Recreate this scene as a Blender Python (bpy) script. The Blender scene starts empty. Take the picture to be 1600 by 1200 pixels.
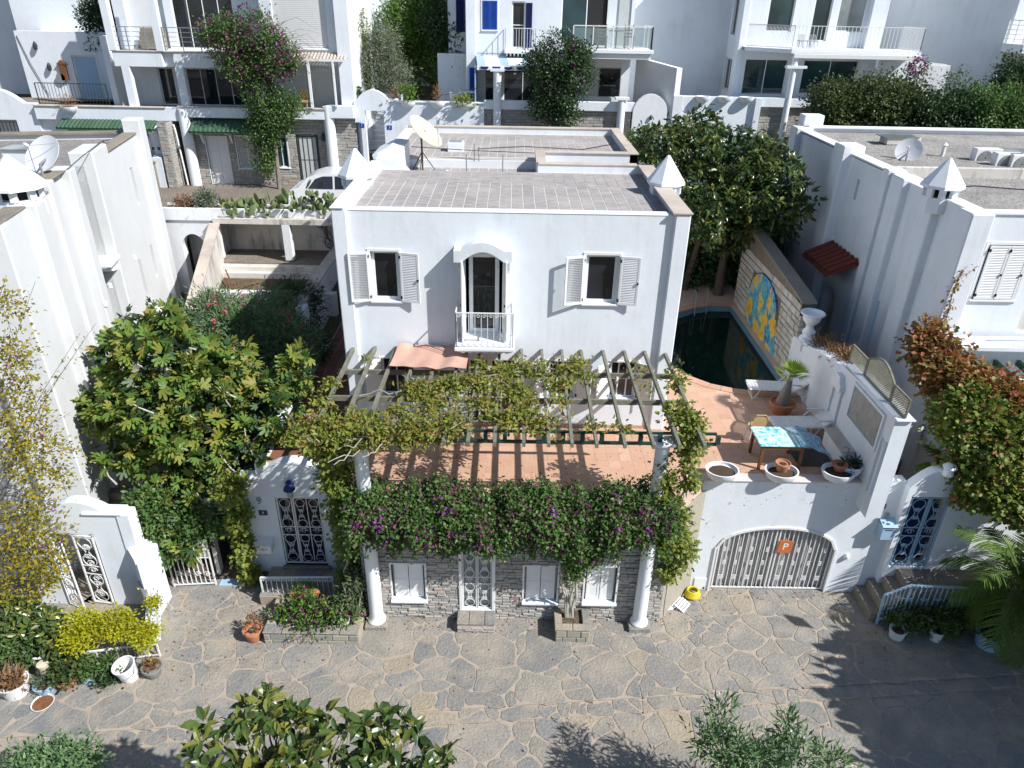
import bpy, math, random
import numpy as np
from mathutils import Vector, Matrix
random.seed(7); np.random.seed(7)
SC = bpy.context.scene
COL = SC.collection
R = math.radians
PI = math.pi

# ------------------------------------------------------------------ camera
cd = bpy.data.cameras.new("camera"); cam = bpy.data.objects.new("camera", cd); COL.objects.link(cam)
cd.sensor_fit = 'HORIZONTAL'; cd.sensor_width = 36.0; cd.lens = 36.0 * 1120 / 1600
cd.clip_start = 0.2; cd.clip_end = 600
_th, _ro, _ya = R(28.18), R(1.1), R(-0.28)
_f = Vector((math.sin(-_ya) * math.cos(_th), math.cos(_ya) * math.cos(_th), -math.sin(_th)))
_r = Vector((math.cos(_ya), math.sin(_ya), 0.0))
_d = _f.cross(_r)
_rc = _r * math.cos(_ro) - _d * math.sin(_ro)
_uc = -(_d * math.cos(_ro) + _r * math.sin(_ro))
cam.matrix_world = Matrix(((_rc.x, _uc.x, -_f.x, 0.0), (_rc.y, _uc.y, -_f.y, -16.5), (_rc.z, _uc.z, -_f.z, 13.65), (0, 0, 0, 1)))
SC.camera = cam

# ------------------------------------------------------------------ sky and sun
SUN_EL, SUN_DIR = R(44.0), Vector((0.95, -0.50, 1.0)).normalized()
w = bpy.data.worlds.new("World"); SC.world = w; w.use_nodes = True
nt = w.node_tree; nt.nodes.clear()
sky = nt.nodes.new('ShaderNodeTexSky'); sky.sky_type = 'NISHITA'; sky.sun_disc = False
sky.sun_elevation = SUN_EL; sky.sun_rotation = math.atan2(SUN_DIR.x, SUN_DIR.y)
sky.air_density = 1.0; sky.dust_density = 0.6; sky.ozone_density = 3.0
bg = nt.nodes.new('ShaderNodeBackground'); bg.inputs[1].default_value = 0.088
wo = nt.nodes.new('ShaderNodeOutputWorld')
nt.links.new(sky.outputs[0], bg.inputs[0]); nt.links.new(bg.outputs[0], wo.inputs[0])
sd = bpy.data.lights.new("sun", 'SUN'); sd.energy = 5.0; sd.angle = R(0.5); sd.color = (1.0, 0.98, 0.955)
so = bpy.data.objects.new("sun", sd); COL.objects.link(so)
so.rotation_euler = SUN_DIR.to_track_quat('Z', 'Y').to_euler(); so.location = (20, -10, 30)
SC.view_settings.view_transform = 'Standard'; SC.view_settings.look = 'None'
SC.view_settings.exposure = 0.36; SC.view_settings.gamma = 1.0
SC.render.engine = 'CYCLES'
SC.cycles.max_bounces = 6; SC.cycles.diffuse_bounces = 3; SC.cycles.glossy_bounces = 3
SC.cycles.transparent_max_bounces = 6; SC.cycles.transmission_bounces = 4

# ------------------------------------------------------------------ mesh helper
class MB:
    def __init__(s): s.v = []; s.f = []; s.m = []
    def add(s, vs, fs, mi=0):
        b = len(s.v); s.v.extend(tuple(p) for p in vs)
        for f in fs: s.f.append(tuple(b + i for i in f)); s.m.append(mi)
        return s
    def box(s, x0, x1, y0, y1, z0, z1, mi=0, c=0.0):
        if x0 > x1: x0, x1 = x1, x0
        if y0 > y1: y0, y1 = y1, y0
        if z0 > z1: z0, z1 = z1, z0
        if c <= 0:
            return s.add([(x0, y0, z0), (x1, y0, z0), (x1, y1, z0), (x0, y1, z0), (x0, y0, z1), (x1, y0, z1), (x1, y1, z1), (x0, y1, z1)],
                  [(0, 3, 2, 1), (4, 5, 6, 7), (0, 1, 5, 4), (1, 2, 6, 5), (2, 3, 7, 6), (3, 0, 4, 7)], mi)
        c = min(c, (x1 - x0) * .45, (y1 - y0) * .45, (z1 - z0) * .45)
        vs = []
        idx = {}
        X = (x0, x1); Y = (y0, y1); Z = (z0, z1)
        for i in (0, 1):
            for j in (0, 1):
                for k in (0, 1):
                    sx, sy, sz = (1 - 2 * i), (1 - 2 * j), (1 - 2 * k)
                    idx[(i, j, k, 0)] = len(vs); vs.append((X[i], Y[j] + sy * c, Z[k] + sz * c))
                    idx[(i, j, k, 1)] = len(vs); vs.append((X[i] + sx * c, Y[j], Z[k] + sz * c))
                    idx[(i, j, k, 2)] = len(vs); vs.append((X[i] + sx * c, Y[j] + sy * c, Z[k]))
        F = []
        for i in (0, 1):
            q = [idx[(i, 0, 0, 0)], idx[(i, 1, 0, 0)], idx[(i, 1, 1, 0)], idx[(i, 0, 1, 0)]]; F.append(q if i else q[::-1])
            q = [idx[(0, i, 0, 1)], idx[(1, i, 0, 1)], idx[(1, i, 1, 1)], idx[(0, i, 1, 1)]]; F.append(q if not i else q[::-1])
            q = [idx[(0, 0, i, 2)], idx[(1, 0, i, 2)], idx[(1, 1, i, 2)], idx[(0, 1, i, 2)]]; F.append(q if i else q[::-1])
        for i in (0, 1):
            for j in (0, 1):
                par = (i + j) % 2
                q = [idx[(i, j, 0, 0)], idx[(i, j, 1, 0)], idx[(i, j, 1, 1)], idx[(i, j, 0, 1)]]; F.append(q if par == 0 else q[::-1])
                q = [idx[(i, 0, j, 0)], idx[(i, 0, j, 2)], idx[(i, 1, j, 2)], idx[(i, 1, j, 0)]]; F.append(q if par else q[::-1])
                q = [idx[(0, i, j, 1)], idx[(0, i, j, 2)], idx[(1, i, j, 2)], idx[(1, i, j, 1)]]; F.append(q if par == 0 else q[::-1])
                for k in (0, 1):
                    q = [idx[(i, j, k, 0)], idx[(i, j, k, 1)], idx[(i, j, k, 2)]]; F.append(q if (i + j + k) % 2 == 0 else q[::-1])
        return s.add(vs, F, mi)
    def quad(s, a, b, c, d, mi=0): return s.add([a, b, c, d], [(0, 1, 2, 3)], mi)
    def prism(s, poly, a, b, axis='z', mi=0):
        """polygon (u,v) extruded from a to b; axis z: (x,y); axis y: (x,z); axis x: (y,z)"""
        n = len(poly)
        def p(u, v, h): return (u, v, h) if axis == 'z' else ((u, h, v) if axis == 'y' else (h, u, v))
        vs = [p(u, v, a) for u, v in poly] + [p(u, v, b) for u, v in poly]
        fs = [tuple(range(n))[::-1], tuple(range(n, 2 * n))] + [(i, (i + 1) % n, n + (i + 1) % n, n + i) for i in range(n)]
        return s.add(vs, fs, mi)
    def tube(s, pts, r, n=6, mi=0, closed=False):
        pts = [Vector(p) for p in pts]; N = len(pts)
        rs = r if isinstance(r, (list, tuple)) else [r] * N
        vs = []; prev = None
        for i, p in enumerate(pts):
            if closed: t = pts[(i + 1) % N] - pts[i - 1]
            else: t = pts[min(i + 1, N - 1)] - pts[max(i - 1, 0)]
            if t.length < 1e-9: t = Vector((0, 0, 1))
            t.normalize()
            if prev is None:
                a = Vector((0, 0, 1)) if abs(t.z) < .9 else Vector((1, 0, 0))
                u = t.cross(a).normalized()
            else:
                u = prev - t * prev.dot(t)
                u = u.normalized() if u.length > 1e-6 else t.orthogonal().normalized()
            prev = u; v = t.cross(u)
            for k in range(n):
                an = 2 * PI * k / n + PI / n
                vs.append(p + (u * math.cos(an) + v * math.sin(an)) * rs[i])
        fs = []
        M = N if closed else N - 1
        for i in range(M):
            j = (i + 1) % N
            for k in range(n):
                l = (k + 1) % n
                fs.append((i * n + k, i * n + l, j * n + l, j * n + k))
        if not closed: fs += [tuple(range(n))[::-1], tuple((N - 1) * n + k for k in range(n))]
        return s.add(vs, fs, mi)
    def lathe(s, prof, c=(0, 0, 0), n=20, mi=0):
        vs = []; fs = []
        for (r, z) in prof:
            for k in range(n):
                a = 2 * PI * k / n; vs.append((c[0] + r * math.cos(a), c[1] + r * math.sin(a), c[2] + z))
        for i in range(len(prof) - 1):
            for k in range(n):
                l = (k + 1) % n
                fs.append((i * n + k, i * n + l, (i + 1) * n + l, (i + 1) * n + k))
        fs.append(tuple(range(n))[::-1]); fs.append(tuple((len(prof) - 1) * n + k for k in range(n)))
        return s.add(vs, fs, mi)
    def bar(s, a, b, w, h, mi=0, up=(0, 0, 1)):
        """rectangular bar from a to b: w across, h along up"""
        a = Vector(a); b = Vector(b); t = (b - a).normalized(); up = Vector(up)
        if abs(t.dot(up)) > .98: up = Vector((1, 0, 0))
        u = t.cross(up).normalized(); v = u.cross(t).normalized()
        vs = []
        for p in (a, b):
            for sx, sy in ((-1, -1), (1, -1), (1, 1), (-1, 1)): vs.append(p + u * (sx * w / 2) + v * (sy * h / 2))
        return s.add(vs, [(0, 1, 2, 3), (7, 6, 5, 4), (0, 4, 5, 1), (1, 5, 6, 2), (2, 6, 7, 3), (3, 7, 4, 0)], mi)
    def wall(s, u0, u1, z0, z1, d0, d1, holes=(), axis='y', mi=0):
        """slab in the plane (u,z), depth d0..d1 along axis, with rectangular holes (u0,u1,z0,z1)"""
        us = sorted(set([u0, u1] + [min(max(h[i], u0), u1) for h in holes for i in (0, 1)]))
        zs = sorted(set([z0, z1] + [min(max(h[i], z0), z1) for h in holes for i in (2, 3)]))
        def P3(u, d, z): return (u, d, z) if axis == 'y' else (d, u, z)
        nu, nz = len(us) - 1, len(zs) - 1
        solid = [[not any(h[0] < (us[i] + us[i + 1]) / 2 < h[1] and h[2] < (zs[j] + zs[j + 1]) / 2 < h[3] for h in holes) for j in range(nz)] for i in range(nu)]
        def S(i, j): return 0 <= i < nu and 0 <= j < nz and solid[i][j]
        for i in range(nu):
            for j in range(nz):
                if not solid[i][j]: continue
                a, b, c, d = us[i], us[i + 1], zs[j], zs[j + 1]
                s.quad(P3(a, d0, c), P3(b, d0, c), P3(b, d0, d), P3(a, d0, d), mi)
                s.quad(P3(b, d1, c), P3(a, d1, c), P3(a, d1, d), P3(b, d1, d), mi)
                if not S(i - 1, j): s.quad(P3(a, d1, c), P3(a, d0, c), P3(a, d0, d), P3(a, d1, d), mi)
                if not S(i + 1, j): s.quad(P3(b, d0, c), P3(b, d1, c), P3(b, d1, d), P3(b, d0, d), mi)
                if not S(i, j - 1): s.quad(P3(a, d0, c), P3(a, d1, c), P3(b, d1, c), P3(b, d0, c), mi)
                if not S(i, j + 1): s.quad(P3(a, d0, d), P3(b, d0, d), P3(b, d1, d), P3(a, d1, d), mi)
        return s
    def spandrel(s, u0, u1, zs, zt, d0, d1, axis='y', mi=0, n=10, drop=None):
        """fills the corners above an arch that springs at zs and peaks at zt-drop inside the hole u0..u1"""
        k = zt - (drop or 0.0); um = (u0 + u1) / 2; ru = (u1 - u0) / 2; rz = k - zs
        left = [(u0, zt)] + [(um - ru * math.cos(PI / 2 * i / n), zs + rz * math.sin(PI / 2 * i / n)) for i in range(n + 1)] + [(um, zt)]
        right = [(um, zt)] + [(um + ru * math.cos(PI / 2 * i / n), zs + rz * math.sin(PI / 2 * i / n)) for i in range(n, -1, -1)] + [(u1, zt)]
        for P_ in (left, right):
            o = P_[0] if P_ is left else P_[-1]
            for i in range(len(P_) - 1):
                a, b = P_[i], P_[i + 1]
                if o in (a, b): continue
                s.prism([o, a, b], d0, d1, axis, mi)
            # underside strip comes with the little prisms
        return s
    def mesh(s, name, mats, smooth=False, ang=40):
        me = bpy.data.meshes.new(name); me.from_pydata(s.v, [], s.f)
        if not isinstance(mats, (list, tuple)): mats = [mats]
        for m in mats: me.materials.append(m)
        if len(mats) > 1: me.polygons.foreach_set('material_index', s.m)
        if smooth:
            me.polygons.foreach_set('use_smooth', [True] * len(me.polygons))
            me.set_sharp_from_angle(angle=R(ang))
        me.update(); return me

def props(o, label=None, cat=None, group=None, kind=None):
    if label: o['label'] = label
    if cat: o['category'] = cat
    if group: o['group'] = group
    if kind: o['kind'] = kind
    return o
def thing(name, label, cat, loc=(0, 0, 0), rotz=0.0, group=None, kind=None):
    o = bpy.data.objects.new(name, None); COL.objects.link(o); o.empty_display_size = .2
    o.location = loc; o.rotation_euler = (0, 0, rotz)
    return props(o, label, cat, group, kind)
def link(name, me, parent=None, loc=None, rot=None):
    o = bpy.data.objects.new(name, me); COL.objects.link(o)
    if parent is not None: o.parent = parent
    if loc is not None: o.location = loc
    if rot is not None: o.rotation_euler = rot
    return o
def part(name, mb, mats, parent=None, smooth=False, local=False, label=None, kind=None, ang=40):
    """links an MB as one mesh object; world coordinates are made local to the parent chain unless local=True"""
    if parent is not None and not local:
        chain = []; p = parent
        while p is not None: chain.append(p); p = p.parent
        M = Matrix.Identity(4)
        for q in reversed(chain):
            M = M @ (Matrix.Translation(q.location) @ q.rotation_euler.to_matrix().to_4x4())
        Mi = M.inverted()
        mb.v = [tuple(Mi @ Vector(v)) for v in mb.v]
    o = link(name, mb.mesh(name, mats, smooth, ang), parent)
    return props(o, label, None, None, kind)
def copy_tree(o, parent=None):
    c = o.copy(); COL.objects.link(c); c.parent = parent
    for ch in list(o.children): copy_tree(ch, c)
    return c

# ------------------------------------------------------------------ materials
def nodes(name):
    m = bpy.data.materials.new(name); m.use_nodes = True
    n = m.node_tree; n.nodes.clear()
    out = n.nodes.new('ShaderNodeOutputMaterial'); b = n.nodes.new('ShaderNodeBsdfPrincipled')
    n.links.new(b.outputs[0], out.inputs[0])
    return m, n, b
def rgb(c): return (c[0], c[1], c[2], 1.0)
def noise(n, scale, detail=4, rough=.55, vec=None, dist=0.0):
    t = n.nodes.new('ShaderNodeTexNoise'); t.inputs['Scale'].default_value = scale
    t.inputs['Detail'].default_value = detail; t.inputs['Roughness'].default_value = rough; t.inputs['Distortion'].default_value = dist
    if vec is not None: n.links.new(vec, t.inputs['Vector'])
    return t.outputs['Fac']
def ramp(n, fac, stops):
    r = n.nodes.new('ShaderNodeValToRGB'); e = r.color_ramp.elements
    while len(e) < len(stops): e.new(.5)
    while len(e) > len(stops): e.remove(e[-1])
    for i, (p, c) in enumerate(stops):
        e[i].position = p; e[i].color = rgb(c) if len(c) == 3 else c
    n.links.new(fac, r.inputs[0]); return r.outputs[0]
def mix(n, fac, a, b, mode='MIX'):
    x = n.nodes.new('ShaderNodeMix'); x.data_type = 'RGBA'; x.blend_type = mode
    for i, v in ((0, fac), (6, a), (7, b)):
        if hasattr(v, 'is_output') or isinstance(v, bpy.types.NodeSocket): n.links.new(v, x.inputs[i])
        else: x.inputs[i].default_value = v if i == 0 else rgb(v)
    return x.outputs[2]
def coords(n, scale=(1, 1, 1), obj=False):
    if obj: t = n.nodes.new('ShaderNodeTexCoord').outputs['Object']
    else: t = n.nodes.new('ShaderNodeNewGeometry').outputs['Position']
    m = n.nodes.new('ShaderNodeMapping'); m.inputs['Scale'].default_value = scale
    n.links.new(t, m.inputs[0]); return m.outputs[0]
def bump(n, b, fac, strength=.3, dist=.01, prev=None):
    k = n.nodes.new('ShaderNodeBump'); k.inputs['Strength'].default_value = strength; k.inputs['Distance'].default_value = dist
    n.links.new(fac, k.inputs['Height'])
    if prev is not None: n.links.new(prev, k.inputs['Normal'])
    n.links.new(k.outputs[0], b.inputs['Normal']); return k.outputs[0]
def objrand(n): return n.nodes.new('ShaderNodeObjectInfo').outputs['Random']
def islrand(n): return n.nodes.new('ShaderNodeNewGeometry').outputs['Random Per Island']

def plaster(name, col=(.8, .8, .79), dirt=(.62, .6, .56), amt=.35, streak=(.45, .43, .40), samt=.0, bs=.25):
    m, n, b = nodes(name)
    c1 = noise(n, .7, 5, .6, coords(n)); f1 = ramp(n, c1, [(.42, (0, 0, 0)), (.75, (amt, amt, amt))])
    c = mix(n, f1, col, dirt)
    if samt > 0:
        s_ = noise(n, 1.0, 6, .65, coords(n, (5, 5, .45))); g = noise(n, .9, 3, .5, coords(n, (1, 1, 1)))
        mm = n.nodes.new('ShaderNodeMath'); mm.operation = 'MULTIPLY'; n.links.new(s_, mm.inputs[0]); n.links.new(g, mm.inputs[1])
        f2 = ramp(n, mm.outputs[0], [(.24, (0, 0, 0)), (.42, (samt, samt, samt))]); c = mix(n, f2, c, streak)
    fine = noise(n, 6, 6, .6, coords(n)); c = mix(n, ramp(n, fine, [(.3, (0, 0, 0)), (.8, (.10, .10, .10))]), c, dirt)
    n.links.new(c, b.inputs['Base Color']); b.inputs['Roughness'].default_value = .85
    b.inputs['Specular IOR Level'].default_value = .2
    p = bump(n, b, noise(n, 3.0, 4, .6, coords(n)), bs, .03); bump(n, b, noise(n, 60, 3, .6, coords(n)), .25, .004, p)
    return m
def varied(name, cols, rough=.75, rnd='obj', scale=8, bumps=(.3, 25, .01), spec=.3, vary=.35, dirt=None, damt=.3):
    """colour picked per object or per loose piece from a ramp, plus grain"""
    m, n, b = nodes(name)
    r = objrand(n) if rnd == 'obj' else islrand(n)
    k = len(cols); c = ramp(n, r, [(i / max(1, k - 1), cols[i]) for i in range(k)])
    g = noise(n, scale, 6, .65, coords(n), .3)
    dk = mix(n, ramp(n, g, [(.25, (0, 0, 0)), (.8, (vary, vary, vary))]), c, tuple(min(1, x * .45) for x in cols[0]))
    if dirt:
        d = noise(n, 1.3, 5, .6, coords(n)); dk = mix(n, ramp(n, d, [(.45, (0, 0, 0)), (.7, (damt, damt, damt))]), dk, dirt)
    n.links.new(dk, b.inputs['Base Color']); b.inputs['Roughness'].default_value = rough; b.inputs['Specular IOR Level'].default_value = spec
    bump(n, b, noise(n, bumps[1], 5, .65, coords(n)), bumps[0], bumps[2])
    return m
def plain(name, col, rough=.5, metal=0.0, spec=.5, vary=.12, scale=5):
    m, n, b = nodes(name)
    g = noise(n, scale, 5, .6, coords(n))
    c = mix(n, ramp(n, g, [(.3, (0, 0, 0)), (.75, (vary, vary, vary))]), col, tuple(x * .4 for x in col))
    n.links.new(c, b.inputs['Base Color']); b.inputs['Roughness'].default_value = rough; b.inputs['Metallic'].default_value = metal
    b.inputs['Specular IOR Level'].default_value = spec
    bump(n, b, noise(n, 40, 3, .6, coords(n)), .12, .004)
    return m
def leafmat(name, cols, rough=.45, trans=.35, spec=.4, rnd='isl', tint=None):
    m, n, b = nodes(name)
    r = islrand(n) if rnd == 'isl' else objrand(n)
    k = len(cols); c = ramp(n, r, [(i / max(1, k - 1), cols[i]) for i in range(k)])
    g = noise(n, 1.2, 3, .5, coords(n))
    c = mix(n, ramp(n, g, [(.35, (0, 0, 0)), (.7, (.4, .4, .4))]), c, tint or tuple(x * .55 for x in cols[0]))
    n.links.new(c, b.inputs['Base Color']); b.inputs['Roughness'].default_value = rough; b.inputs['Specular IOR Level'].default_value = spec
    tr = n.nodes.new('ShaderNodeBsdfTranslucent'); n.links.new(c, tr.inputs[0])
    mx = n.nodes.new('ShaderNodeMixShader'); mx.inputs[0].default_value = trans
    out = [x for x in n.nodes if x.type == 'OUTPUT_MATERIAL'][0]
    n.links.new(b.outputs[0], mx.inputs[1]); n.links.new(tr.outputs[0], mx.inputs[2]); n.links.new(mx.outputs[0], out.inputs[0])
    return m
def woodmat(name, col, dark, sc=(30, 30, 3), rough=.7):
    m, n, b = nodes(name)
    g = noise(n, 1.0, 6, .6, coords(n, sc), .4); c = mix(n, ramp(n, g, [(.35, (0, 0, 0)), (.7, (.8, .8, .8))]), col, dark)
    g2 = noise(n, 2.0, 4, .6, coords(n)); c = mix(n, ramp(n, g2, [(.4, (0, 0, 0)), (.75, (.45, .45, .45))]), c, dark)
    n.links.new(c, b.inputs['Base Color']); b.inputs['Roughness'].default_value = rough; b.inputs['Specular IOR Level'].default_value = .25
    bump(n, b, g, .3, .006); return m
def glassmat(name, col=(.02, .025, .03), rough=.04):
    m, n, b = nodes(name)
    g = noise(n, .8, 2, .5, coords(n)); c = mix(n, ramp(n, g, [(.35, (0, 0, 0)), (.65, (1, 1, 1))]), col, tuple(x * 2.2 for x in col))
    n.links.new(c, b.inputs['Base Color']); b.inputs['Roughness'].default_value = rough; b.inputs['Specular IOR Level'].default_value = .6
    bump(n, b, noise(n, .9, 1, .3, coords(n)), .02, .05)
    return m

M = {}
M['plaster'] = plaster('white_plaster', (.76, .80, .84), (.60, .63, .65), .30, (.46, .46, .45), .26)
M['plaster_side'] = plaster('white_plaster_weathered', (.76, .78, .80), (.6, .58, .55), .4, (.34, .33, .31), .15)
M['plaster_old'] = plaster('aged_grey_plaster', (.68, .65, .60), (.42, .38, .33), .8, (.16, .15, .14), .85, .5)
M['plaster_left'] = plaster('sunlit_white_plaster', (.64, .655, .66), (.52, .52, .50), .35, (.42, .41, .38), .15)
M['plaster_new'] = plaster('fresh_white_plaster', (.78, .81, .84), (.7, .69, .67), .15)
M['plaster_pink'] = plaster('pale_plaster_rim', (.70, .60, .56), (.5, .42, .38), .4)
M['coping'] = plaster('travertine_coping', (.56, .49, .42), (.36, .30, .25), .7, (.3, .27, .25), .4)
M['mortar'] = varied('street_mortar', [(.44, .37, .295)], .9, 'obj', 5, (.5, 30, .02), .15, .35, (.27, .23, .18), .5)
M['flag'] = varied('flagstone', [(.30, .298, .288), (.36, .335, .295), (.38, .345, .285), (.30, .295, .28), (.34, .315, .27), (.225, .235, .24), (.36, .325, .265), (.31, .30, .28), (.46, .38, .25)], .8, 'obj', 19, (1.0, 16, .03), .25, .85, (.42, .36, .285), .7)
M['ledge'] = varied('ledgestone', [(.38, .375, .35), (.46, .44, .40), (.31, .31, .295), (.53, .50, .45), (.42, .40, .37), (.48, .38, .31)], .85, 'obj', 20, (.6, 50, .01), .2, .5)
M['ledge_i'] = varied('ledgestone_pieces', [(.38, .375, .35), (.46, .44, .40), (.31, .31, .295), (.53, .50, .45), (.42, .40, .37), (.48, .38, .31)], .85, 'isl', 20, (.6, 50, .01), .2, .5)
M['ledge_back'] = plain('stone_joint', (.20, .185, .165), .95, 0, .1, .4)
M['block'] = varied('whitewashed_block', [(.58, .55, .48), (.66, .63, .56), (.50, .46, .39), (.62, .58, .50)], .85, 'obj', 12, (.5, 30, .015), .2, .4)
M['block_i'] = varied('whitewashed_blocks', [(.58, .55, .48), (.66, .63, .56), (.50, .46, .39), (.62, .58, .50)], .85, 'isl', 12, (.5, 30, .015), .2, .4)
M['block_joint'] = plain('block_joint', (.24, .20, .155), .95, 0, .1, .4)
M['terra'] = varied('terracotta_tile', [(.54, .32, .215), (.58, .35, .24), (.53, .335, .22), (.62, .40, .29), (.51, .30, .20), (.57, .37, .25)], .6, 'obj', 9, (.2, 30, .004), .35, .22, (.60, .42, .32), .35)
M['terra_i'] = varied('terracotta_tiles', [(.54, .32, .215), (.58, .35, .24), (.53, .335, .22), (.62, .40, .29), (.51, .30, .20)], .6, 'isl', 9, (.2, 30, .004), .35, .22, (.60, .42, .32), .35)
M['grout'] = plain('grout', (.60, .46, .37), .9, 0, .1, .3)
M['clay'] = varied('clay_pot', [(.47, .18, .09), (.52, .24, .14), (.42, .16, .09)], .75, 'obj', 10, (.2, 30, .006), .2, .3)
M['white_metal'] = plain('white_painted_iron', (.80, .80, .79), .45, 0, .5, .15)
M['blue_metal'] = plain('pale_blue_painted_iron', (.36, .52, .68), .45, 0, .5, .15)
M['dark_metal'] = plain('dark_iron', (.05, .055, .06), .5, .3, .5)
M['grey_metal'] = plain('grey_metal', (.35, .37, .38), .45, .5, .5)
M['black'] = plain('black_paint', (.015, .015, .017), .5)
M['wood'] = woodmat('weathered_grey_green_wood', (.24, .235, .18), (.11, .115, .09), (6, 6, 6))
M['green_wood'] = plain('dark_green_paint', (.012, .055, .045), .45, 0, .5, .4)
M['green_paint'] = plain('leaf_green_paint', (.03, .13, .05), .5, 0, .4, .3)
M['white_wood'] = plain('white_painted_wood', (.79, .80, .80), .5, 0, .4, .12)
M['grey_wood'] = woodmat('whitewashed_worn_wood', (.55, .54, .51), (.33, .31, .28), (3, 3, 18))
M['blue_wood'] = plain('cobalt_blue_paint', (.012, .07, .36), .5, 0, .4, .3)
M['navy_wood'] = plain('navy_blue_paint', (.012, .025, .13), .5, 0, .4, .3)
M['glass'] = glassmat('window_glass', (.012, .014, .017))
M['glass_teal'] = glassmat('tinted_sliding_glass', (.013, .03, .035))
M['glass_grey'] = glassmat('frosted_glass', (.16, .18, .18), .25)
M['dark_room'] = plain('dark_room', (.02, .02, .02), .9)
M['bark'] = woodmat('grey_bark', (.30, .27, .23), (.12, .10, .08), (14, 14, 3), .9)
M['bark_pale'] = woodmat('pale_fig_bark', (.52, .50, .45), (.30, .28, .24), (10, 10, 4), .85)
M['bark_dark'] = woodmat('dark_bark', (.13, .10, .08), (.05, .04, .03), (14, 14, 4), .9)
M['soil'] = plain('potting_soil', (.09, .065, .045), .95, 0, .1, .5, 30)
M['plastic_white'] = plain('white_plastic', (.78, .78, .77), .4, 0, .5, .1)
M['dish'] = plain('white_dish_paint', (.72, .73, .74), .45, 0, .5, .12)
M['dish_cream'] = plain('stained_cream_dish_paint', (.70, .62, .45), .55, 0, .4, .35, 3)

# ---- special materials
def rooftile(name, rnd):
    m, n, b = nodes(name)
    r = objrand(n) if rnd == 'obj' else islrand(n)
    c = ramp(n, r, [(0, (.40, .37, .35)), (.35, (.44, .40, .38)), (.65, (.34, .325, .31)), (1, (.47, .42, .395))])
    g = noise(n, 1.0, 5, .6, coords(n, (3.5, 22, 5))); c = mix(n, ramp(n, g, [(.42, (0, 0, 0)), (.58, (.8, .8, .8))]), c, (.25, .24, .235))
    d = noise(n, .8, 4, .6, coords(n)); c = mix(n, ramp(n, d, [(.42, (0, 0, 0)), (.7, (.55, .55, .55))]), c, (.47, .43, .40))
    n.links.new(c, b.inputs['Base Color']); b.inputs['Roughness'].default_value = .9; b.inputs['Specular IOR Level'].default_value = .15
    w_ = n.nodes.new('ShaderNodeTexWave'); w_.bands_direction = 'Y'; w_.inputs['Scale'].default_value = 5.3; n.links.new(coords(n), w_.inputs[0])
    p = bump(n, b, w_.outputs['Fac'], .35, .008); bump(n, b, noise(n, 50, 4, .6, coords(n)), .3, .005, p)
    return m
M['rooftile'] = rooftile('concrete_roof_tile', 'obj'); M['rooftile_i'] = rooftile('concrete_roof_tiles', 'isl')
M['roofgrout'] = plain('roof_grout', (.66, .62, .58), .9, 0, .1, .4)
def gravel(name, a, b_, c_):
    m, n, b = nodes(name)
    v = n.nodes.new('ShaderNodeTexVoronoi'); v.inputs['Scale'].default_value = 16; n.links.new(coords(n), v.inputs['Vector'])
    c = ramp(n, v.outputs['Color'], [(.2, a), (.5, b_), (.8, c_)])
    g = noise(n, .9, 5, .65, coords(n)); c = mix(n, ramp(n, g, [(.35, (0, 0, 0)), (.7, (.6, .6, .6))]), c, tuple(x * .6 for x in a))
    g2 = noise(n, 30, 4, .7, coords(n)); c = mix(n, ramp(n, g2, [(.35, (0, 0, 0)), (.7, (.5, .5, .5))]), c, tuple(x * .45 for x in a))
    n.links.new(c, b.inputs['Base Color']); b.inputs['Roughness'].default_value = .95; b.inputs['Specular IOR Level'].default_value = .1
    p = bump(n, b, v.outputs['Distance'], .7, .03); bump(n, b, noise(n, 22, 5, .7, coords(n)), .8, .04, p)
    return m
M['gravel'] = gravel('gravel_roof', (.33, .31, .285), (.45, .43, .40), (.56, .54, .51))
M['gravel_dark'] = gravel('weathered_gravel_roof', (.27, .25, .235), (.36, .34, .32), (.45, .42, .40))
M['dirt'] = gravel('garden_soil', (.13, .10, .07), (.17, .13, .09), (.21, .17, .12))
M['lane'] = gravel('worn_lane_paving', (.27, .23, .19), (.31, .27, .22), (.36, .31, .26))
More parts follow.
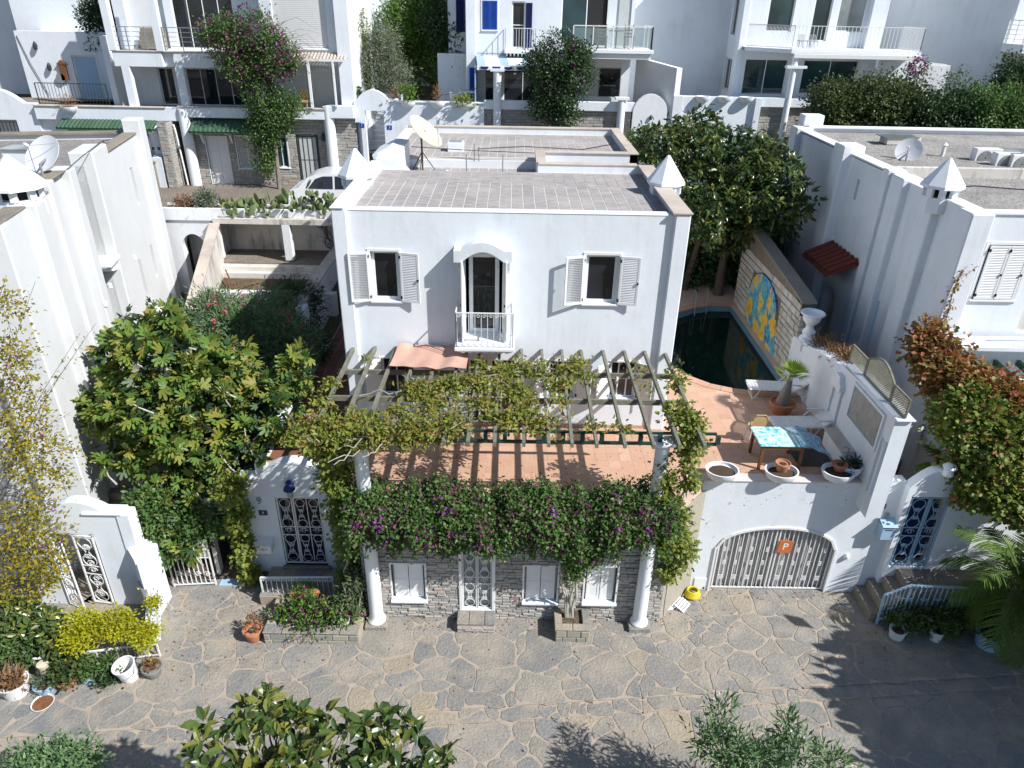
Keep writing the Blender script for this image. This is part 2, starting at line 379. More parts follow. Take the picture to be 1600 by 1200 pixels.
def mural():
    m, n, b = nodes('flower_mural')
    P_ = coords(n, (1, 1, 1)); nz = noise(n, 2.2, 4, .6, P_, 1.2)
    base = ramp(n, nz, [(.3, (.015, .06, .22)), (.42, (.02, .20, .38)), (.5, (.12, .50, .55)), (.58, (.05, .32, .42)), (.7, (.45, .62, .55))])
    v = n.nodes.new('ShaderNodeTexVoronoi'); v.inputs['Scale'].default_value = 2.1; v.inputs['Randomness'].default_value = .8
    wv = n.nodes.new('ShaderNodeMix'); wv.data_type = 'VECTOR'; wv.inputs[0].default_value = .45
    nn = n.nodes.new('ShaderNodeTexNoise'); nn.inputs['Scale'].default_value = 3; n.links.new(P_, nn.inputs[0])
    n.links.new(P_, wv.inputs[4]); n.links.new(nn.outputs['Color'], wv.inputs[5]); n.links.new(wv.outputs[1], v.inputs['Vector'])
    yl = ramp(n, v.outputs['Distance'], [(.0, (.62, .22, .03)), (.14, (.80, .38, .02)), (.36, (.85, .60, .05)), (.5, (.7, .5, .1))])
    msk = ramp(n, v.outputs['Distance'], [(.34, (1, 1, 1)), (.52, (0, 0, 0))])
    pick = ramp(n, noise(n, 1.1, 1, .5, P_), [(.30, (0, 0, 0)), (.36, (1, 1, 1))])
    mk = mix(n, 1.0, msk, pick, 'MULTIPLY')
    c = mix(n, mk, base, yl)
    st = noise(n, 1, 4, .7, coords(n, (9, 9, 2.5)), .5); c = mix(n, ramp(n, st, [(.55, (0, 0, 0)), (.68, (.9, .9, .9))]), c, (.66, .66, .58))
    st2 = noise(n, 1, 4, .7, coords(n, (8, 7, 2)), .8); c = mix(n, ramp(n, st2, [(.63, (0, 0, 0)), (.68, (.8, .8, .8))]), c, (.02, .05, .25))
    n.links.new(c, b.inputs['Base Color']); b.inputs['Roughness'].default_value = .6
    return m
M['mural'] = mural()
def cloth_teal():
    m, n, b = nodes('painted_table_top')
    c = ramp(n, noise(n, 5, 5, .65, coords(n), 1.5), [(.34, (.04, .28, .42)), (.42, (.12, .55, .55)), (.5, (.50, .68, .66)), (.57, (.72, .74, .72)), (.65, (.20, .52, .52)), (.75, (.66, .60, .66))])
    n.links.new(c, b.inputs['Base Color']); b.inputs['Roughness'].default_value = .45; return m
M['teal_top'] = cloth_teal()
def cloth_blue():
    m, n, b = nodes('blue_streaked_cloth')
    c = ramp(n, noise(n, 1, 5, .7, coords(n, (9, 4, 5)), 2.5), [(.36, (.03, .12, .25)), (.46, (.10, .36, .50)), (.53, (.55, .66, .70)), (.6, (.15, .33, .45)), (.7, (.5, .62, .66))])
    n.links.new(c, b.inputs['Base Color']); b.inputs['Roughness'].default_value = .6; return m
M['blue_cloth'] = cloth_blue()
def awning():
    m, n, b = nodes('faded_striped_fabric')
    w_ = n.nodes.new('ShaderNodeTexWave'); w_.bands_direction = 'Y'; w_.inputs['Scale'].default_value = 7.0; w_.inputs['Distortion'].default_value = .3; n.links.new(coords(n), w_.inputs[0])
    c = ramp(n, w_.outputs['Fac'], [(.3, (.50, .26, .19)), (.5, (.36, .16, .11)), (.7, (.60, .40, .31))])
    c = mix(n, ramp(n, noise(n, 3, 4, .6, coords(n)), [(.4, (0, 0, 0)), (.7, (.35, .35, .35))]), c, (.62, .50, .44))
    n.links.new(c, b.inputs['Base Color']); b.inputs['Roughness'].default_value = .9; return m
M['awning'] = awning()
def water():
    m, n, b = nodes('dark_pool_water')
    c = ramp(n, noise(n, .5, 3, .5, coords(n)), [(.35, (.002, .008, .008)), (.7, (.004, .018, .014))])
    n.links.new(c, b.inputs['Base Color']); b.inputs['Roughness'].default_value = .06; b.inputs['Specular IOR Level'].default_value = .3
    bump(n, b, noise(n, 2.5, 3, .5, coords(n)), .06, .05); return m
M['water'] = water()
M['pool_tile'] = plain('pale_blue_pool_tile', (.16, .28, .36), .4, 0, .4, .5, 8)
M['curtain'] = plain('pale_curtain', (.55, .58, .56), .8, 0, .2, .3, 6)
M['car_paint'] = plain('white_car_paint', (.78, .79, .80), .18, 0, .6, .03)
M['rubber'] = plain('black_rubber', (.02, .02, .02), .8)
M['orange_sign'] = plain('faded_orange_sign', (.62, .17, .05), .6, 0, .4, .4, 12)
M['blue_plate'] = plain('blue_enamel', (.01, .06, .30), .35)
M['navy_plate'] = plain('navy_enamel', (.015, .03, .12), .35)
M['hose'] = plain('yellow_hose', (.62, .50, .02), .45, 0, .4, .2)
M['wicker'] = varied('tan_wicker', [(.58, .40, .19)], .7, 'obj', 30, (.5, 60, .01), .2, .4)
M['brown_wood'] = woodmat('brown_stained_wood', (.24, .11, .05), (.11, .05, .025), (12, 12, 12), .55)
M['red_tile'] = varied('dark_red_roof_tile', [(.22, .055, .04), (.18, .05, .035), (.26, .08, .05)], .8, 'obj', 10, (.3, 30, .01), .15, .3)
M['green_tile'] = varied('green_roof_slats', [(.06, .12, .075), (.075, .135, .09), (.055, .105, .065)], .8, 'obj', 10, (.3, 30, .01), .2, .4)
M['beige_tile'] = varied('beige_pantile', [(.58, .51, .44), (.50, .43, .36), (.62, .56, .50)], .85, 'obj', 10, (.3, 30, .01), .15, .4)
M['relief'] = varied('worn_stone_relief', [(.50, .47, .42)], .9, 'obj', 7, (1.0, 12, .04), .15, .7, (.28, .26, .23), .7)
M['granite'] = varied('mossy_step_stone', [(.25, .23, .19), (.30, .27, .22), (.22, .20, .17)], .85, 'obj', 8, (.5, 20, .015), .2, .5, (.36, .31, .22), .5)
M['rubble'] = varied('rubble_stone', [(.34, .32, .27), (.42, .38, .30), (.27, .28, .26), (.48, .42, .30)], .9, 'obj', 8, (.5, 20, .015), .2, .4)
M['rubble_i'] = varied('rubble_stones', [(.34, .32, .27), (.42, .38, .30), (.27, .28, .26), (.48, .42, .30)], .9, 'isl', 8, (.5, 20, .015), .2, .4)
M['roofmembrane'] = plain('grey_bitumen', (.26, .26, .25), .9, 0, .1, .5, 3)
# foliage
M['l_boug'] = leafmat('bougainvillea_leaf', [(0.066, 0.152, 0.038), (0.104, 0.215, 0.053), (0.085, 0.179, 0.046), (0.171, 0.269, 0.073), (0.157, 0.156, 0.06)])
M['f_boug'] = leafmat('magenta_bract', [(0.283, 0.046, 0.303), (0.205, 0.046, 0.248), (0.359, 0.117, 0.413), (0.171, 0.093, 0.165)], .6, .3, .2)
M['f_dull'] = leafmat('dusky_bract', [(0.264, 0.035, 0.173), (0.33, 0.05, 0.247), (0.198, 0.03, 0.123)], .6, .3, .2)
M['l_fig'] = leafmat('fig_leaf', [(0.148, 0.257, 0.039), (0.218, 0.326, 0.058), (0.108, 0.207, 0.039), (0.27, 0.28, 0.05), (0.317, 0.376, 0.069), (0.34, 0.27, 0.06)], .5, .35, .35, 'obj')
M['l_fig_i'] = leafmat('fig_leaves', [(0.116, 0.216, 0.039), (0.173, 0.282, 0.058), (0.095, 0.183, 0.039), (0.27, 0.28, 0.05), (0.267, 0.332, 0.069), (0.34, 0.27, 0.06)], .5, .35, .35)
M['l_ole'] = leafmat('oleander_leaf', [(0.111, 0.201, 0.078), (0.149, 0.263, 0.104), (0.086, 0.162, 0.065), (0.246, 0.343, 0.158)], .5, .25)
M['f_pink'] = leafmat('pink_flower', [(.60, .09, .16), (.70, .20, .26), (.50, .06, .12)], .6, .3, .2)
M['f_white'] = leafmat('white_flower', [(.75, .75, .70)], .6, .3, .2)
M['l_vine'] = leafmat('autumn_vine_leaf', [(0.179, 0.244, 0.033), (0.275, 0.309, 0.046), (0.138, 0.211, 0.04), (0.33, 0.211, 0.046), (0.22, 0.276, 0.04), (0.261, 0.146, 0.04)], .55, .3)
M['l_vine_g'] = leafmat('green_vine_leaf', [(0.154, 0.211, 0.035), (0.241, 0.303, 0.054), (0.31, 0.318, 0.054), (0.121, 0.181, 0.035)], .5, .35)
M['l_creep'] = leafmat('red_creeper_leaf', [(0.325, 0.098, 0.036), (0.26, 0.179, 0.043), (0.146, 0.195, 0.029), (0.423, 0.114, 0.058), (0.211, 0.195, 0.036), (0.309, 0.057, 0.043)], .55, .3)
M['l_creep_g'] = leafmat('green_creeper_leaf', [(0.1, 0.164, 0.028), (0.179, 0.255, 0.039), (0.259, 0.291, 0.049), (0.119, 0.182, 0.028)], .5, .3)
M['l_jas'] = leafmat('yellow_green_leaf', [(0.333, 0.293, 0.02), (0.436, 0.349, 0.02), (0.257, 0.248, 0.03), (0.18, 0.169, 0.03), (0.539, 0.405, 0.015)], .5, .4)
M['l_yel'] = leafmat('bright_yellow_leaf', [(.48, .46, .015), (.40, .42, .02), (.56, .52, .02), (.30, .36, .03)], .5, .4)
M['l_rub'] = leafmat('glossy_broad_leaf', [(0.051, 0.099, 0.026), (0.073, 0.127, 0.032), (0.102, 0.161, 0.032), (0.189, 0.208, 0.039), (0.26, 0.26, 0.05)], .28, .25, .6, 'obj')
M['l_rub_i'] = leafmat('glossy_broad_leaves', [(0.038, 0.079, 0.024), (0.056, 0.105, 0.028), (0.083, 0.136, 0.032), (0.139, 0.168, 0.039), (0.26, 0.26, 0.05)], .3, .25, .6)
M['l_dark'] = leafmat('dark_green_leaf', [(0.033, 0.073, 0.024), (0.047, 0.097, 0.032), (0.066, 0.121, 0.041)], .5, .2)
M['l_lime'] = leafmat('lime_green_leaf', [(0.096, 0.189, 0.026), (0.138, 0.252, 0.035), (0.179, 0.303, 0.053)], .45, .35)
M['l_olive'] = leafmat('olive_leaf', [(0.169, 0.208, 0.13), (0.234, 0.273, 0.182), (0.13, 0.169, 0.104), (0.312, 0.338, 0.247)], .6, .2)
M['l_hedge'] = leafmat('hedge_leaf', [(0.078, 0.12, 0.035), (0.114, 0.151, 0.045), (0.057, 0.095, 0.035)], .5, .3)
M['l_palm'] = leafmat('palm_leaflet', [(0.067, 0.133, 0.02), (0.096, 0.163, 0.027), (0.125, 0.184, 0.034)], .65, .2, .15)
M['l_fan'] = leafmat('fan_palm_blade', [(0.168, 0.288, 0.033), (0.216, 0.336, 0.044), (0.288, 0.36, 0.055)], .4, .35)
M['l_cact'] = leafmat('cactus_pad', [(0.119, 0.171, 0.06), (0.153, 0.207, 0.084), (0.093, 0.144, 0.06), (0.221, 0.234, 0.084)], .6, .0, .3, 'obj')
M['l_agave'] = leafmat('dark_aloe_leaf', [(.035, .06, .03), (.05, .075, .035)], .45, .1)
M['l_dry'] = leafmat('dry_plant', [(.26, .14, .07), (.32, .18, .09), (.20, .12, .06), (.38, .26, .16)], .8, .2, .1)
M['l_grey'] = leafmat('grey_green_leaf', [(.10, .14, .06), (.14, .18, .08), (.07, .11, .05)], .6, .2)

# ---- leaves as numpy clouds
LEAF = {}
def _leafshape(kind):
    """vertices (x across, y along, z up) and faces of one leaf of length 1"""
    if kind == 'oval': return [(0, 0, 0), (-.2, .35, .07), (0, .4, -.02), (.2, .35, .07), (-.17, .7, .02), (0, .75, -.06), (.17, .7, .02), (0, 1, -.2)], [(0, 2, 1), (0, 3, 2), (1, 2, 5, 4), (2, 3, 6, 5), (4, 5, 7), (5, 6, 7)]
    if kind == 'small': return [(0, 0, 0), (-.32, .5, .07), (0, 1, -.08), (.32, .5, .07)], [(0, 3, 2), (0, 2, 1)]
    if kind == 'narrow': return [(0, 0, 0), (-.10, .45, .03), (0, 1, -.12), (.10, .45, .03)], [(0, 3, 2), (0, 2, 1)]
    if kind == 'ivy': return [(0, 0, 0), (-.42, .25, .0), (-.2, .5, .06), (-.36, .8, -.04), (0, 1.0, -.1), (.36, .8, -.04), (.2, .5, .06), (.42, .25, 0)], [(0, 2, 1), (0, 4, 2), (2, 4, 3), (0, 6, 4), (6, 5, 4), (0, 7, 6)]
    if kind == 'petal': return [(0, 0, 0), (-.45, .45, .2), (0, .95, .1), (.45, .45, .2)], [(0, 3, 2), (0, 2, 1)]
    if kind == 'fig':
        pts = [(0, 0, 0)]
        tips = [(-70, .52), (-34, .82), (0, 1.0), (34, .82), (70, .52)]
        for i, (a, l) in enumerate(tips):
            if i: 
                am = R((tips[i - 1][0] + a) / 2); pts.append((math.sin(am) * .40, .18 + math.cos(am) * .30, .03))
            a_ = R(a)
            for da, ll in ((-9, l * .86), (0, l), (9, l * .86)):
                q = R(a + da); pts.append((math.sin(q) * ll * .92, .12 + math.cos(q) * ll * .88, -.10 * ll))
        n = len(pts); return pts, [(0, i + 1, i) for i in range(1, n - 1)]
def leafmesh(kind, scale, mat):
    v, f = _leafshape(kind); me = bpy.data.meshes.new(kind + '_leaf'); me.from_pydata([(x * scale, y * scale, z * scale) for x, y, z in v], [], f)
    me.materials.append(mat); me.update(); return me
def blob(c, r, n, rng, shell=.55):
    """points in an ellipsoid, denser outside; returns points and outward directions"""
    d = rng.normal(size=(n, 3)); d /= np.linalg.norm(d, axis=1)[:, None]
    t = shell + (1 - shell) * rng.random(n) ** .7
    t *= 1 + .16 * np.sin(d[:, 0] * 5 + c[0] * 3) * np.cos(d[:, 1] * 4 + c[1]) + .1 * np.sin(d[:, 2] * 7 + c[0])
    return np.array(c) + d * np.array(r) * t[:, None], d
def boxpts(a, b, n, rng):
    p = np.array(a) + (np.array(b) - np.array(a)) * rng.random((n, 3)); return p, rng.normal(size=(n, 3)) * .5 + np.array([0, -.3, .6])
def basis(d, rng, up=.35, jit=.7):
    n = len(d); D = d + rng.normal(size=(n, 3)) * jit; D[:, 2] += 0
    D /= np.linalg.norm(D, axis=1)[:, None] + 1e-9
    nz = rng.normal(size=(n, 3)) * .45 + d * .6 + np.array([0, 0, 1.0]) * (up + .5)
    X = np.cross(D, nz); X /= np.linalg.norm(X, axis=1)[:, None] + 1e-9
    Z = np.cross(X, D); return X, D, Z
def leaves(name, sets, parent=None, kind=None, label=None, origin=(0, 0, 0)):
    """sets: list of (points, dirs, shape, size, mat, sizevar, droop) -> one mesh object"""
    V = []; Fs = []; MI = []; off = 0; mats = []
    rng = np.random.default_rng(len(name) * 31 + sum(map(ord, name)) + int(abs(origin[0]) * 10))
    loops = []; starts = []; totals = []
    for (p, d, shape, size, mat, var, droop) in sets:
        if mat not in mats: mats.append(mat)
        mi = mats.index(mat)
        lv, lf = _leafshape(shape); lv = np.array(lv, float)
        n = len(p)
        if n == 0: continue
        d = d.copy(); d[:, 2] -= droop
        X, D, Z = basis(d, rng)
        s = size * (1 + var * (rng.random(n) - .5) * 2)
        q = (p[:, None, :] + s[:, None, None] * (lv[None, :, 0:1] * X[:, None, :] + lv[None, :, 1:2] * D[:, None, :] + lv[None, :, 2:3] * Z[:, None, :]))
        k = len(lv); V.append(q.reshape(-1, 3))
        for f in lf: pass
        fl = np.array([i for f in lf for i in f]); ft = np.array([len(f) for f in lf])
        L = (np.arange(n)[:, None] * k + fl[None, :] + off).reshape(-1); loops.append(L)
        totals.append(np.tile(ft, n)); MI.append(np.full(n * len(lf), mi)); off += n * k
    V = np.concatenate(V) - np.array(origin); loops = np.concatenate(loops).astype(np.int32); totals = np.concatenate(totals).astype(np.int32); MI = np.concatenate(MI).astype(np.int32)
    starts = np.concatenate([[0], np.cumsum(totals)[:-1]]).astype(np.int32)
    me = bpy.data.meshes.new(name); me.vertices.add(len(V)); me.vertices.foreach_set('co', V.astype(np.float32).reshape(-1))
    me.loops.add(len(loops)); me.loops.foreach_set('vertex_index', loops)
    me.polygons.add(len(totals)); me.polygons.foreach_set('loop_start', starts); me.polygons.foreach_set('loop_total', totals)
    for m in mats: me.materials.append(m)
    me.polygons.foreach_set('material_index', MI); me.update(calc_edges=True); me.validate()
    o = link(name, me, parent); return props(o, label, None, None, kind)
def clumps(blobs, nclump, per, spread, seed, shell=.6):
    """clump centres in the shells of several blobs, then leaves around each clump"""
    rng = np.random.default_rng(seed); vol = np.array([r[0] * r[1] * r[2] for c, r in blobs]) ** .67; vol = vol / vol.sum()
    P_ = []; D_ = []
    for (c, r), f in zip(blobs, vol):
        n = max(1, int(nclump * f)); p, d = blob(c, r, n, rng, shell)
        sc = .55 + .9 * rng.random(n)
        q = np.repeat(p, per, axis=0) + rng.normal(size=(n * per, 3)) * spread * np.repeat(sc, per)[:, None]
        P_.append(q); dd = np.repeat(d, per, axis=0); o = q - np.repeat(p, per, axis=0)
        D_.append(dd * .7 + o / (spread + 1e-6) * .6)
    return np.concatenate(P_), np.concatenate(D_)
def limbs(mb, base, tips, r0, r1, rng, n=7, mid=.5, wob=.12):
    for t in tips:
        b = Vector(base); t = Vector(t); L = (t - b).length
        pts = []; rs = []
        for i in range(n):
            k = i / (n - 1); p = b.lerp(t, k) + Vector((rng.normal(), rng.normal(), rng.normal() * .5)) * wob * L * .25 * math.sin(PI * k)
            p.z += math.sin(PI * k) * L * .06
            pts.append(p); rs.append(r0 + (r1 - r0) * k)
        mb.tube(pts, rs, 6)
    return mb
def pick(p, d, frac, seed):
    rng = np.random.default_rng(seed); m = rng.random(len(p)) < frac
    return (p[m], d[m]), (p[~m], d[~m])

# ---- shared builders
def scroll(mb, c, r, sgn=1, ax='y', th=.008, turns=1.4, up=1, n=10, mi=0):
    pts = []
    for i in range(n + 1):
        t = i / n; a = t * turns * 2 * PI; rr = r * (1 - .78 * t)
        u = sgn * (r - rr * math.cos(a) ) - sgn * r; v = up * rr * math.sin(a)
        pts.append((c[0] + u, c[1], c[2] + v) if ax == 'y' else (c[0], c[1] + u, c[2] + v))
    return mb.tube(pts, th, 4, mi)
def arcpts(c, r, a0, a1, n=8):
    return [(c[0] + r * math.cos(R(a0 + (a1 - a0) * i / n)), c[1], c[2] + r * math.sin(R(a0 + (a1 - a0) * i / n))) for i in range(n + 1)]
def chimney(parent, x, y, zb, zt, w=.36, mat=None):
    """square shaft turning octagonal with slots under a flared eight-sided cone"""
    mat = mat or M['plaster']
    sh = MB(); n = 8; a0 = PI / 8
    def ring(r, z): return [(x + r * math.cos(a0 + 2 * PI * k / n), y + r * math.sin(a0 + 2 * PI * k / n), z) for k in range(n)]
    zc = zt - .72; rr = w * 1.0
    b = len(sh.v)
    r1 = ring(rr, zb); r2 = ring(rr, zc - .24); sh.add(r1 + r2, [(k, (k + 1) % n, n + (k + 1) % n, n + k) for k in range(n)] + [tuple(range(n, 2 * n))])
    for k in range(n):     # posts between the slots
        a = a0 + 2 * PI * k / n
        sh.bar((x + rr * .93 * math.cos(a), y + rr * .93 * math.sin(a), zc - .24), (x + rr * .93 * math.cos(a), y + rr * .93 * math.sin(a), zc), .155, .1, up=(math.cos(a), math.sin(a), 0))
    f = part('chimney', sh, mat, parent)
    cp = MB(); r3 = ring(rr * 1.0, zc - .002); r4 = ring(rr * 1.32, zc); r5 = ring(rr * 1.30, zc + .07); r6 = ring(.035, zt)
    cp.add(r4 + r5 + r6, [(k, (k + 1) % n, n + (k + 1) % n, n + k) for k in range(n)] + [(n + k, n + (k + 1) % n, 2 * n + (k + 1) % n, 2 * n + k) for k in range(n)] + [tuple(range(n))[::-1], tuple(range(2 * n, 3 * n))])
    part('chimney_cap', cp, mat, f)
    dk = MB(); dk.lathe([(rr * .62, 0), (rr * .62, .26)], (x, y, zc - .25), 8); part('flue', dk, M['dark_room'], f)
    return f
def window(parent, u0, u1, z0, z1, d, frame='white_wood', glass='glass', fw=.06, depth=.08, bars=0, rows=0, sill=True, axis='y', sign=1, name='window', out=.0, surround=0):
    """frame + pane (+ glazing bars, sill). d = plane of the outer wall face, pane set back by depth along sign"""
    fr = MB()
    def bx(mb, a, b, c_, e, z_, y_, c=0.006):
        if axis == 'y': mb.box(a, b, c_, e, z_, y_, 0, c)
        else: mb.box(c_, e, a, b, z_, y_, 0, c)
    dd = d + sign * depth
    bx(fr, u0, u0 + fw, dd, dd + sign * .06, z0, z1); bx(fr, u1 - fw, u1, dd, dd + sign * .06, z0, z1)
    bx(fr, u0 + fw, u1 - fw, dd + sign * .001, dd + sign * .058, z0, z0 + fw); bx(fr, u0 + fw, u1 - fw, dd + sign * .001, dd + sign * .058, z1 - fw, z1)
    for i in range(bars):
        c = u0 + (u1 - u0) * (i + 1) / (bars + 1); bx(fr, c - fw * .35, c + fw * .35, dd + sign * .004, dd + sign * .05, z0 + fw, z1 - fw)
    for i in range(rows):
        c = z0 + (z1 - z0) * (i + 1) / (rows + 1); bx(fr, u0 + fw, u1 - fw, dd + sign * .012, dd + sign * .042, c - fw * .3, c + fw * .3)
    if surround:
        s_ = surround; e0, e1 = d - sign * .025, d + sign * .02
        bx(fr, u0 - s_, u0, e0, e1, z0 - s_, z1 + s_); bx(fr, u1, u1 + s_, e0, e1, z0 - s_, z1 + s_)
        bx(fr, u0, u1, e0 + sign * .001, e1, z1, z1 + s_); bx(fr, u0, u1, e0 + sign * .001, e1, z0 - s_, z0)
    w_ = part(name, fr, M[frame], parent)
    g = MB(); bx(g, u0 + fw * .8, u1 - fw * .8, dd + sign * .022, dd + sign * .034, z0 + fw * .8, z1 - fw * .8, 0); part('pane', g, M[glass], w_)
    if sill:
        s = MB(); bx(s, u0 - .06, u1 + .06, d - sign * .06, dd, z0 - .05, z0 + .004, .01); part('sill', s, M['plaster_new'], w_)
    return w_
def shutter(parent, hinge, ang, w, z0, z1, mat='white_wood', axis='y', louvre=True, panels=False, name='shutter', hw=True, sgn=1, local=False):
    """louvred leaf hinged at (x,y), swung to ang (radians, 0 = +x)"""
    fr = MB(); t = .035; s = .055
    fr.box(0, s, -t / 2, t / 2, z0, z1, 0, .004); fr.box(w - s, w, -t / 2, t / 2, z0, z1, 0, .004)
    for a, b in ((z0, z0 + s), (z1 - s, z1)) + ((((z0 + z1) / 2 - s / 2, (z0 + z1) / 2 + s / 2),) if panels else ()): fr.box(s, w - s, -t / 2 + .001, t / 2 - .001, a, b)
    if panels: fr.box(s, w - s, -t / 4, t / 4, z0 + s, z1 - s)
    def place(o):
        q = parent; off = Vector((0, 0, 0))
        if not local:
            while q is not None: off += Vector(q.location); q = q.parent
        o.location = Vector((hinge[0], hinge[1], 0)) - off; o.rotation_euler = (0, 0, ang)
    o = link(name, fr.mesh(name, M[mat]), parent); place(o)
    if louvre:
        lv = MB(); n = int((z1 - z0 - 2 * s) / .042)
        for i in range(n):
            z = z0 + s + (i + .5) * (z1 - z0 - 2 * s) / n
            lv.add([(s, -t * .45 * sgn, z - .018), (w - s, -t * .45 * sgn, z - .018), (w - s, t * .45 * sgn, z + .016), (s, t * .45 * sgn, z + .016),
                    (s, -t * .45 * sgn, z - .010), (w - s, -t * .45 * sgn, z - .010), (w - s, t * .45 * sgn, z + .024), (s, t * .45 * sgn, z + .024)],
                   [(3, 2, 1, 0), (4, 5, 6, 7), (0, 1, 5, 4), (2, 3, 7, 6)])
        props(link('louvres', lv.mesh('louvres', M[mat]), o), None, None, None, 'stuff')
    if hw:
        h = MB(); h.box(w - .05, w - .012, -t / 2 - .03, -t / 2, z0 + (z1 - z0) * .45, z0 + (z1 - z0) * .45 + .05); link('catch', h.mesh('catch', M['black']), o)
        for zz in (z0 + .08, z1 - .15):
            h = MB(); h.box(-.012, .03, -t / 2 - .02, t / 2, zz, zz + .07); link('hinge', h.mesh('hinge', M['black']), o)
    return o
def text_mesh(s, size, mat, name='lettering', ext=.004):
    cu = bpy.data.curves.new('t', 'FONT'); cu.body = s; cu.size = size; cu.extrude = ext; cu.align_x = 'CENTER'; cu.align_y = 'CENTER'
    o = bpy.data.objects.new('t', cu); COL.objects.link(o)
    me = bpy.data.meshes.new_from_object(o.evaluated_get(bpy.context.evaluated_depsgraph_get())); me.name = name
    bpy.data.objects.remove(o); me.materials.clear(); me.materials.append(mat); return me
def sign_plate(name, label, x, y, z, w, h, mat, txt=None, tcol='white_wood', tsize=.1, ry=0.0, cat='sign', group=None):
    t = thing(name, label, cat, (x, y, z), 0, group)
    mb = MB(); mb.box(-w / 2, w / 2, -.012, 0, -h / 2, h / 2, 0, .003); p = part('plate', mb, M[mat], t, local=True); p.rotation_euler = (0, ry, 0)
    if txt:
        o = link('lettering', text_mesh(txt, tsize, M[tcol]), t, (0, -.014, 0), (PI / 2, 0, 0)); 
    return t
def bowl_mesh(r, h, t=.035):
    return [(.08, 0), (r * .45, 0.01), (r * .78, h * .3), (r * .97, h * .75), (r, h), (r - t, h), (r - t * 1.3, h * .78), (r * .6, h * .62)]
def bowl(name, label, x, y, z, r=.38, h=.3, mat='plaster_new', group=None, soil=True, cat='planter', sy=.85):
    t = thing(name, label, cat, (x, y, z), 0, group)
    b = MB(); b.lathe(bowl_mesh(r, h), n=28); b.v = [(a, c * sy, e) for a, c, e in b.v]; part('bowl', b, M[mat], t, True, True)
    if soil:
        s = MB(); s.lathe([(r * .93, h * .7), (r * .6, h * .76), (.03, h * .80)], n=20); s.v = [(a, c * sy, e + random.uniform(-.008, .008)) for a, c, e in s.v]; part('soil', s, M['soil'], t, True, True)
    return t
def pot(name, label, x, y, z, r=.16, h=.24, mat='clay', group=None, rim=True, cat='pot', soil=True):
    t = thing(name, label, cat, (x, y, z), 0, group)
    b = MB(); pr = [(r * .66, 0), (r * .7, .01), (r * .93, h * .8), (r * .93, h * .8), (r * 1.06, h * .8), (r * 1.06, h), (r * .93, h), (r * .9, h * .86)] if rim else [(r * .8, 0), (r, h * .9), (r * 1.04, h), (r * .95, h), (r * .93, h * .85)]
    b.lathe(pr, n=20); part('body', b, M[mat], t, True, True)
    if soil:
        s = MB(); s.lathe([(r * .9, h * .84), (.02, h * .88)], n=14); part('soil', s, M['soil'], t, True, True)
    return t
def gate_panel(mb, x0, x1, z0, z1, y, cols=3, rows=2, th=.011, fr=.022, hoops=True):
    """wrought-iron leaf: frame, mid band, intersecting arcs with scrolls"""
    mb.box(x0, x0 + fr * 1.6, y - fr, y + fr, z0, z1); mb.box(x1 - fr * 1.6, x1, y - fr, y + fr, z0, z1)
    mb.box(x0, x1, y - fr * .9, y + fr * .9, z0, z0 + fr * 1.6); mb.box(x0, x1, y - fr * .9, y + fr * .9, z1 - fr * 1.6, z1)
    W = (x1 - x0) / cols; H = (z1 - z0)
    bands = [(0.03, .44), (.44, .56), (.56, .97)] if rows == 2 else [(0.03, .97)]
    for (a, b) in bands[:-1]: mb.bar((x0, y, z0 + H * b), (x1, y, z0 + H * b), .02, .02)
    for c in range(cols):
        cx = x0 + W * (c + .5)
        if c: mb.bar((x0 + W * c, y, z0), (x0 + W * c, y, z1), .02, .02)
        for (a, b) in bands:
            za, zb = z0 + H * a, z0 + H * b; hh = zb - za; r = W * .34
            if hh < r * 2.4:
                for s in (-1, 1): scroll(mb, (cx + s * r * .1, y, (za + zb) / 2), min(r, hh * .42) * .9, -s, 'y', th * .7, 1.2)
                continue
            mb.tube(arcpts((cx, y, za + r), r, 0, 360, 12), th * .8, 4); mb.tube(arcpts((cx, y, zb - r), r, 0, 360, 12), th * .8, 4)
            for s in (-1, 1):
                mb.tube([(cx + s * r, y, za + r), (cx + s * r * .2, y, (za + zb) / 2), (cx + s * r, y, zb - r)], th * .7, 4)
                scroll(mb, (cx - s * .02, y, (za + zb) / 2 + r * .7), r * .45, s, 'y', th * .7, 1.3); scroll(mb, (cx - s * .02, y, (za + zb) / 2 - r * .7), r * .45, s, 'y', th * .7, 1.3, -1)
    return mb
def frame_of(p):
    chain = []; q = p
    while q is not None: chain.append(q); q = q.parent
    Mx = Matrix.Identity(4)
    for q in reversed(chain): Mx = Mx @ (Matrix.Translation(q.location) @ q.rotation_euler.to_matrix().to_4x4())
    return Mx
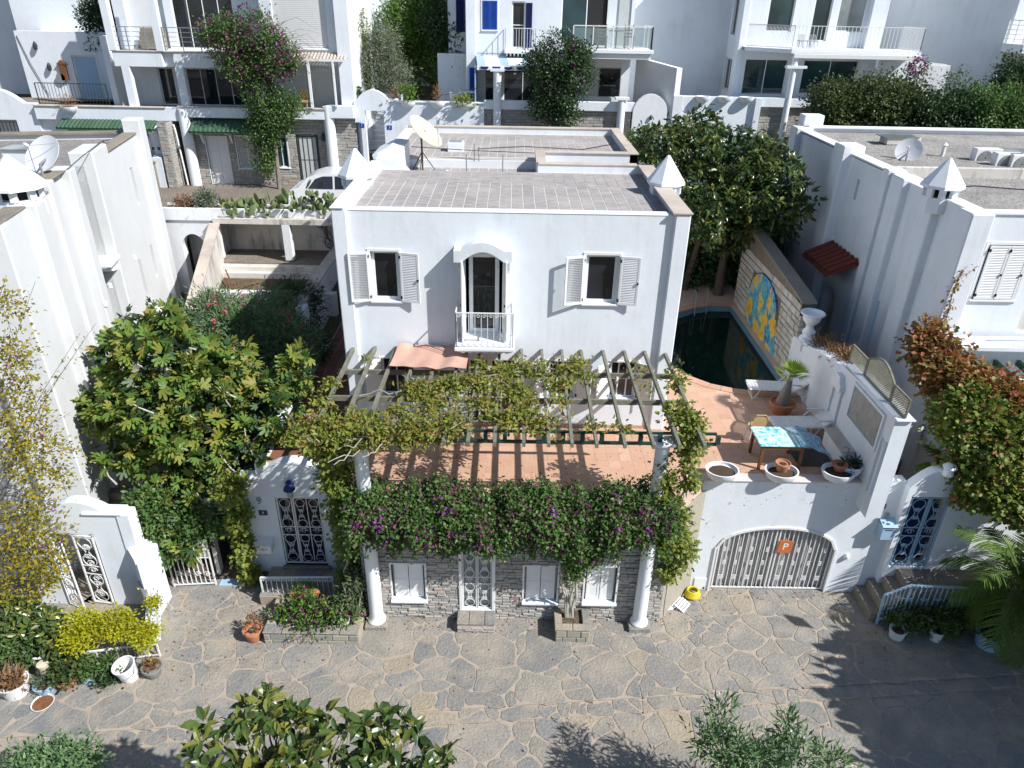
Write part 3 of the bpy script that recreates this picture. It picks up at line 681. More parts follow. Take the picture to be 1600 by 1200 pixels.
def stones_on_wall(parent, u0, u1, z0, z1, d, axis='y', sign=1, holes=(), course=.075, ln=(.14, .34), mat='ledge', maxobj=300, prox=None, proud=(.015, .04), gap=.008, vis=None, name='stone', seed=3, jit=0):
    """individual facing stones on a wall plane; biggest ones as objects, the rest joined"""
    rg = random.Random(seed); L = []
    z = z0; row = 0
    while z < z1 - .02:
        h = course * rg.uniform(.8, 1.25); h = min(h, z1 - z)
        u = u0 - rg.uniform(0, ln[0])
        while u < u1:
            w_ = rg.uniform(*ln); a, b = max(u, u0), min(u + w_, u1)
            if b - a > .03 and not any(hh[0] < b and hh[1] > a and hh[2] < z + h and hh[3] > z for hh in holes): L.append((a, b, z, z + h, rg.uniform(*proud)))
            elif b - a > .03:
                for hh in holes:
                    if hh[0] < b and hh[1] > a and hh[2] < z + h - .02 and hh[3] > z + .02:
                        if a < hh[0] - .04: L.append((a, hh[0], z, z + h, rg.uniform(*proud)))
                        if b > hh[1] + .04: L.append((hh[1], b, z, z + h, rg.uniform(*proud)))
                        break
                else: L.append((a, b, z, z + h, rg.uniform(*proud)))
            u += w_
        z += h; row += 1
    def geo(mb, s):
        a, b, c, e, p = s; g = gap / 2; j = lambda: rg.uniform(-jit, jit)
        lo, hi = (d - sign * p, d + sign * .01)
        c0 = .35 * p
        # chamfered block: back rectangle, front rectangle inset
        if axis == 'y': f = lambda u, q, z_: (u, q, z_)
        else: f = lambda u, q, z_: (q, u, z_)
        A = [f(a + g, hi, c + g), f(b - g, hi, c + g), f(b - g, hi, e - g), f(a + g, hi, e - g)]
        ins = min(.012, (e - c) * .2)
        B = [f(a + g + ins + j(), lo, c + g + ins), f(b - g - ins, lo, c + g + ins + j()), f(b - g - ins + j(), lo, e - g - ins), f(a + g + ins, lo, e - g - ins + j())]
        mid = lo + sign * c0
        C = [f(a + g, mid, c + g), f(b - g, mid, c + g), f(b - g, mid, e - g), f(a + g, mid, e - g)]
        mb.add(A + C + B, [(0, 1, 5, 4), (1, 2, 6, 5), (2, 3, 7, 6), (3, 0, 4, 7), (4, 5, 9, 8), (5, 6, 10, 9), (6, 7, 11, 10), (7, 4, 8, 11), (8, 9, 10, 11)])
    key = (lambda s: (s[1] - s[0]) * (s[3] - s[2]) * (vis(s) if vis else 1))
    L.sort(key=key, reverse=True)
    for s in L[:maxobj]:
        mb = MB(); geo(mb, s); part(name, mb, M[mat], parent)
    if len(L) > maxobj:
        mb = MB()
        for s in L[maxobj:]: geo(mb, s)
        part(name + 's', mb, M[mat + '_i'], parent, kind='stuff')
def tile_floor(parent, x0, x1, y0, y1, z, t, mat, maxobj, inside=lambda x, y: True, score=lambda x, y: 0, h=.02, gap=.008, rot=0, name='tile', th=None):
    ty = th or t; nx = int(math.ceil((x1 - x0) / t)); ny = int(math.ceil((y1 - y0) / ty)); L = []
    for i in range(nx):
        for j in range(ny):
            a, b = x0 + i * t, min(x1, x0 + (i + 1) * t); c, d = y0 + j * ty, min(y1, y0 + (j + 1) * ty)
            if b - a < .05 or d - c < .05: continue
            if inside((a + b) / 2, (c + d) / 2): L.append((a, b, c, d))
    L.sort(key=lambda q: score((q[0] + q[1]) / 2, (q[2] + q[3]) / 2), reverse=True)
    me = {}
    for (a, b, c, d) in L[:maxobj]:
        k = (round(b - a, 3), round(d - c, 3))
        if k not in me:
            mb = MB(); mb.box(-(b - a) / 2 + gap / 2, (b - a) / 2 - gap / 2, -(d - c) / 2 + gap / 2, (d - c) / 2 - gap / 2, -h, 0, 0, .003); me[k] = mb.mesh(name, M[mat])
        o = link(name, me[k], parent); o.location = Vector(((a + b) / 2, (c + d) / 2, z + random.uniform(-.0015, .0015))) - Vector(parent.location)
        o.rotation_euler = (random.uniform(-.003, .003), random.uniform(-.003, .003), 0)
    if len(L) > maxobj:
        mb = MB()
        for (a, b, c, d) in L[maxobj:]: mb.box(a + gap / 2, b - gap / 2, c + gap / 2, d - gap / 2, z - h, z + random.uniform(-.0015, .0015))
        part(name + 's', mb, M[mat + '_i'], parent, kind='stuff')
def fence_rail(mb, a, b, h, n, th=.016, curl=True, base=.06):
    a = Vector(a); b = Vector(b)
    mb.bar(a + Vector((0, 0, h)), b + Vector((0, 0, h)), .045, .03); mb.bar(a + Vector((0, 0, base)), b + Vector((0, 0, base)), .03, .025)
    for i in range(n + 1):
        p = a.lerp(b, i / n); mb.bar(p + Vector((0, 0, base if 0 < i < n else 0)), p + Vector((0, 0, h)), th if 0 < i < n else .035, th if 0 < i < n else .035)
    return mb

# ================================================================== SETTING
def sheet(name, pts, faces, mat, label=None):
    mb = MB(); mb.add(pts, faces); o = link(name, mb.mesh(name, mat)); return props(o, label, None, None, 'structure')
# hillside: street level in front, one storey up at the lane, rising behind
prof = [(-60, -3.5), (-18, -.9), (-9.5, -.18), (-2.0, -.15), (2, .2), (8.0, 2.6), (11.95, 3.4), (12.0, 5.78), (12.3, 5.82), (17.42, 5.84), (17.48, 7.0), (26, 9.4), (31, 10.2), (45, 19), (80, 34), (150, 52), (300, 75)]
xs = [-220, -90, -40, -20, -9, 0, 9, 20, 40, 90, 220]
pts = [(x, y, z) for y, z in prof for x in xs]; nx_ = len(xs)
sheet('hillside', pts, [(j * nx_ + i, j * nx_ + i + 1, (j + 1) * nx_ + i + 1, (j + 1) * nx_ + i) for j in range(len(prof) - 1) for i in range(nx_ - 1)], M['dirt'])
lane = sheet('lane', [(-40, 11.25, 5.86), (40, 11.25, 5.86), (40, 17.2, 5.90), (-40, 17.2, 5.90)], [(0, 1, 2, 3)], M['lane'])
# street: mortar bed in three strips, paving stones on it
def yline(x): return -5.98 + .09 * x
street = thing('street', None, None, (0, 0, 0), 0, None, 'structure')
bed = MB()
X0, X1 = -26.0, 26.0
bed.quad((X0, yline(X0), 0), (X1, yline(X1), 0), (X1, 2, 0), (X0, 2, 0))
bed.quad((X0, yline(X0) , -.035), (X1, yline(X1), -.035), (X1, yline(X1), 0), (X0, yline(X0), 0))
bed.quad((X0, yline(X0) - .34, -.035), (X1, yline(X1) - .34, -.035), (X1, yline(X1), -.035), (X0, yline(X0), -.035))
bed.quad((X0, yline(X0) - .34, -.06), (X1, yline(X1) - .34, -.06), (X1, yline(X1) - .34, -.035), (X0, yline(X0) - .34, -.035))
bed.quad((X0, -9.5, -.06), (X1, -9.5, -.06), (X1, yline(X1) - .34, -.06), (X0, yline(X0) - .34, -.06))
part('mortar_bed', bed, M['mortar'], street)
def clip(poly, a, b, c):
    out = []
    for i in range(len(poly)):
        p, q = poly[i], poly[(i + 1) % len(poly)]
        dp, dq = a * p[0] + b * p[1] - c, a * q[0] + b * q[1] - c
        if dp <= 0: out.append(p)
        if dp * dq < 0: t = dp / (dp - dq); out.append((p[0] + (q[0] - p[0]) * t, p[1] + (q[1] - p[1]) * t))
    return out
def area(p): return abs(sum(p[i][0] * p[(i + 1) % len(p)][1] - p[(i + 1) % len(p)][0] * p[i][1] for i in range(len(p)))) / 2
def crazy(x0, x1, lo, hi, cell, seed, gap):
    rg = random.Random(seed); pts = []
    tries = 0
    n = int((x1 - x0) * (hi(0) - lo(0)) / (cell * cell) * 1.0)
    while len(pts) < n and tries < n * 60:
        tries += 1; x = rg.uniform(x0, x1); a, b = lo(x), hi(x); y = rg.uniform(a, b)
        dm = cell * rg.choice((.38, .5, .7, 1.0, 1.45, 1.7))
        if all((x - p[0]) ** 2 + (y - p[1]) ** 2 > (dm * .5 + p[2] * .5) ** 2 for p in pts): pts.append((x, y, dm))
    res = []
    for i, (x, y, d_) in enumerate(pts):
        s = 2.2 * cell; poly = [(x - s, y - s), (x + s, y - s), (x + s, y + s), (x - s, y + s)]
        poly = clip(poly, 0, -1, -(lo(x) + .0)); poly = clip(poly, 0, 1, hi(x))
        for j, (u, v, e) in enumerate(pts):
            if j == i or (u - x) ** 2 + (v - y) ** 2 > (3.2 * cell) ** 2: continue
            a, b = u - x, v - y; L2 = a * a + b * b
            k = .5 + (d_ ** 2 - e ** 2) * .22 / L2; k = min(.85, max(.15, k))
            c = a * (x + a * k) + b * (y + b * k); poly = clip(poly, a, b, c - gap * rg.uniform(.25, 2.2) * math.sqrt(L2) * .5)
            if len(poly) < 3: break
        if len(poly) >= 3 and area(poly) > .012: res.append(poly)
    return res
def stone_mesh(mb, poly, z, rg, base, smalljit=.012):
    n = len(poly); pts = []
    cx = sum(p[0] for p in poly) / n; cy = sum(p[1] for p in poly) / n
    for i in range(n):        # soften corners, wobble long edges
        p, q, r = poly[i - 1], poly[i], poly[(i + 1) % n]
        l1 = math.hypot(q[0] - p[0], q[1] - p[1]); l2 = math.hypot(r[0] - q[0], r[1] - q[1]); k = .2
        a1 = min(k * l1, .07) / max(l1, 1e-6); a2 = min(k * l2, .07) / max(l2, 1e-6)
        pts.append((q[0] + (p[0] - q[0]) * a1, q[1] + (p[1] - q[1]) * a1)); pts.append((q[0] + (r[0] - q[0]) * a2, q[1] + (r[1] - q[1]) * a2))
        if l2 > .35: m = rg.uniform(.4, .6); pts.append((q[0] + (r[0] - q[0]) * m + rg.uniform(-.02, .02), q[1] + (r[1] - q[1]) * m + rg.uniform(-.02, .02)))
    sp = []
    for i in range(len(pts)):
        a, b = pts[i], pts[(i + 1) % len(pts)]; m = max(1, int(math.hypot(b[0] - a[0], b[1] - a[1]) / .17))
        sp += [(a[0] + (b[0] - a[0]) * k / m, a[1] + (b[1] - a[1]) * k / m) for k in range(m)]
    wa, wb = (.05, .04) if z > -.04 or True else (0, 0)
    pts = [(x + wa * math.sin(7.3 * y + 3 * math.sin(2.1 * x)) + .018 * math.sin(23 * y + 9 * x) + rg.uniform(-.006, .006), y + wb * math.sin(6.1 * x + 2 + 3 * math.sin(2.9 * y)) + .016 * math.sin(21 * x - 8 * y) + rg.uniform(-.006, .006)) for x, y in sp]
    n = len(pts); tx, ty = rg.uniform(-.006, .006), rg.uniform(-.006, .006)
    top = [(cx + (x - cx) * .975, cy + (y - cy) * .975, z + (x - cx) * tx + (y - cy) * ty) for x, y in pts]
    mid = [(x, y, z - .008) for x, y in pts]; bot = [(x, y, base) for x, y in pts]
    mb.add(top + mid + bot, [tuple(range(n))] + [(n + i, n + (i + 1) % n, (i + 1) % n, i) for i in range(n)] + [(2 * n + i, 2 * n + (i + 1) % n, n + (i + 1) % n, n + i) for i in range(n)])
ST = []
ST += [(p, .012) for p in crazy(-13.5, 14.5, lambda x: yline(x) + .01, lambda x: -2.15, .60, 11, .026)]
ST += [(p, -.024) for p in crazy(-12.0, 13.0, lambda x: yline(x) - .33, lambda x: yline(x) - .02, .34, 5, .024)]
ST += [(p, -.048) for p in crazy(-11.0, 12.0, lambda x: -8.9, lambda x: yline(x) - .36, .60, 23, .026)]
def sscore(p):
    cx = sum(q[0] for q in p) / len(p); cy = sum(q[1] for q in p) / len(p)
    inside = -10.4 < cx < 11.0 and cy > -7.6
    return area(p) * (1 if inside else .001)
ST.sort(key=lambda s: sscore(s[0]), reverse=True)
rg_ = random.Random(3)
for p, z in ST[:300]:
    mb = MB(); stone_mesh(mb, p, z, rg_, z - .03); link('paving_stone', mb.mesh('paving_stone', M['flag']), street)
mb = MB()
for p, z in ST[300:]: stone_mesh(mb, p, z, rg_, z - .03)
M['flag_i'] = varied('flagstones', [(.27, .272, .268), (.33, .31, .275), (.36, .325, .27), (.30, .295, .28), (.42, .36, .27)], .8, 'isl', 19, (1.0, 16, .03), .25, .85, (.42, .36, .285), .7)
props(link('paving_stones', mb.mesh('paving_stones', M['flag_i']), street), None, None, None, 'stuff')

# ---- pool terrace: slab with a hole for the pool
TZ = 3.53
from mathutils.geometry import tessellate_polygon
pool_raw = [(4.75, 4.9), (5.1, 3.86), (5.55, 3.1), (6.1, 2.6), (6.7, 2.33), (7.3, 2.2), (7.9, 2.12), (8.38, 2.12), (8.40, 9.0), (7.6, 8.98), (6.9, 8.7), (6.2, 8.2), (5.4, 7.4), (4.9, 6.4), (4.7, 5.6)]
outer = [(-5.95, -.2), (-5.95, -1.8), (-3.5, -1.8), (-3.5, -3.45), (3.88, -3.45), (4.83, -2.25), (9.0, -2.25), (9.0, 12.2), (-5.95, 12.2)]
def tess(polys, z):
    tri = tessellate_polygon([[Vector((x, y, 0)) for x, y in p] for p in polys]); flat = [q for p in polys for q in p]
    return [(x, y, z) for x, y in flat], [tuple(t) for t in tri]
terrace = thing('terrace', None, None, (0, 0, 0), 0, None, 'structure')
mb = MB(); v, f = tess([outer, pool_raw], TZ - .005); mb.add(v, f)
n = len(outer); mb.add([(x, y, TZ - .005) for x, y in outer] + [(x, y, TZ - .3) for x, y in outer], [(i, (i + 1) % n, n + (i + 1) % n, n + i) for i in range(n)])
part('slab', mb, M['grout'], terrace)
def inpoly(x, y, poly):
    c = False; j = len(poly) - 1
    for i in range(len(poly)):
        if (poly[i][1] > y) != (poly[j][1] > y) and x < (poly[j][0] - poly[i][0]) * (y - poly[i][1]) / (poly[j][1] - poly[i][1]) + poly[i][0]: c = not c
        j = i
    return c
cop = []
n = len(pool_raw); cxp = sum(p[0] for p in pool_raw) / n; cyp = sum(p[1] for p in pool_raw) / n
for i in range(n):
    p, q, r = Vector(pool_raw[i - 1]), Vector(pool_raw[i]), Vector(pool_raw[(i + 1) % n])
    t = ((q - p).normalized() + (r - q).normalized()).normalized(); nn = Vector((-t.y, t.x))
    if nn.dot(q - Vector((cxp, cyp))) < 0: nn = -nn
    cop.append((q.x + nn.x * .3, q.y + nn.y * .3))
tile_floor(terrace, -3.9, 8.4, -3.42, 2.7, TZ, .305, 'terra', 300,
    lambda x, y: inpoly(x, y, [(-3.95, -3.42), (3.8, -3.42), (4.75, -2.1), (8.42, -2.1), (8.42, 2.7), (4.2, 2.7), (4.2, 0), (-3.95, 0)]) and not inpoly(x, y, cop),
    lambda x, y: (2 if (x > 3.5 and y < 2.4) else 1 if y < -1.2 and x > -1 else 0) + (-y) * .05 + x * .01, gap=.009)
tile_floor(terrace, 4.2, 8.4, 2.7, 5.0, TZ, .305, 'terra', 0, lambda x, y: not inpoly(x, y, cop), gap=.009)
M['path_brick'] = varied('red_path_brick', [(.22, .09, .06), (.27, .12, .08), (.18, .08, .06)], .8, 'obj', 9, (.3, 30, .01), .2, .4)
M['path_brick_i'] = varied('red_path_bricks', [(.22, .09, .06), (.27, .12, .08), (.18, .08, .06)], .8, 'isl', 9, (.3, 30, .01), .2, .4)
tile_floor(terrace, -5.93, -4.2, -1.8, 9.5, TZ, .30, 'path_brick', 120, lambda x, y: True, lambda x, y: 1 if -1 < y < 5 else 0, name='path_tile')
# pool
pool = thing('pool', None, None, (0, 0, 0), 0, None, 'structure')
mb = MB(); v, f = tess([pool_raw], TZ - .24); mb.add(v, f); part('water', mb, M['water'], pool)
mb = MB(); mb.add([(x, y, TZ - .01) for x, y in pool_raw] + [(x, y, TZ - 1.2) for x, y in pool_raw], [(i, (i + 1) % n, n + (i + 1) % n, n + i) for i in range(n)]); part('pool_lining', mb, M['pool_tile'], pool)
for i in range(n):
    j = (i + 1) % n
    if 7 <= i <= 7: continue
    seg = max(1, int(round((Vector(pool_raw[j]) - Vector(pool_raw[i])).length / .42)))
    for k in range(seg):
        a0, a1 = k / seg + .01, (k + 1) / seg - .01
        L_ = lambda P_, Q_, t: (P_[0] + (Q_[0] - P_[0]) * t, P_[1] + (Q_[1] - P_[1]) * t)
        mb = MB(); mb.prism([L_(pool_raw[i], pool_raw[j], a0), L_(pool_raw[i], pool_raw[j], a1), L_(cop[i], cop[j], a1), L_(cop[i], cop[j], a0)], TZ - .05, TZ + .018)
        part('coping_stone', mb, M['terra'], pool)
lad = thing('pool_ladder', 'chrome pool ladder handrails rising from the far edge of the dark pool', 'ladder', (7.2, 8.8, TZ))
for dx in (0, .5):
    mb = MB(); x = 6.93 + dx; y = 8.62 + dx * .55
    mb.tube([(x, y + .35, TZ), (x, y + .33, TZ + .5), (x, y + .2, TZ + .68), (x, y, TZ + .6), (x, y - .12, TZ - .3)], .02, 6); part('handrail', mb, M['grey_metal'], lad, True)

# ================================================================== MAIN HOUSE
H = thing('villa', 'large white cube villa with shuttered windows and tiled flat roof behind the vine pergola', 'house', (0, 0, TZ))
PL = M['plaster']
up_holes = [(-3.36, -2.70, 7.08, 8.33), (1.80, 2.58, 7.10, 8.33), (-1.10, -.20, 6.22, 8.30)]
lo_holes = [(-3.30, -2.55, 4.42, 5.5), (-1.1, .12, TZ, 5.5), (1.02, 1.72, 4.42, 5.5), (2.62, 3.30, 4.42, 5.5)]
mb = MB(); mb.wall(-4.08, 4.06, TZ, 9.30, 0, .28, up_holes + lo_holes)
mb.wall(.28, 5.25, TZ, 9.36, -4.17, -3.9, [], 'x'); mb.wall(.28, 5.25, TZ, 9.36, 3.87, 4.14, [], 'x')
mb.wall(-4.17, 4.14, TZ, 9.0, 5.25, 5.5, [])
part('wall', mb, PL, H)
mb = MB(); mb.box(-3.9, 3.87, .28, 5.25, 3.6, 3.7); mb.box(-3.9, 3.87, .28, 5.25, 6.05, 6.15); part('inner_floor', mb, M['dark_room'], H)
for a, b in ((-4.17, -3.82), (3.78, 4.14)):
    mb = MB(); mb.box(a, b, -.11, .28, TZ, 9.36, 0, .025); part('pilaster', mb, PL, H)
# parapet copings
mb = MB(); mb.box(3.70, 4.17, -.14, 5.3, 9.36, 9.41, 0, .01); part('coping', mb, M['coping'], H)
mb = MB(); mb.box(-4.19, -3.86, -.14, 5.3, 9.36, 9.40, 0, .012); part('coping', mb, M['plaster'], H)
mb = MB(); mb.box(.75, 3.70, 5.24, 5.52, 9.36, 9.41, 0, .01); part('coping', mb, M['coping'], H)
mb = MB(); mb.box(.75, 4.14, 5.26, 5.5, 9.0, 9.36); part('parapet', mb, PL, H)
rd = MB(); rd.box(-3.9, 3.87, .1, 5.26, 8.95, 9.14); roof = part('roof_deck', rd, M['roofgrout'], H)
roof.location = (0, 0, 0)
def rt(parent, x0, x1, y0, y1, z, maxo, sc=lambda x, y: -y):
    hold = Vector(parent.location)
    tile_floor_w(parent, x0, x1, y0, y1, z, .292, maxo, sc)
def tile_floor_w(parent, x0, x1, y0, y1, z, t, maxo, sc):
    off = Vector((0, 0, 0)); p = parent
    while p is not None: off += Vector(p.location); p = p.parent
    nx, ny = int(round((x1 - x0) / t)), int(round((y1 - y0) / t)); dx, dy = (x1 - x0) / nx, (y1 - y0) / ny
    L = [(i, j) for i in range(nx) for j in range(ny)]; L.sort(key=lambda q: sc(q[0], q[1]), reverse=True)
    mb = MB(); mb.box(-dx / 2 + .011, dx / 2 - .011, -dy / 2 + .009, dy / 2 - .009, -.02, 0, 0, .003); me = mb.mesh('roof_tile', M['rooftile'])
    for i, j in L[:maxo]:
        o = link('roof_tile', me, parent, Vector((x0 + (i + .5) * dx, y0 + (j + .5) * dy, z + random.uniform(-.002, .002))) - off, (random.uniform(-.004, .004), random.uniform(-.004, .004), 0))
    if len(L) > maxo:
        mb = MB()
        for i, j in L[maxo:]: mb.box(x0 + i * dx + .006, x0 + (i + 1) * dx - .006, y0 + j * dy + .006, y0 + (j + 1) * dy - .006, z - .02, z + random.uniform(-.002, .002))
        part('roof_tiles', mb, M['rooftile_i'], parent, kind='stuff')
rt(roof, -3.86, 3.84, .30, 5.22, 9.146, 300)
mb = MB(); mb.box(-3.84, 3.80, -.012, .30, 9.295, 9.325, 0, .01); mb.box(-3.84, 3.80, .02, .28, 9.14, 9.295); part('roof_edge', mb, M['plaster'], H)
chimney(H, 4.08, 2.85, 9.10, 10.14, .39); chimney(H, -4.22, 3.3, 8.9, 10.09, .39)
# rear wing, one parapet lower roof beyond a sunk strip
B = thing('rear_wing', 'low rear wing of the villa with tiled roof and travertine parapets beside the lane', 'building', (0, 5.5, TZ))
mb = MB()
mb.wall(.75, 4.02, TZ, 9.32, 7.35, 7.6, []); mb.wall(7.35, 12.3, TZ, 9.32, 3.78, 4.02, [], 'x'); mb.wall(-4.1, 4.02, TZ, 9.32, 12.3, 12.5, [])
mb.wall(-4.1, .75, TZ, 9.02, 7.5, 7.7, []); mb.wall(5.5, 12.3, TZ, 9.2, -4.1, -3.9, [], 'x'); mb.wall(5.52, 7.35, TZ, 9.34, .75, .98, [], 'x')
part('wall', mb, M['plaster_side'], B)
mb = MB(); mb.box(-3.9, .75, 5.5, 7.5, 8.6, 8.78); part('lower_deck', mb, M['roofgrout'], B)
lowd = bpy.data.objects['lower_deck']; tile_floor_w(lowd, -3.8, .74, 5.52, 7.49, 8.786, .3, 110, lambda i, j: i)
mb = MB(); mb.box(-3.9, 3.78, 7.62, 12.3, 8.95, 9.10); up = part('upper_deck', mb, M['roofgrout'], B)
tile_floor_w(up, -3.86, 3.76, 7.72, 12.26, 9.106, .3, 300, lambda i, j: -j)
for (a, b, c, d, e) in ((.72, 4.06, 7.31, 7.62, 9.32), (3.72, 4.06, 7.62, 12.54, 9.32), (-4.0, 3.72, 12.27, 12.54, 9.32), (.70, 1.02, 5.5, 7.31, 9.34)):
    mb = MB(); mb.box(a, b, c, d, e, e + .05, 0, .01); part('coping', mb, M['coping'], B)
mb = MB(); mb.box(-4.14, -3.85, 7.0, 12.27, 9.2, 9.26, 0, .01); part('coping', mb, M['plaster_side'], B)
# stair-head block with sloped sides beside the antenna
mb = MB(); mb.prism([(-4.1, 8.7), (-3.35, 8.7), (-3.35, 9.62), (-3.75, 9.66), (-4.3, 9.4)], 6.1, 7.6, 'y'); mb.prism([(-4.1, 8.8), (-3.0, 8.8), (-3.5, 9.35), (-4.1, 9.4)], 5.55, 6.1, 'y'); part('stair_head', mb, M['plaster'], B)
for (x, y, z, w_, d_, h_) in ((-1.93, 8.7, 9.10, .52, .5, .30), (-2.27, 5.95, 8.78, .56, .46, .20)):
    s = MB(); s.box(x - w_ / 2, x + w_ / 2, y - d_ / 2, y + d_ / 2, z, z + h_, 0, .01); sk = part('skylight', s, M['plaster_new'], B)
    s = MB(); s.box(x - w_ / 2 + .05, x + w_ / 2 - .05, y - d_ / 2 + .05, y + d_ / 2 - .05, z + h_, z + h_ + .02); part('pane', s, M['glass_grey'], sk)
mb = MB()
for x in (-1.4, -.30): mb.bar((x, 5.75, 8.78), (x, 5.75, 9.55), .035, .035)
part('railing_post', mb, M['grey_metal'], B)
mb = MB(); mb.tube([(-3.3, 7.5, 9.42), (-1.35, 7.48, 9.34), (-.75, 7.46, 9.33), (.7, 7.45, 9.30)], .012, 5); mb.tube([(-1.1, 7.5, 9.0), (-1.1, 7.45, 9.45)], .01, 5); mb.tube([(-1.25, 7.5, 9.0), (-1.25, 7.45, 9.55)], .01, 5); part('cable', mb, M['dark_metal'], B)
mb = MB(); mb.tube([(-.9, 6.3, 8.85), (-.7, 6.2, 8.88), (-.45, 6.15, 8.84)], [.05, .06, .02], 6); props(part('sandbag', mb, M['bark'], None), 'small grey bundle lying on the sunk roof strip behind the railing posts', 'bundle')

# windows upstairs
for (u0, u1, z0, z1, _n) in [h + (0,) for h in up_holes[:2]]:
    w_ = window(H, u0, u1, z0, z1, 0, depth=.10, fw=.075, surround=.07)
shutter(H, (-3.40, -.05), PI + R(12), .48, 7.08, 8.33); shutter(H, (-2.66, -.05), R(12) * -1, .48, 7.08, 8.33)
shutter(H, (1.76, -.05), PI + R(17), .48, 7.10, 8.33); shutter(H, (2.62, -.05), R(-10), .48, 7.10, 8.33)
# balcony door with hood
d = window(H, -1.02, -.28, 6.22, 8.28, 0, depth=.14, fw=.10, sill=False, name='balcony_door')
shutter(H, (-1.12, -.02), R(-95), .45, 6.22, 8.25, louvre=False, panels=True); shutter(H, (-.18, -.02), R(-80), .45, 6.22, 8.25, louvre=False, panels=True)
hood = MB()
tp = [(-1.34 + 1.36 * i / 16, 8.50 + .20 * math.sin(PI * min(1, max(0, (i - 2) / 12)))) for i in range(17)]
bt = [(-1.34 + 1.36 * i / 16, 8.22 if i in (0, 16) else 8.22 + .26 * math.sin(PI * min(1, max(0, (i - 2) / 12)))) for i in range(17)]
for i in range(16): hood.prism([bt[i], bt[i + 1], tp[i + 1], tp[i]], -.40, 0.0, 'y')
hp = part('hood', hood, PL, H)
for x in (-1.24, -.08):
    mb = MB(); mb.prism([(-.34, 8.22), (-.01, 8.22), (-.01, 7.88), (-.06, 7.86), (-.10, 7.98), (-.20, 8.02), (-.24, 8.12), (-.34, 8.14)], x - .055, x + .055, 'x'); part('bracket', mb, PL, hp)
bal = MB(); bal.box(-1.34, .12, -.78, 0, 6.10, 6.19, 0, .015); bal.box(-1.27, .05, -.70, 0, 6.04, 6.10, 0, .01); bs = part('balcony', bal, M['plaster_new'], H)
for i in range(7):
    x = -1.14 + i * .18; mb = MB(); mb.prism([(-.62, 6.04), (0, 6.04), (0, 5.86), (-.3, 5.88), (-.5, 5.96), (-.62, 5.98)], x - .04, x + .04, 'x'); part('corbel', mb, M['plaster_new'], bs)
rl = MB(); za, zb = 6.19, 7.12
def brail(rl, pts, n, y0=None):
    for a, b in zip(pts[:-1], pts[1:]):
        rl.bar(a + Vector((0, 0, .9)), b + Vector((0, 0, .9)), .03, .025); rl.bar(a + Vector((0, 0, .06)), b + Vector((0, 0, .06)), .025, .02)
        m = n if abs(a.x - b.x) > .1 else max(3, n // 2)
        for i in range(m + 1): p = a.lerp(b, i / m); rl.bar(p + Vector((0, 0, 0)), p + Vector((0, 0, .9)), .016, .016)
P4 = [Vector((-1.29, -.02, za)), Vector((-1.29, -.73, za)), Vector((.07, -.73, za)), Vector((.07, -.02, za))]
brail(rl, P4, 9)
for i in range(9):
    x = -1.29 + (i + .5) * 1.36 / 9; scroll(rl, (x, -.73, za + .82), .055, 1 if i % 2 else -1, 'y', .008, 1.3)
part('balcony_railing', rl, M['white_metal'], H)
# ground-floor windows under the pergola, open shutters
for (u0, u1, z0, z1) in lo_holes[:1] + lo_holes[2:]:
    window(H, u0, u1, z0, z1, 0, depth=.12, fw=.05, bars=2 if u0 > 0 else 1, rows=1, surround=.05)
    shutter(H, (u0 - .04, -.04), PI + R(35), .40, z0, z1, panels=True, louvre=False); shutter(H, (u1 + .04, -.04), R(-28), .40, z0, z1, panels=True, louvre=False)
window(H, -1.06, -.50, TZ + .02, 5.48, 0, depth=.12, fw=.06, bars=1, rows=4, sill=False, name='terrace_door'); window(H, -.50, .10, TZ + .02, 5.48, 0, depth=.12, fw=.06, bars=1, rows=4, sill=False, name='terrace_door')
mb = MB(); mb.box(-3.82, 3.78, -.02, -.001, TZ, TZ + .09); part('skirting', mb, M['terra'], H)

# ---- porch: stone front below the terrace, garage wall, columns
PB = thing('porch_wall', 'ledgestone ground-floor wall with white shuttered windows under the hanging bougainvillea', 'wall', (0, -3.45, 0))
ph = [(-2.75, -1.95, .62, 1.75), (-1.10, -.28, .28, 2.2), (.45, 1.25, .62, 1.75), (1.92, 2.68, .62, 1.75)]
mb = MB(); mb.wall(-3.45, 3.86, -.05, TZ - .012, -3.45, -3.2, ph); part('wall', mb, M['ledge_back'], PB)
stones_on_wall(PB, -3.45, 3.86, 0.0, 3.4, -3.45, 'y', 1, ph, .085, (.13, .29), 'ledge', 300, vis=lambda s: 1 if s[3] < 2.0 else .01, gap=.010, proud=(.012, .055))
for k, (u0, u1, z0, z1) in enumerate(ph):
    if k == 1: continue
    w_ = window(PB, u0, u1, z0, z1, -3.47, depth=.16, fw=.05, sill=False, surround=.045)
    s = MB(); s.box(u0 - .05, u1 + .05, -3.56, -3.31, z0 - .06, z0 + .004, 0, .01); part('sill', s, M['plaster_new'], w_)
    m_ = (u0 + u1) / 2
    for (a, b) in ((u0 + .05, m_ - .008), (m_ + .008, u1 - .05)): shutter(PB, (a, -3.38), 0, b - a, z0 + .02, z1 - .03, louvre=False, panels=True, hw=False)
u0, u1, z0, z1 = ph[1]
fr = MB(); fr.box(u0 - .03, u0 + .05, -3.5, -3.38, z0, z1, 0, .008); fr.box(u1 - .05, u1 + .03, -3.5, -3.38, z0, z1, 0, .008); fr.box(u0 + .05, u1 - .05, -3.5, -3.38, z1 - .07, z1, 0, .008); fr.box(u0 + .05, u1 - .05, -3.5, -3.38, z0, z0 + .05, 0, .008)
dr = part('door', fr, M['white_wood'], PB)
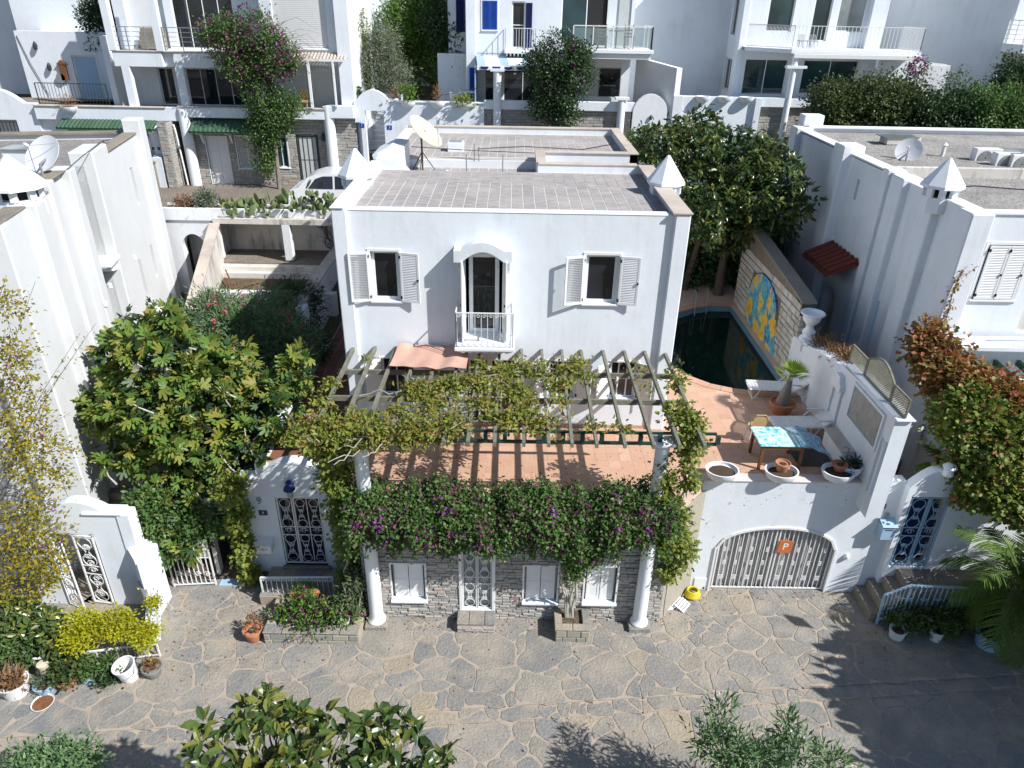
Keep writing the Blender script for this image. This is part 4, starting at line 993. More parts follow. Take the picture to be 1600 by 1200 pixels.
g = MB(); g.box(u0 + .05, u1 - .05, -3.36, -3.34, z0 + .05, z1 - .07); part('pane', g, M['glass_grey'], dr)
g = MB(); m_ = (u0 + u1) / 2; gate_panel(g, u0 + .06, m_ - .01, z0 + .06, z1 - .08, -3.43, 1, 2, .010, .014); gate_panel(g, m_ + .01, u1 - .06, z0 + .06, z1 - .08, -3.43, 1, 2, .010, .014); part('grille', g, M['white_metal'], dr)
mb = MB(); mb.box(-1.16, -.24, -3.92, -3.46, 0.0, .27, 0, .02); st_ = thing('door_step', 'single stone step block in front of the grilled porch door', 'step', (-.7, -3.7, 0)); part('core', mb, M['mortar'], st_)
stones_on_wall(st_, -1.16, -.24, .02, .2, -3.92, 'y', 1, (), .05, (.16, .3), 'ledge', 50)
for (a, b) in ((-1.17, -.88), (-.875, -.5), (-.495, -.23)): mb = MB(); mb.box(a + .004, b - .004, -3.94, -3.46, .272, .30, 0, .008); part('slab', mb, M['flag'], st_)
# side of the porch, angled rubble
mb = MB(); mb.prism([(3.86, -3.45), (4.86, -2.33), (4.7, -2.2), (3.7, -3.25)], -.05, TZ - .32); part('return_wall', mb, M['rubble'], PB)

G = thing('garage_wall', 'white plastered terrace wall with arched garage opening and planter bowls on top', 'wall', (6.8, -2.35, 0))
mb = MB(); gh = [(5.36, 8.38, -.1, 2.12)]
mb.wall(4.70, 9.62, -.05, TZ - .02, -2.35, -2.1, gh); mb.spandrel(5.36, 8.38, 1.45, 2.12, -2.349, -2.1); part('wall', mb, M['plaster'], G)
mb = MB(); mb.box(4.34, 9.0, -2.375, -2.06, TZ - .02, TZ + .02, 0, .008); part('ledge', mb, M['plaster_pink'], G)
arc = [(5.36 + 3.02 * i / 20, 1.45 + .67 * math.sin(math.acos(max(-1, min(1, 1 - 2 * i / 20))))) for i in range(21)]
mb = MB()
for (x, z), (x2, z2) in zip(arc[:-1], arc[1:]): mb.bar((x, -2.36, z), (x2, -2.36, z2), .05, .06)
mb.bar((5.34, -2.36, 0), (5.34, -2.36, 1.47), .06, .05); mb.bar((8.40, -2.36, 0), (8.40, -2.36, 1.47), .06, .05); part('arch_frame', mb, M['white_metal'], G)
mb = MB(); mb.box(5.2, 8.5, -1.2, -1.1, -.05, 2.4); mb.box(5.2, 5.3, -2.1, -1.1, -.05, 2.4); mb.box(8.42, 8.5, -2.1, -1.1, -.05, 2.4); mb.box(5.2, 8.5, -2.1, -1.1, 2.2, 2.3); mb.box(5.2, 8.5, -2.1, -1.1, -.05, .0); part('garage_interior', mb, M['roofmembrane'], G)
M['sheet_grey'] = varied('corrugated_grey_sheet', [(.33, .325, .32)], .5, 'obj', 6, (.1, 10, .01), .4, .3)
gd = MB(); n = 60
def az(x): return 1.45 + .67 * math.sqrt(max(0, 1 - ((x - 6.87) / 1.51) ** 2))
for i in range(n):
    x, x2 = 5.40 + 2.95 * i / n, 5.40 + 2.95 * (i + 1) / n
    ya, yb = -2.20 + .03 * math.sin(i * 1.05), -2.20 + .03 * math.sin((i + 1) * 1.05)
    gd.quad((x, ya, .03), (x2, yb, .03), (x2, yb, az(x2) - .02), (x, ya, az(x) - .02)); gd.quad((x2, yb + .012, .03), (x, ya + .012, .03), (x, ya + .012, az(x) - .02), (x2, yb + .012, az(x2) - .02))
part('door_sheet', gd, M['sheet_grey'], G)
gd = MB(); gd.bar((5.40, -2.29, .06), (8.36, -2.29, .06), .03, .04)
for leaf in (0, 1):
    for i in range(13):
        x = 5.44 + leaf * 1.49 + i * 1.40 / 12; gd.bar((x, -2.29, .05), (x, -2.29, az(x) - .03), .018 if 0 < i < 12 else .04, .018 if 0 < i < 12 else .03)
        if 0 < i < 12 and i % 3 != 0:
            for z in ((.42, 1.36) if i % 2 else (.42, .92)) if True else ():
                s = 1 if i % 3 == 1 else -1
                scroll(gd, (x + s * .035, -2.30, z + .03), .045, s, 'y', .010, 1.2); scroll(gd, (x + s * .035, -2.30, z - .03), .045, s, 'y', .010, 1.2, -1)
part('garage_gate', gd, M['white_metal'], G)
sp = sign_plate('parking_sign', 'small orange square sign with a white P on the garage gate', 7.10, -2.34, 1.50, .36, .40, 'orange_sign', 'P', 'white_wood', .30, R(6))
mb = MB(); mb.box(4.94, 5.26, -2.372, -2.349, .02, .42, 0, .006); bx = thing('utility_hatch', 'white square utility hatch low on the wall left of the garage', 'hatch', (5.1, -2.36, 0)); part('cover', mb, M['plaster_new'], bx)
mb = MB(); mb.box(5.2, 5.235, -2.385, -2.372, .06, .12); part('latch', mb, M['black'], bx)
mb = MB(); mb.lathe([(.02, 0), (.07, .02), (.07, .12), (.03, .17)], (8.72, -2.38, 1.15), 10); props(part('wall_lamp', mb, M['plastic_white']), 'small white wall lamp between the garage arch and the mailbox', 'lamp')
sign_plate('house_number_plate', 'dark blue enamel number plate right of the garage on the white wall', 9.20, -2.352, 2.84, .22, .15, 'navy_plate', '6', 'white_wood', .10)
mb = MB(); mb.box(9.05, 9.24, -2.375, -2.351, 2.52, 2.66, 0, .004); nm = thing('name_tile', 'small white painted tile under the dark blue number plate', 'tile', (9.1, -2.36, 2.6)); part('plate', mb, M['plaster_new'], nm)
mb = MB()
for k in range(5): mb.box(9.07 + k * .033, 9.09 + k * .033, -2.379, -2.375, 2.56 + .02 * (k % 2), 2.60 + .02 * (k % 3))
part('marks', mb, M['black'], nm)
mb = MB(); mb.box(9.34, 9.45, -2.40, -2.351, 2.53, 2.65, 0, .006); props(part('doorbell', mb, M['grey_metal']), 'small grey doorbell unit beside the white tile', 'doorbell')
mbx = thing('mailbox', 'pale blue metal mailbox on the wall left of the blue gate', 'mailbox', (9.42, -2.45, 2.2))
mb = MB(); mb.box(9.26, 9.60, -2.60, -2.352, 1.98, 2.38, 0, .01); part('box', mb, M['blue_metal'], mbx); mb = MB(); mb.prism([(-2.62, 2.38), (-2.35, 2.48), (-2.35, 2.50), (-2.64, 2.40)], 9.24, 9.62, 'x'); part('lid', mb, M['blue_metal'], mbx)
mb = MB(); mb.box(9.33, 9.53, -2.606, -2.60, 2.28, 2.30); part('slot', mb, M['black'], mbx)

# columns
for (x, y, nm_) in ((-3.15, -3.68, 'white round column at the left end of the porch, vine leaves around its upper half'), (3.31, -3.62, 'white round column at the right end of the porch beside the garage wall')):
    c = thing('column', nm_, 'column', (x, y, 0), 0, 'porch columns carrying the pergola')
    mb = MB(); mb.lathe([(.215, .14), (.225, .17), (.20, .22), (.17, .26), (.165, .35), (.15, 5.34), (.17, 5.38)], n=24); part('shaft', mb, M['plaster_new'], c, True, True)
    mb = MB(); mb.box(-.27, .27, -.25, .22, 0, .14, 0, .015); part('plinth', mb, M['flag'], c, False, True)
    mb = MB(); mb.box(-.24, .24, -.20, .20, 5.38, 5.46, 0, .02); part('capital', mb, M['plaster_side'], c, False, True)

# ---- pergola
PG = thing('pergola', 'weathered timber pergola over the terrace, half covered by climbing vine', 'pergola', (0, -2.2, TZ))
rx = [-3.97, -3.43, -2.90, -2.36, -1.84, -1.29, -.78, -.27, .29, .80, 1.31, 1.80, 2.36, 2.90, 3.42, 3.93]
for i, x in enumerate(rx):
    mb = MB(); yb = -.01 if i != 15 else -.12
    jx = random.uniform(-.03, .03)
    mb.bar((x + .02, yb, 5.79), (x + (x * .014) + jx, -4.32, 5.74), .065, .11); part('rafter', mb, M['wood'], PG)
for y in (-1.06, -2.36):
    mb = MB(); mb.bar((-4.13, y, 5.64), (4.05, y, 5.66), .06, .12); part('beam', mb, M['wood'], PG)
mb = MB(); mb.bar((-3.9, -3.64, 5.62), (4.42, -3.60, 5.62), .05, .05); mb.bar((-3.9, -3.70, 5.40), (4.42, -3.66, 5.40), .07, .05)
for i in range(21): x = -3.8 + i * .41; mb.box(x, x + .09, -3.71, -3.63, 5.42, 5.6)
part('front_beam', mb, M['green_wood'], PG)
for x in (-2.5, 1.6, 2.62):
    lm = MB(); lm.lathe([(.03, .12), (.03, .06), (.045, .05), (.05, -.02), (.02, -.08)], (x, -1.08, 5.52), 10); lm.tube([(x, -1.08, 5.64), (x, -1.10, 5.52)], .035, 8)
    props(part('lamp', lm, M['plastic_white'], None, True), {-2.5: 'small white spotlight under the pergola beam below the striped awning', 1.6: 'small white spotlight on the pergola beam among vine leaves', 2.62: 'rightmost small white spotlight on the bare pergola beam'}[x], 'lamp', 'spotlights under the pergola')
aw = MB(); nu, nv = 24, 8; vs = []
for j in range(nv + 1):
    for i in range(nu + 1):
        u, v = i / nu, j / nv
        x = -2.80 + 1.78 * u + .28 * (v) * (-.2) * (1 - u) ; y = -.08 - 1.22 * v + .03 * math.sin(u * 9)
        z = 5.97 - .02 * v + .022 * math.sin(u * PI * 5 + 1) * (1 - .3 * v) - (.05 * math.sin(PI * v)) + .015 * math.sin(u * 23 + v * 3)
        vs.append((x, y - (.05 * u), z - .02))
fs = [(j * (nu + 1) + i, j * (nu + 1) + i + 1, (j + 1) * (nu + 1) + i + 1, (j + 1) * (nu + 1) + i) for j in range(nv) for i in range(nu)]
aw.add(vs, fs); aw.add([(x, y, z - .006) for x, y, z in vs], [f[::-1] for f in fs]); props(part('awning', aw, M['awning'], None, True), 'faded red-brown striped fabric awning laid over the left pergola rafters', 'awning')

# ================================================================== FRONT LEFT: gate 9, planter, gates
N9 = thing('gate_wall', 'white arched gate wall with wrought-iron double door, lantern and metal house numeral', 'wall', (-5.5, -2.1, 0))
go = (-5.80, -4.68, .42, 2.62)
mb = MB(); mb.wall(-6.62, -4.3, -.05, 3.16, -2.1, -1.82, [go])
dome = [(-6.12 + 1.72 * i / 18, 3.16 + .48 * math.sin(PI * i / 18) ** .8) for i in range(19)]
mb.prism(dome, -2.1, -1.82, 'y'); part('wall', mb, M['plaster'], N9)
mb = MB()
for a, b in zip(dome[:-1], dome[1:]): mb.bar((a[0], -1.96, a[1] + .02), (b[0], -1.96, b[1] + .02), .32, .05)
part('coping', mb, M['plaster_side'], N9)
mb = MB(); mb.box(-6.65, -6.12, -2.14, -1.78, 3.16, 3.21, 0, .01); part('coping', mb, M['plaster_side'], N9)
mb = MB(); m_ = -5.38
gate_panel(mb, -5.78, m_ - .01, .46, 2.60, -2.06, 1, 2, .010, .018); d1 = part('gate_leaf', mb, M['white_metal'], N9)
mb = MB(); gate_panel(mb, m_ + .01, -4.70, .46, 2.60, -2.06, 2, 2, .010, .018); d2 = part('gate_leaf', mb, M['white_metal'], N9)
mb = MB(); mb.box(-5.8, -4.68, -1.84, -1.83, .42, 2.62); part('dark_backing', mb, M['glass'], N9)
mb = MB(); mb.box(-5.86, -4.62, -2.2, -1.84, .34, .42, 0, .01); part('threshold', mb, M['granite'], N9)
mb = MB(); mb.box(-6.2, -4.15, -3.15, -2.1, -.05, .33, 0, .02); lnd = part('landing', mb, M['mortar'], N9)
for (a, b, c, d) in ((-6.2, -5.6, -3.15, -2.6), (-5.59, -4.9, -3.15, -2.7), (-4.89, -4.15, -3.15, -2.62), (-6.2, -5.5, -2.59, -2.1), (-5.49, -4.8, -2.69, -2.2)):
    mb = MB(); mb.box(a + .01, b - .01, c + .01, d - .01, .33, .35, 0, .008); part('paving_slab', mb, M['flag'], lnd)
ln = thing('wall_lantern', 'dark blue hooded lantern on the white gate arch', 'lantern', (-5.35, -2.2, 3.0))
mb = MB(); mb.lathe([(.03, .30), (.08, .26), (.06, .20), (.13, .10), (.15, .04), (.13, .02), (.02, .02)], (-5.35, -2.22, 2.92), 12); part('hood', mb, M['navy_wood'], ln, True)
mb = MB(); mb.lathe([(.105, .02), (.07, -.20), (.03, -.24)], (-5.35, -2.22, 2.92), 8); part('lamp_glass', mb, M['glass_grey'], ln)
mb = MB(); mb.tube([(-5.35, -2.1, 3.02), (-5.35, -2.16, 3.12), (-5.35, -2.22, 3.18)], .02, 6); part('bracket', mb, M['dark_metal'], ln)
num = thing('house_numeral', 'grey metal numeral 9 on the white wall left of the scrollwork gate', 'house number', (-6.19, -2.11, 2.5))
link('numeral', text_mesh('9', .30, M['grey_metal'], 'numeral', .012), num, (0, -.01, 0), (PI / 2, 0, 0))
sign_plate('number_plate', 'blue enamel number plate under the metal numeral by the left gate', -6.15, -2.102, 2.13, .22, .16, 'navy_plate', '9', 'white_wood', .10)
mbx = thing('mailbox', 'white metal mailbox with orange emblem beside the left gate', 'mailbox', (-6.22, -2.25, 1.2))
mb = MB(); mb.box(-6.42, -6.02, -2.34, -2.102, .98, 1.26, 0, .01); part('box', mb, M['plastic_white'], mbx)
mb = MB(); mb.prism([(-2.38, 1.26), (-2.10, 1.36), (-2.10, 1.38), (-2.40, 1.29)], -6.46, -5.98, 'x'); part('lid', mb, M['plastic_white'], mbx)
mb = MB(); mb.tube(arcpts((-6.22, -2.345, 1.13), .035, 30, 330, 10), .010, 5); mb.bar((-6.28, -2.345, 1.12), (-6.33, -2.345, 1.15), .012, .02); mb.bar((-6.16, -2.345, 1.12), (-6.11, -2.345, 1.15), .012, .02); part('emblem', mb, M['orange_sign'], mbx)
rl = thing('railing', 'white railing with curled tops in front of the left gate landing', 'railing', (-5.2, -3.05, 0))
mb = MB(); fence_rail(mb, (-6.12, -3.05, .05), (-4.32, -3.05, .10), .80, 14)
for i in range(14): scroll(mb, (-6.12 + (i + .5) * 1.8 / 14, -3.05, .77), .05, 1, 'y', .009, 1.2)
part('rail', mb, M['white_metal'], rl)
# stone planter in front
PLB = thing('stone_planter', 'low rubble stone planter bed full of plants in front of the left railing', 'planter', (-4.8, -3.9, 0))
mb = MB(); mb.wall(-5.72, -3.46, -.06, .36, -4.35, -4.12, []); mb.wall(-4.12, -3.2, -.06, .36, -5.72, -5.5, [], 'x'); mb.box(-3.62, -3.46, -4.12, -3.3, -.06, .36); part('core', mb, M['mortar'], PLB)
stones_on_wall(PLB, -5.72, -3.46, -.02, .33, -4.35, 'y', 1, (), .17, (.22, .45), 'rubble', 40, proud=(.012, .03), gap=.02)
for i in range(5): mb = MB(); a = -5.74 + i * .457; mb.box(a + .01, a + .45, -4.39, -4.10, .36, .395, 0, .012); part('cap_stone', mb, M['flag'], PLB)
mb = MB(); mb.box(-5.5, -3.62, -4.12, -3.2, -.02, .28); part('soil', mb, M['dirt'], PLB)
P3b = thing('stone_planter', 'small stone planter box at the foot of the bougainvillea trunk', 'planter', (1.62, -3.8, 0))
mb = MB(); mb.wall(1.22, 2.04, -.06, .40, -4.17, -4.0, []); mb.wall(-4.0, -3.49, -.06, .40, 1.22, 1.38, [], 'x'); mb.wall(-4.0, -3.49, -.06, .40, 1.88, 2.04, [], 'x'); part('core', mb, M['mortar'], P3b)
stones_on_wall(P3b, 1.22, 2.04, -.02, .37, -4.17, 'y', 1, (), .19, (.22, .4), 'rubble', 30, proud=(.012, .03), gap=.02)
for (a, b, c, d) in ((1.20, 1.62, -4.20, -3.99), (1.63, 2.06, -4.20, -3.99), (1.20, 1.38, -3.98, -3.5), (1.88, 2.06, -3.98, -3.5)): mb = MB(); mb.box(a, b, c, d, .40, .43, 0, .01); part('cap_stone', mb, M['flag'], P3b)
mb = MB(); mb.box(1.38, 1.88, -4.0, -3.5, 0, .34); part('soil', mb, M['dirt'], P3b)
# white garden gate leaning open, dark doorway with ivy
gw = thing('garden_gate', 'low white iron garden gate half covered by leaves beside the dark doorway', 'gate', (-8.1, -2.5, 0))
mb = MB(); fence_rail(mb, (-8.62, -2.56, .02), (-7.58, -2.46, .02), 1.5, 9, .02)
mb.bar((-8.62, -2.56, .95), (-7.58, -2.46, .95), .03, .02)
for i in range(4): scroll(mb, (-8.45 + i * .25, -2.53, .45), .09, 1 if i % 2 else -1, 'y', .010, 1.4); 
part('iron_frame', mb, M['white_metal'], gw)
mb = MB(); mb.bar((-8.60, -2.53, 1.22), (-7.60, -2.43, 1.22), .01, .5); part('sheet_panel', mb, M['plaster_old'], gw)
dw = thing('doorway', 'dark doorway under ivy between the white gate and the gate wall', 'doorway', (-7.2, -2.3, 0))
mb = MB(); mb.wall(-7.62, -6.62, 0, 2.5, -2.2, -2.0, [(-7.52, -6.80, -.1, 2.15)]); part('wall', mb, M['plaster_old'], dw)
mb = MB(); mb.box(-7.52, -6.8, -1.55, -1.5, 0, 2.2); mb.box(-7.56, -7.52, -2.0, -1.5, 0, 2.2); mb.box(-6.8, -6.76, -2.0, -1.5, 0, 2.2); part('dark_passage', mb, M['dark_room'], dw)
mb = MB(); mb.box(-7.55, -6.78, -2.24, -2.16, 2.15, 2.20); part('lintel', mb, M['white_metal'], dw)
mb = MB(); mb.box(-7.5, -6.8, -2.5, -2.2, .0, .05, 0, .01); props(part('doorway_step', mb, M['blue_metal']), 'worn blue painted step of the dark doorway', 'step')
# ---- left gate wall
LG = thing('gate_wall', 'white gate wall with rounded top and open scrollwork gate at the far left of the street', 'wall', (-10.2, -3.19, 0))
g1 = (-10.98, -9.84, .0, 2.28)
mb = MB(); mb.wall(-11.7, -9.1, -.06, 2.86, -3.19, -2.9, [g1])
dome = [(-10.62 + 1.5 * i / 16 - .2, 2.86 + .34 * math.sin(PI * i / 16)) for i in range(17)]
mb.prism(dome, -3.19, -2.9, 'y'); mb.box(-11.0, -10.2, -3.185, -2.9, 2.86, 3.0, 0, .02); part('wall', mb, PL, LG)
mb = MB(); mb.box(-9.95, -9.0, -3.24, -2.86, 2.86, 2.93, 0, .02); part('coping', mb, PL, LG)
mb = MB(); mb.box(-11.8, -9.05, -3.1, -2.7, -.05, -.0); part('threshold', mb, M['mortar'], LG)
for (h, ang, sx) in (((-9.86, -3.22), R(172), 1), ((-10.96, -3.22), R(-24), 1)):
    mb = MB(); gate_panel(mb, 0.0, .54, .05, 2.22, 0, 1, 2, .014, .02)
    for i in range(4): scroll(mb, (.27, -.01, .35 + i * .5), .10, 1 if i % 2 else -1, 'y', .012, 1.5)
    o = part('gate_leaf', mb, M['white_metal'], LG, local=True); o.location = Vector((h[0], h[1], 0)) - Vector(LG.location); o.rotation_euler = (0, 0, ang)
mb = MB(); mb.prism([(-9.1, -3.19), (-9.1, -2.6), (-8.55, -2.9), (-8.55, -3.55), (-8.72, -3.62)], -.06, 1.75); mb.prism([(-8.72, -3.62), (-8.55, -3.55), (-8.22, -4.30), (-8.38, -4.42)], -.06, .75); part('side_wall', mb, PL, LG)
mb = MB(); mb.prism([(-9.14, -3.22), (-9.14, -2.86), (-8.86, -2.86), (-8.86, -3.22)], -.06, 2.86); part('post', mb, PL, LG)
mt = thing('meter_cabinet', 'grey meter cabinet set in the white wall end by the left gate', 'cabinet', (-8.9, -3.5, 0))
mb = MB(); mb.prism([(-9.02, -3.36), (-8.76, -3.67), (-8.66, -3.62), (-8.9, -3.2)], .05, .95); part('door', mb, M['grey_metal'], mt); mb = MB(); mb.prism([(-9.12, -3.2), (-8.74, -3.64), (-8.58, -3.55), (-8.9, -3.1)], 1.75, 1.86); part('top', mb, PL, mt)
# ---- stairs between left building and garden
SL = thing('alley_stairs', 'worn grey stone stairs climbing between the left building and the fig tree', 'stairs', (-10.3, -2.6, 0))
for i in range(16):
    y = -2.75 + i * .36; z = .02 + .21 * (i + 1); xo = -.20 * i * .36
    mb = MB(); mb.box(-11.1 + xo, -9.25 + xo, y, y + .40 + .3, z - .3, z, 0, .012); part('step', mb, M['granite'], SL)
ax_ = Vector((-9.2, -2.4)); bx_ = Vector((-11.36, 10.2))
AW = thing('alley_wall', 'stained white garden wall running up the alley beside the stairs', 'wall', (-9.9, 3.0, 0))
mb = MB(); dx, dy = .14, .03
mb.add([(-9.25, -.6, 0), (-11.36, 10.2, 0), (-11.36 + .25, 10.2, 0), (-9.0, -.6, 0), (-9.25, -.6, 3.7), (-11.36, 10.2, 5.97), (-11.11, 10.2, 5.97), (-9.0, -.6, 3.7)],
       [(3, 2, 1, 0), (4, 7, 6, 5), (0, 1, 5, 4), (1, 2, 6, 5), (2, 3, 7, 6), (3, 0, 4, 7)]); part('wall', mb, M['plaster_old'], AW)
mb = MB(); mb.add([(-9.32, -.62, 3.70), (-11.43, 10.2, 5.97), (-11.04, 10.2, 5.97), (-8.93, -.62, 3.70), (-9.32, -.62, 3.76), (-11.43, 10.2, 6.03), (-11.04, 10.2, 6.03), (-8.93, -.62, 3.76)], [(0, 1, 5, 4), (2, 3, 7, 6), (3, 0, 4, 7), (4, 7, 6, 5)]); part('coping', mb, M['coping'], AW)
mb = MB(); mb.prism([(-9.3, -3.0), (-9.05, -3.0), (-9.05, -.4), (-9.3, -.4)], 0, 1.9); props(part('low_wall', mb, M['plaster_side']), 'low white wall at the foot of the alley stairs', 'wall')
# blocks across the alley higher up
mb = MB(); mb.box(-12.9, -11.0, 7.0, 7.3, 3.0, 3.75); props(part('alley_landing', mb, M['plaster_side']), 'pale step block across the alley, farther from the street', 'landing')
mb = MB(); mb.box(-12.7, -10.6, 4.2, 4.6, 2.6, 3.3); props(part('alley_landing', mb, M['plaster_side']), 'pale step block across the alley behind the fig tree top', 'landing')
# ---- rear garden: portico under the planter, basin
PO = thing('portico', 'old white portico with square pillars beneath the cactus planter', 'portico', (-9, 10.3, 3.4))
mb = MB(); mb.box(-11.3, -6.2, 10.2, 10.6, 6.00, 6.22, 0, .01); part('beam', mb, M['plaster_old'], PO)
mb = MB(); mb.box(-8.72, -8.42, 10.2, 10.5, 4.6, 6.0, 0, .01); part('pillar', mb, M['plaster_side'], PO)
mb = MB(); mb.box(-11.4, -11.15, 10.2, 10.5, 4.6, 6.0, 0, .01); part('pillar', mb, M['plaster_side'], PO)
mb = MB(); mb.box(-11.4, -6.2, 11.7, 11.9, 4.4, 6.2); mb.box(-11.5, -11.35, 10.3, 11.7, 4.4, 6.0); part('back_wall', mb, M['plaster_old'], PO)
mb = MB(); mb.box(-11.4, -6.2, 10.05, 11.7, 4.3, 4.55); part('floor', mb, M['lane'], PO)
dv = MB(); rng = np.random.default_rng(4)
for k in range(9): 
    pts = [(-7.3 + .05 * k, 11.66, 4.6)]
    for j in range(7): pts.append((-7.45 + .04 * k + rng.normal() * .10 - .04 * j, 11.65, 4.75 + j * .2))
    dv.tube(pts, .012, 4)
for k in range(7): dv.tube([(-7.45, 11.65, 5.85), (-7.6 + rng.normal() * .3, 11.65, 5.9 + rng.random() * .1), (-7.5 + rng.normal() * .5, 11.64, 5.75 + rng.random() * .25)], .008, 4)
props(part('dead_vine', dv, M['bark_dark']), 'dead black vine stems climbing the back wall of the portico', 'vine')
BA = thing('garden_basin', 'dry raised concrete basin with dirt floor in the rear garden', 'basin', (-9, 9, 4.2))
mb = MB(); mb.box(-10.9, -6.3, 7.7, 8.0, 3.3, 4.22, 0, .01); part('front_rim', mb, M['plaster_side'], BA)
mb = MB(); mb.box(-11.1, -6.3, 9.72, 10.05, 3.8, 4.50, 0, .02); part('bench', mb, M['plaster_old'], BA)
mb = MB(); mb.box(-11.1, -6.3, 9.52, 9.72, 3.6, 4.32, 0, .02); part('back_rim', mb, M['plaster_old'], BA)
mb = MB(); mb.box(-11.0, -6.3, 8.0, 9.52, 3.7, 4.10); part('dirt_floor', mb, M['dirt'], BA)
mb = MB(); mb.tube([(-10.75, 9.3, 4.5), (-10.0, 7.9, 4.3), (-9.4, 8.9, 4.2)], .03, 6); mb.tube([(-10.4, 8.4, 4.0), (-10.4, 8.4, 4.5), (-10.5, 8.4, 4.5)], .035, 6); props(part('plank_frame', mb, M['brown_wood']), 'broken brown pipe and planks lying across the dry basin corner', 'debris')
W5 = thing('garden_wall', 'white garden wall with stepped end between the rear garden and the side path', 'wall', (-6.7, 7, 3.5))
mb = MB(); mb.box(-6.9, -6.6, 5.0, 10.7, 3.3, 5.0); mb.prism([(5.0, 3.3), (5.0, 4.6)] + [(5.0 - 1.6 * i / 8, 4.6 - .9 * math.sin(PI / 2 * i / 8)) for i in range(1, 9)] + [(-.5, 3.7), (-.5, 3.3)], -6.86, -6.62, 'x'); part('wall', mb, PL, W5)
mb = MB(); mb.box(-6.95, -6.55, 4.96, 10.7, 5.0, 5.05, 0, .01); part('coping', mb, M['coping'], W5)
mb = MB(); mb.box(-6.98, -6.50, 4.4, 5.0, 3.3, 4.95, 0, .02); part('pier', mb, PL, W5)
mb = MB(); mb.add([(-9.0, -2.3, .1), (-6.0, -2.3, .1), (-6.0, 7.8, 3.4), (-11.0, 7.8, 3.4)], [(0, 1, 2, 3)]); props(part('garden_soil', mb, M['dirt']), None, None, None, 'structure')
mb = MB(); mb.box(-6.2, -5.95, -2.0, 5.0, 0, 3.53); props(part('retaining_wall', mb, M['plaster_side']), 'white retaining wall below the side path behind the fig tree', 'wall')
# small balusters on the terrace corner by the fig tree
bl = thing('balustrade', 'short white baluster wall at the left corner of the terrace behind the fig tree', 'balustrade', (-5.7, -1.5, TZ))
mb = MB(); mb.box(-5.93, -5.68, -1.2, .6, TZ + .55, TZ + .66, 0, .02); part('handrail', mb, M['plaster_new'], bl)
for i in range(6):
    mb = MB(); mb.lathe([(.08, 0), (.05, .05), (.10, .2), (.05, .42), (.08, .55)], (-5.8, -1.05 + i * .30, TZ), 10); part('baluster', mb, M['plaster_new'], bl, True)

# ================================================================== RIGHT TERRACE
RW = thing('garden_wall', 'tall white terrace wall on the right with relief panel and blind arches', 'wall', (8.8, 0, TZ))
mb = MB(); mb.prism([(-2.9, 2.9), (3.3, 2.9), (3.3, 4.85), (1.6, 5.2), (-.2, 5.55), (-1.0, 5.6), (-2.9, 5.62)], 8.55, 8.92, 'x'); part('wall', mb, PL, RW)
mb = MB(); mb.box(8.53, 8.96, -2.98, -.2, 5.62, 5.66, 0, .01); part('coping', mb, PL, RW)
mb = MB(); mb.box(8.50, 8.56, -2.45, -.95, 4.52, 4.6); mb.box(8.50, 8.56, -2.45, -.95, 5.45, 5.52); mb.box(8.50, 8.56, -2.52, -2.45, 4.52, 5.52); mb.box(8.50, 8.56, -.95, -.88, 4.52, 5.52); rf = part('relief_frame', mb, PL, RW)
mb = MB(); mb.box(8.515, 8.56, -2.40, -1.0, 4.62, 5.43); part('relief_panel', mb, M['relief'], rf)
for y0_, y1_ in ((-.42, .10), (-2.86, -2.62)):
    mb = MB(); mb.box(8.49, 8.56, y0_, y0_ + .05, 3.53, 5.0); mb.box(8.49, 8.56, y1_ - .05, y1_, 3.53, 5.0); part('arch_rib', mb, PL, RW)
cp_ = MB(); cp_.prism([(-.45, 4.95), (.15, 4.95), (.12, 5.15), (.0, 5.2), (-.05, 5.35), (-.3, 5.35), (-.35, 5.2), (-.45, 5.12)], 8.42, 8.56, 'x'); part('carved_keystone', cp_, M['plaster_new'], RW)
mb = MB(); mb.box(8.22, 8.56, -1.75, -.62, TZ, 3.98, 0, .02); part('bench_ledge', mb, PL, RW); mb = MB(); mb.box(8.18, 8.56, -1.76, -.60, 3.98, 4.02, 0, .01); part('ledge_top', mb, M['coping'], RW)
# mural wall of whitewashed blocks
MW = thing('mural_wall', 'whitewashed stone block wall with an arched yellow and blue flower mural beside the pool', 'wall', (8.6, 6, 3.3))
mb = MB(); mb.prism([(3.35, 2.6), (9.6, 2.6), (9.6, 6.55), (3.85, 5.95), (3.35, 4.9)], 8.66, 9.02, 'x'); part('core', mb, M['block_joint'], MW)
mur = [(5.05 + 2.6 * i / 20, 3.45) for i in (0,)]
ml = [(4.55, 3.5)] + [(5.0 + 1.45 - 1.45 * math.cos(PI * i / 20), 4.65 + .95 * math.sin(PI * i / 20)) for i in range(21)] + [(7.9, 3.5)]
mb = MB(); mb.prism(ml, 8.60, 8.64, 'x'); part('mural_panel', mb, M['mural'], MW)
mb = MB(); mb.tube([(8.60, y, z) for y, z in ml[1:-1]], .02, 5); part('mural_border', mb, M['blue_plate'], MW)
stones_on_wall(MW, 3.38, 9.5, 3.3, 5.85, 8.66, 'x', 1, [(4.9, 7.95, 3.4, 5.25)], .205, (.30, .46), 'block', 220, proud=(.02, .045), gap=.04, jit=.01, vis=lambda s: 1 if s[0] > 3.2 else 1, name='block')
for i in range(15): 
    z = 2.95 + .17 * i + .0
    if z + .16 > 5.9: break
    mb = MB(); w1 = .16 if i % 2 else .21; mb.box(8.64, 8.64 + w1, 3.28, 3.38, z, z + .15, 0, .015); part('quoin', mb, M['block'], MW); mb = MB(); mb.box(8.66 + w1, 9.03, 3.28, 3.38, z, z + .15, 0, .015); part('quoin', mb, M['block'], MW)
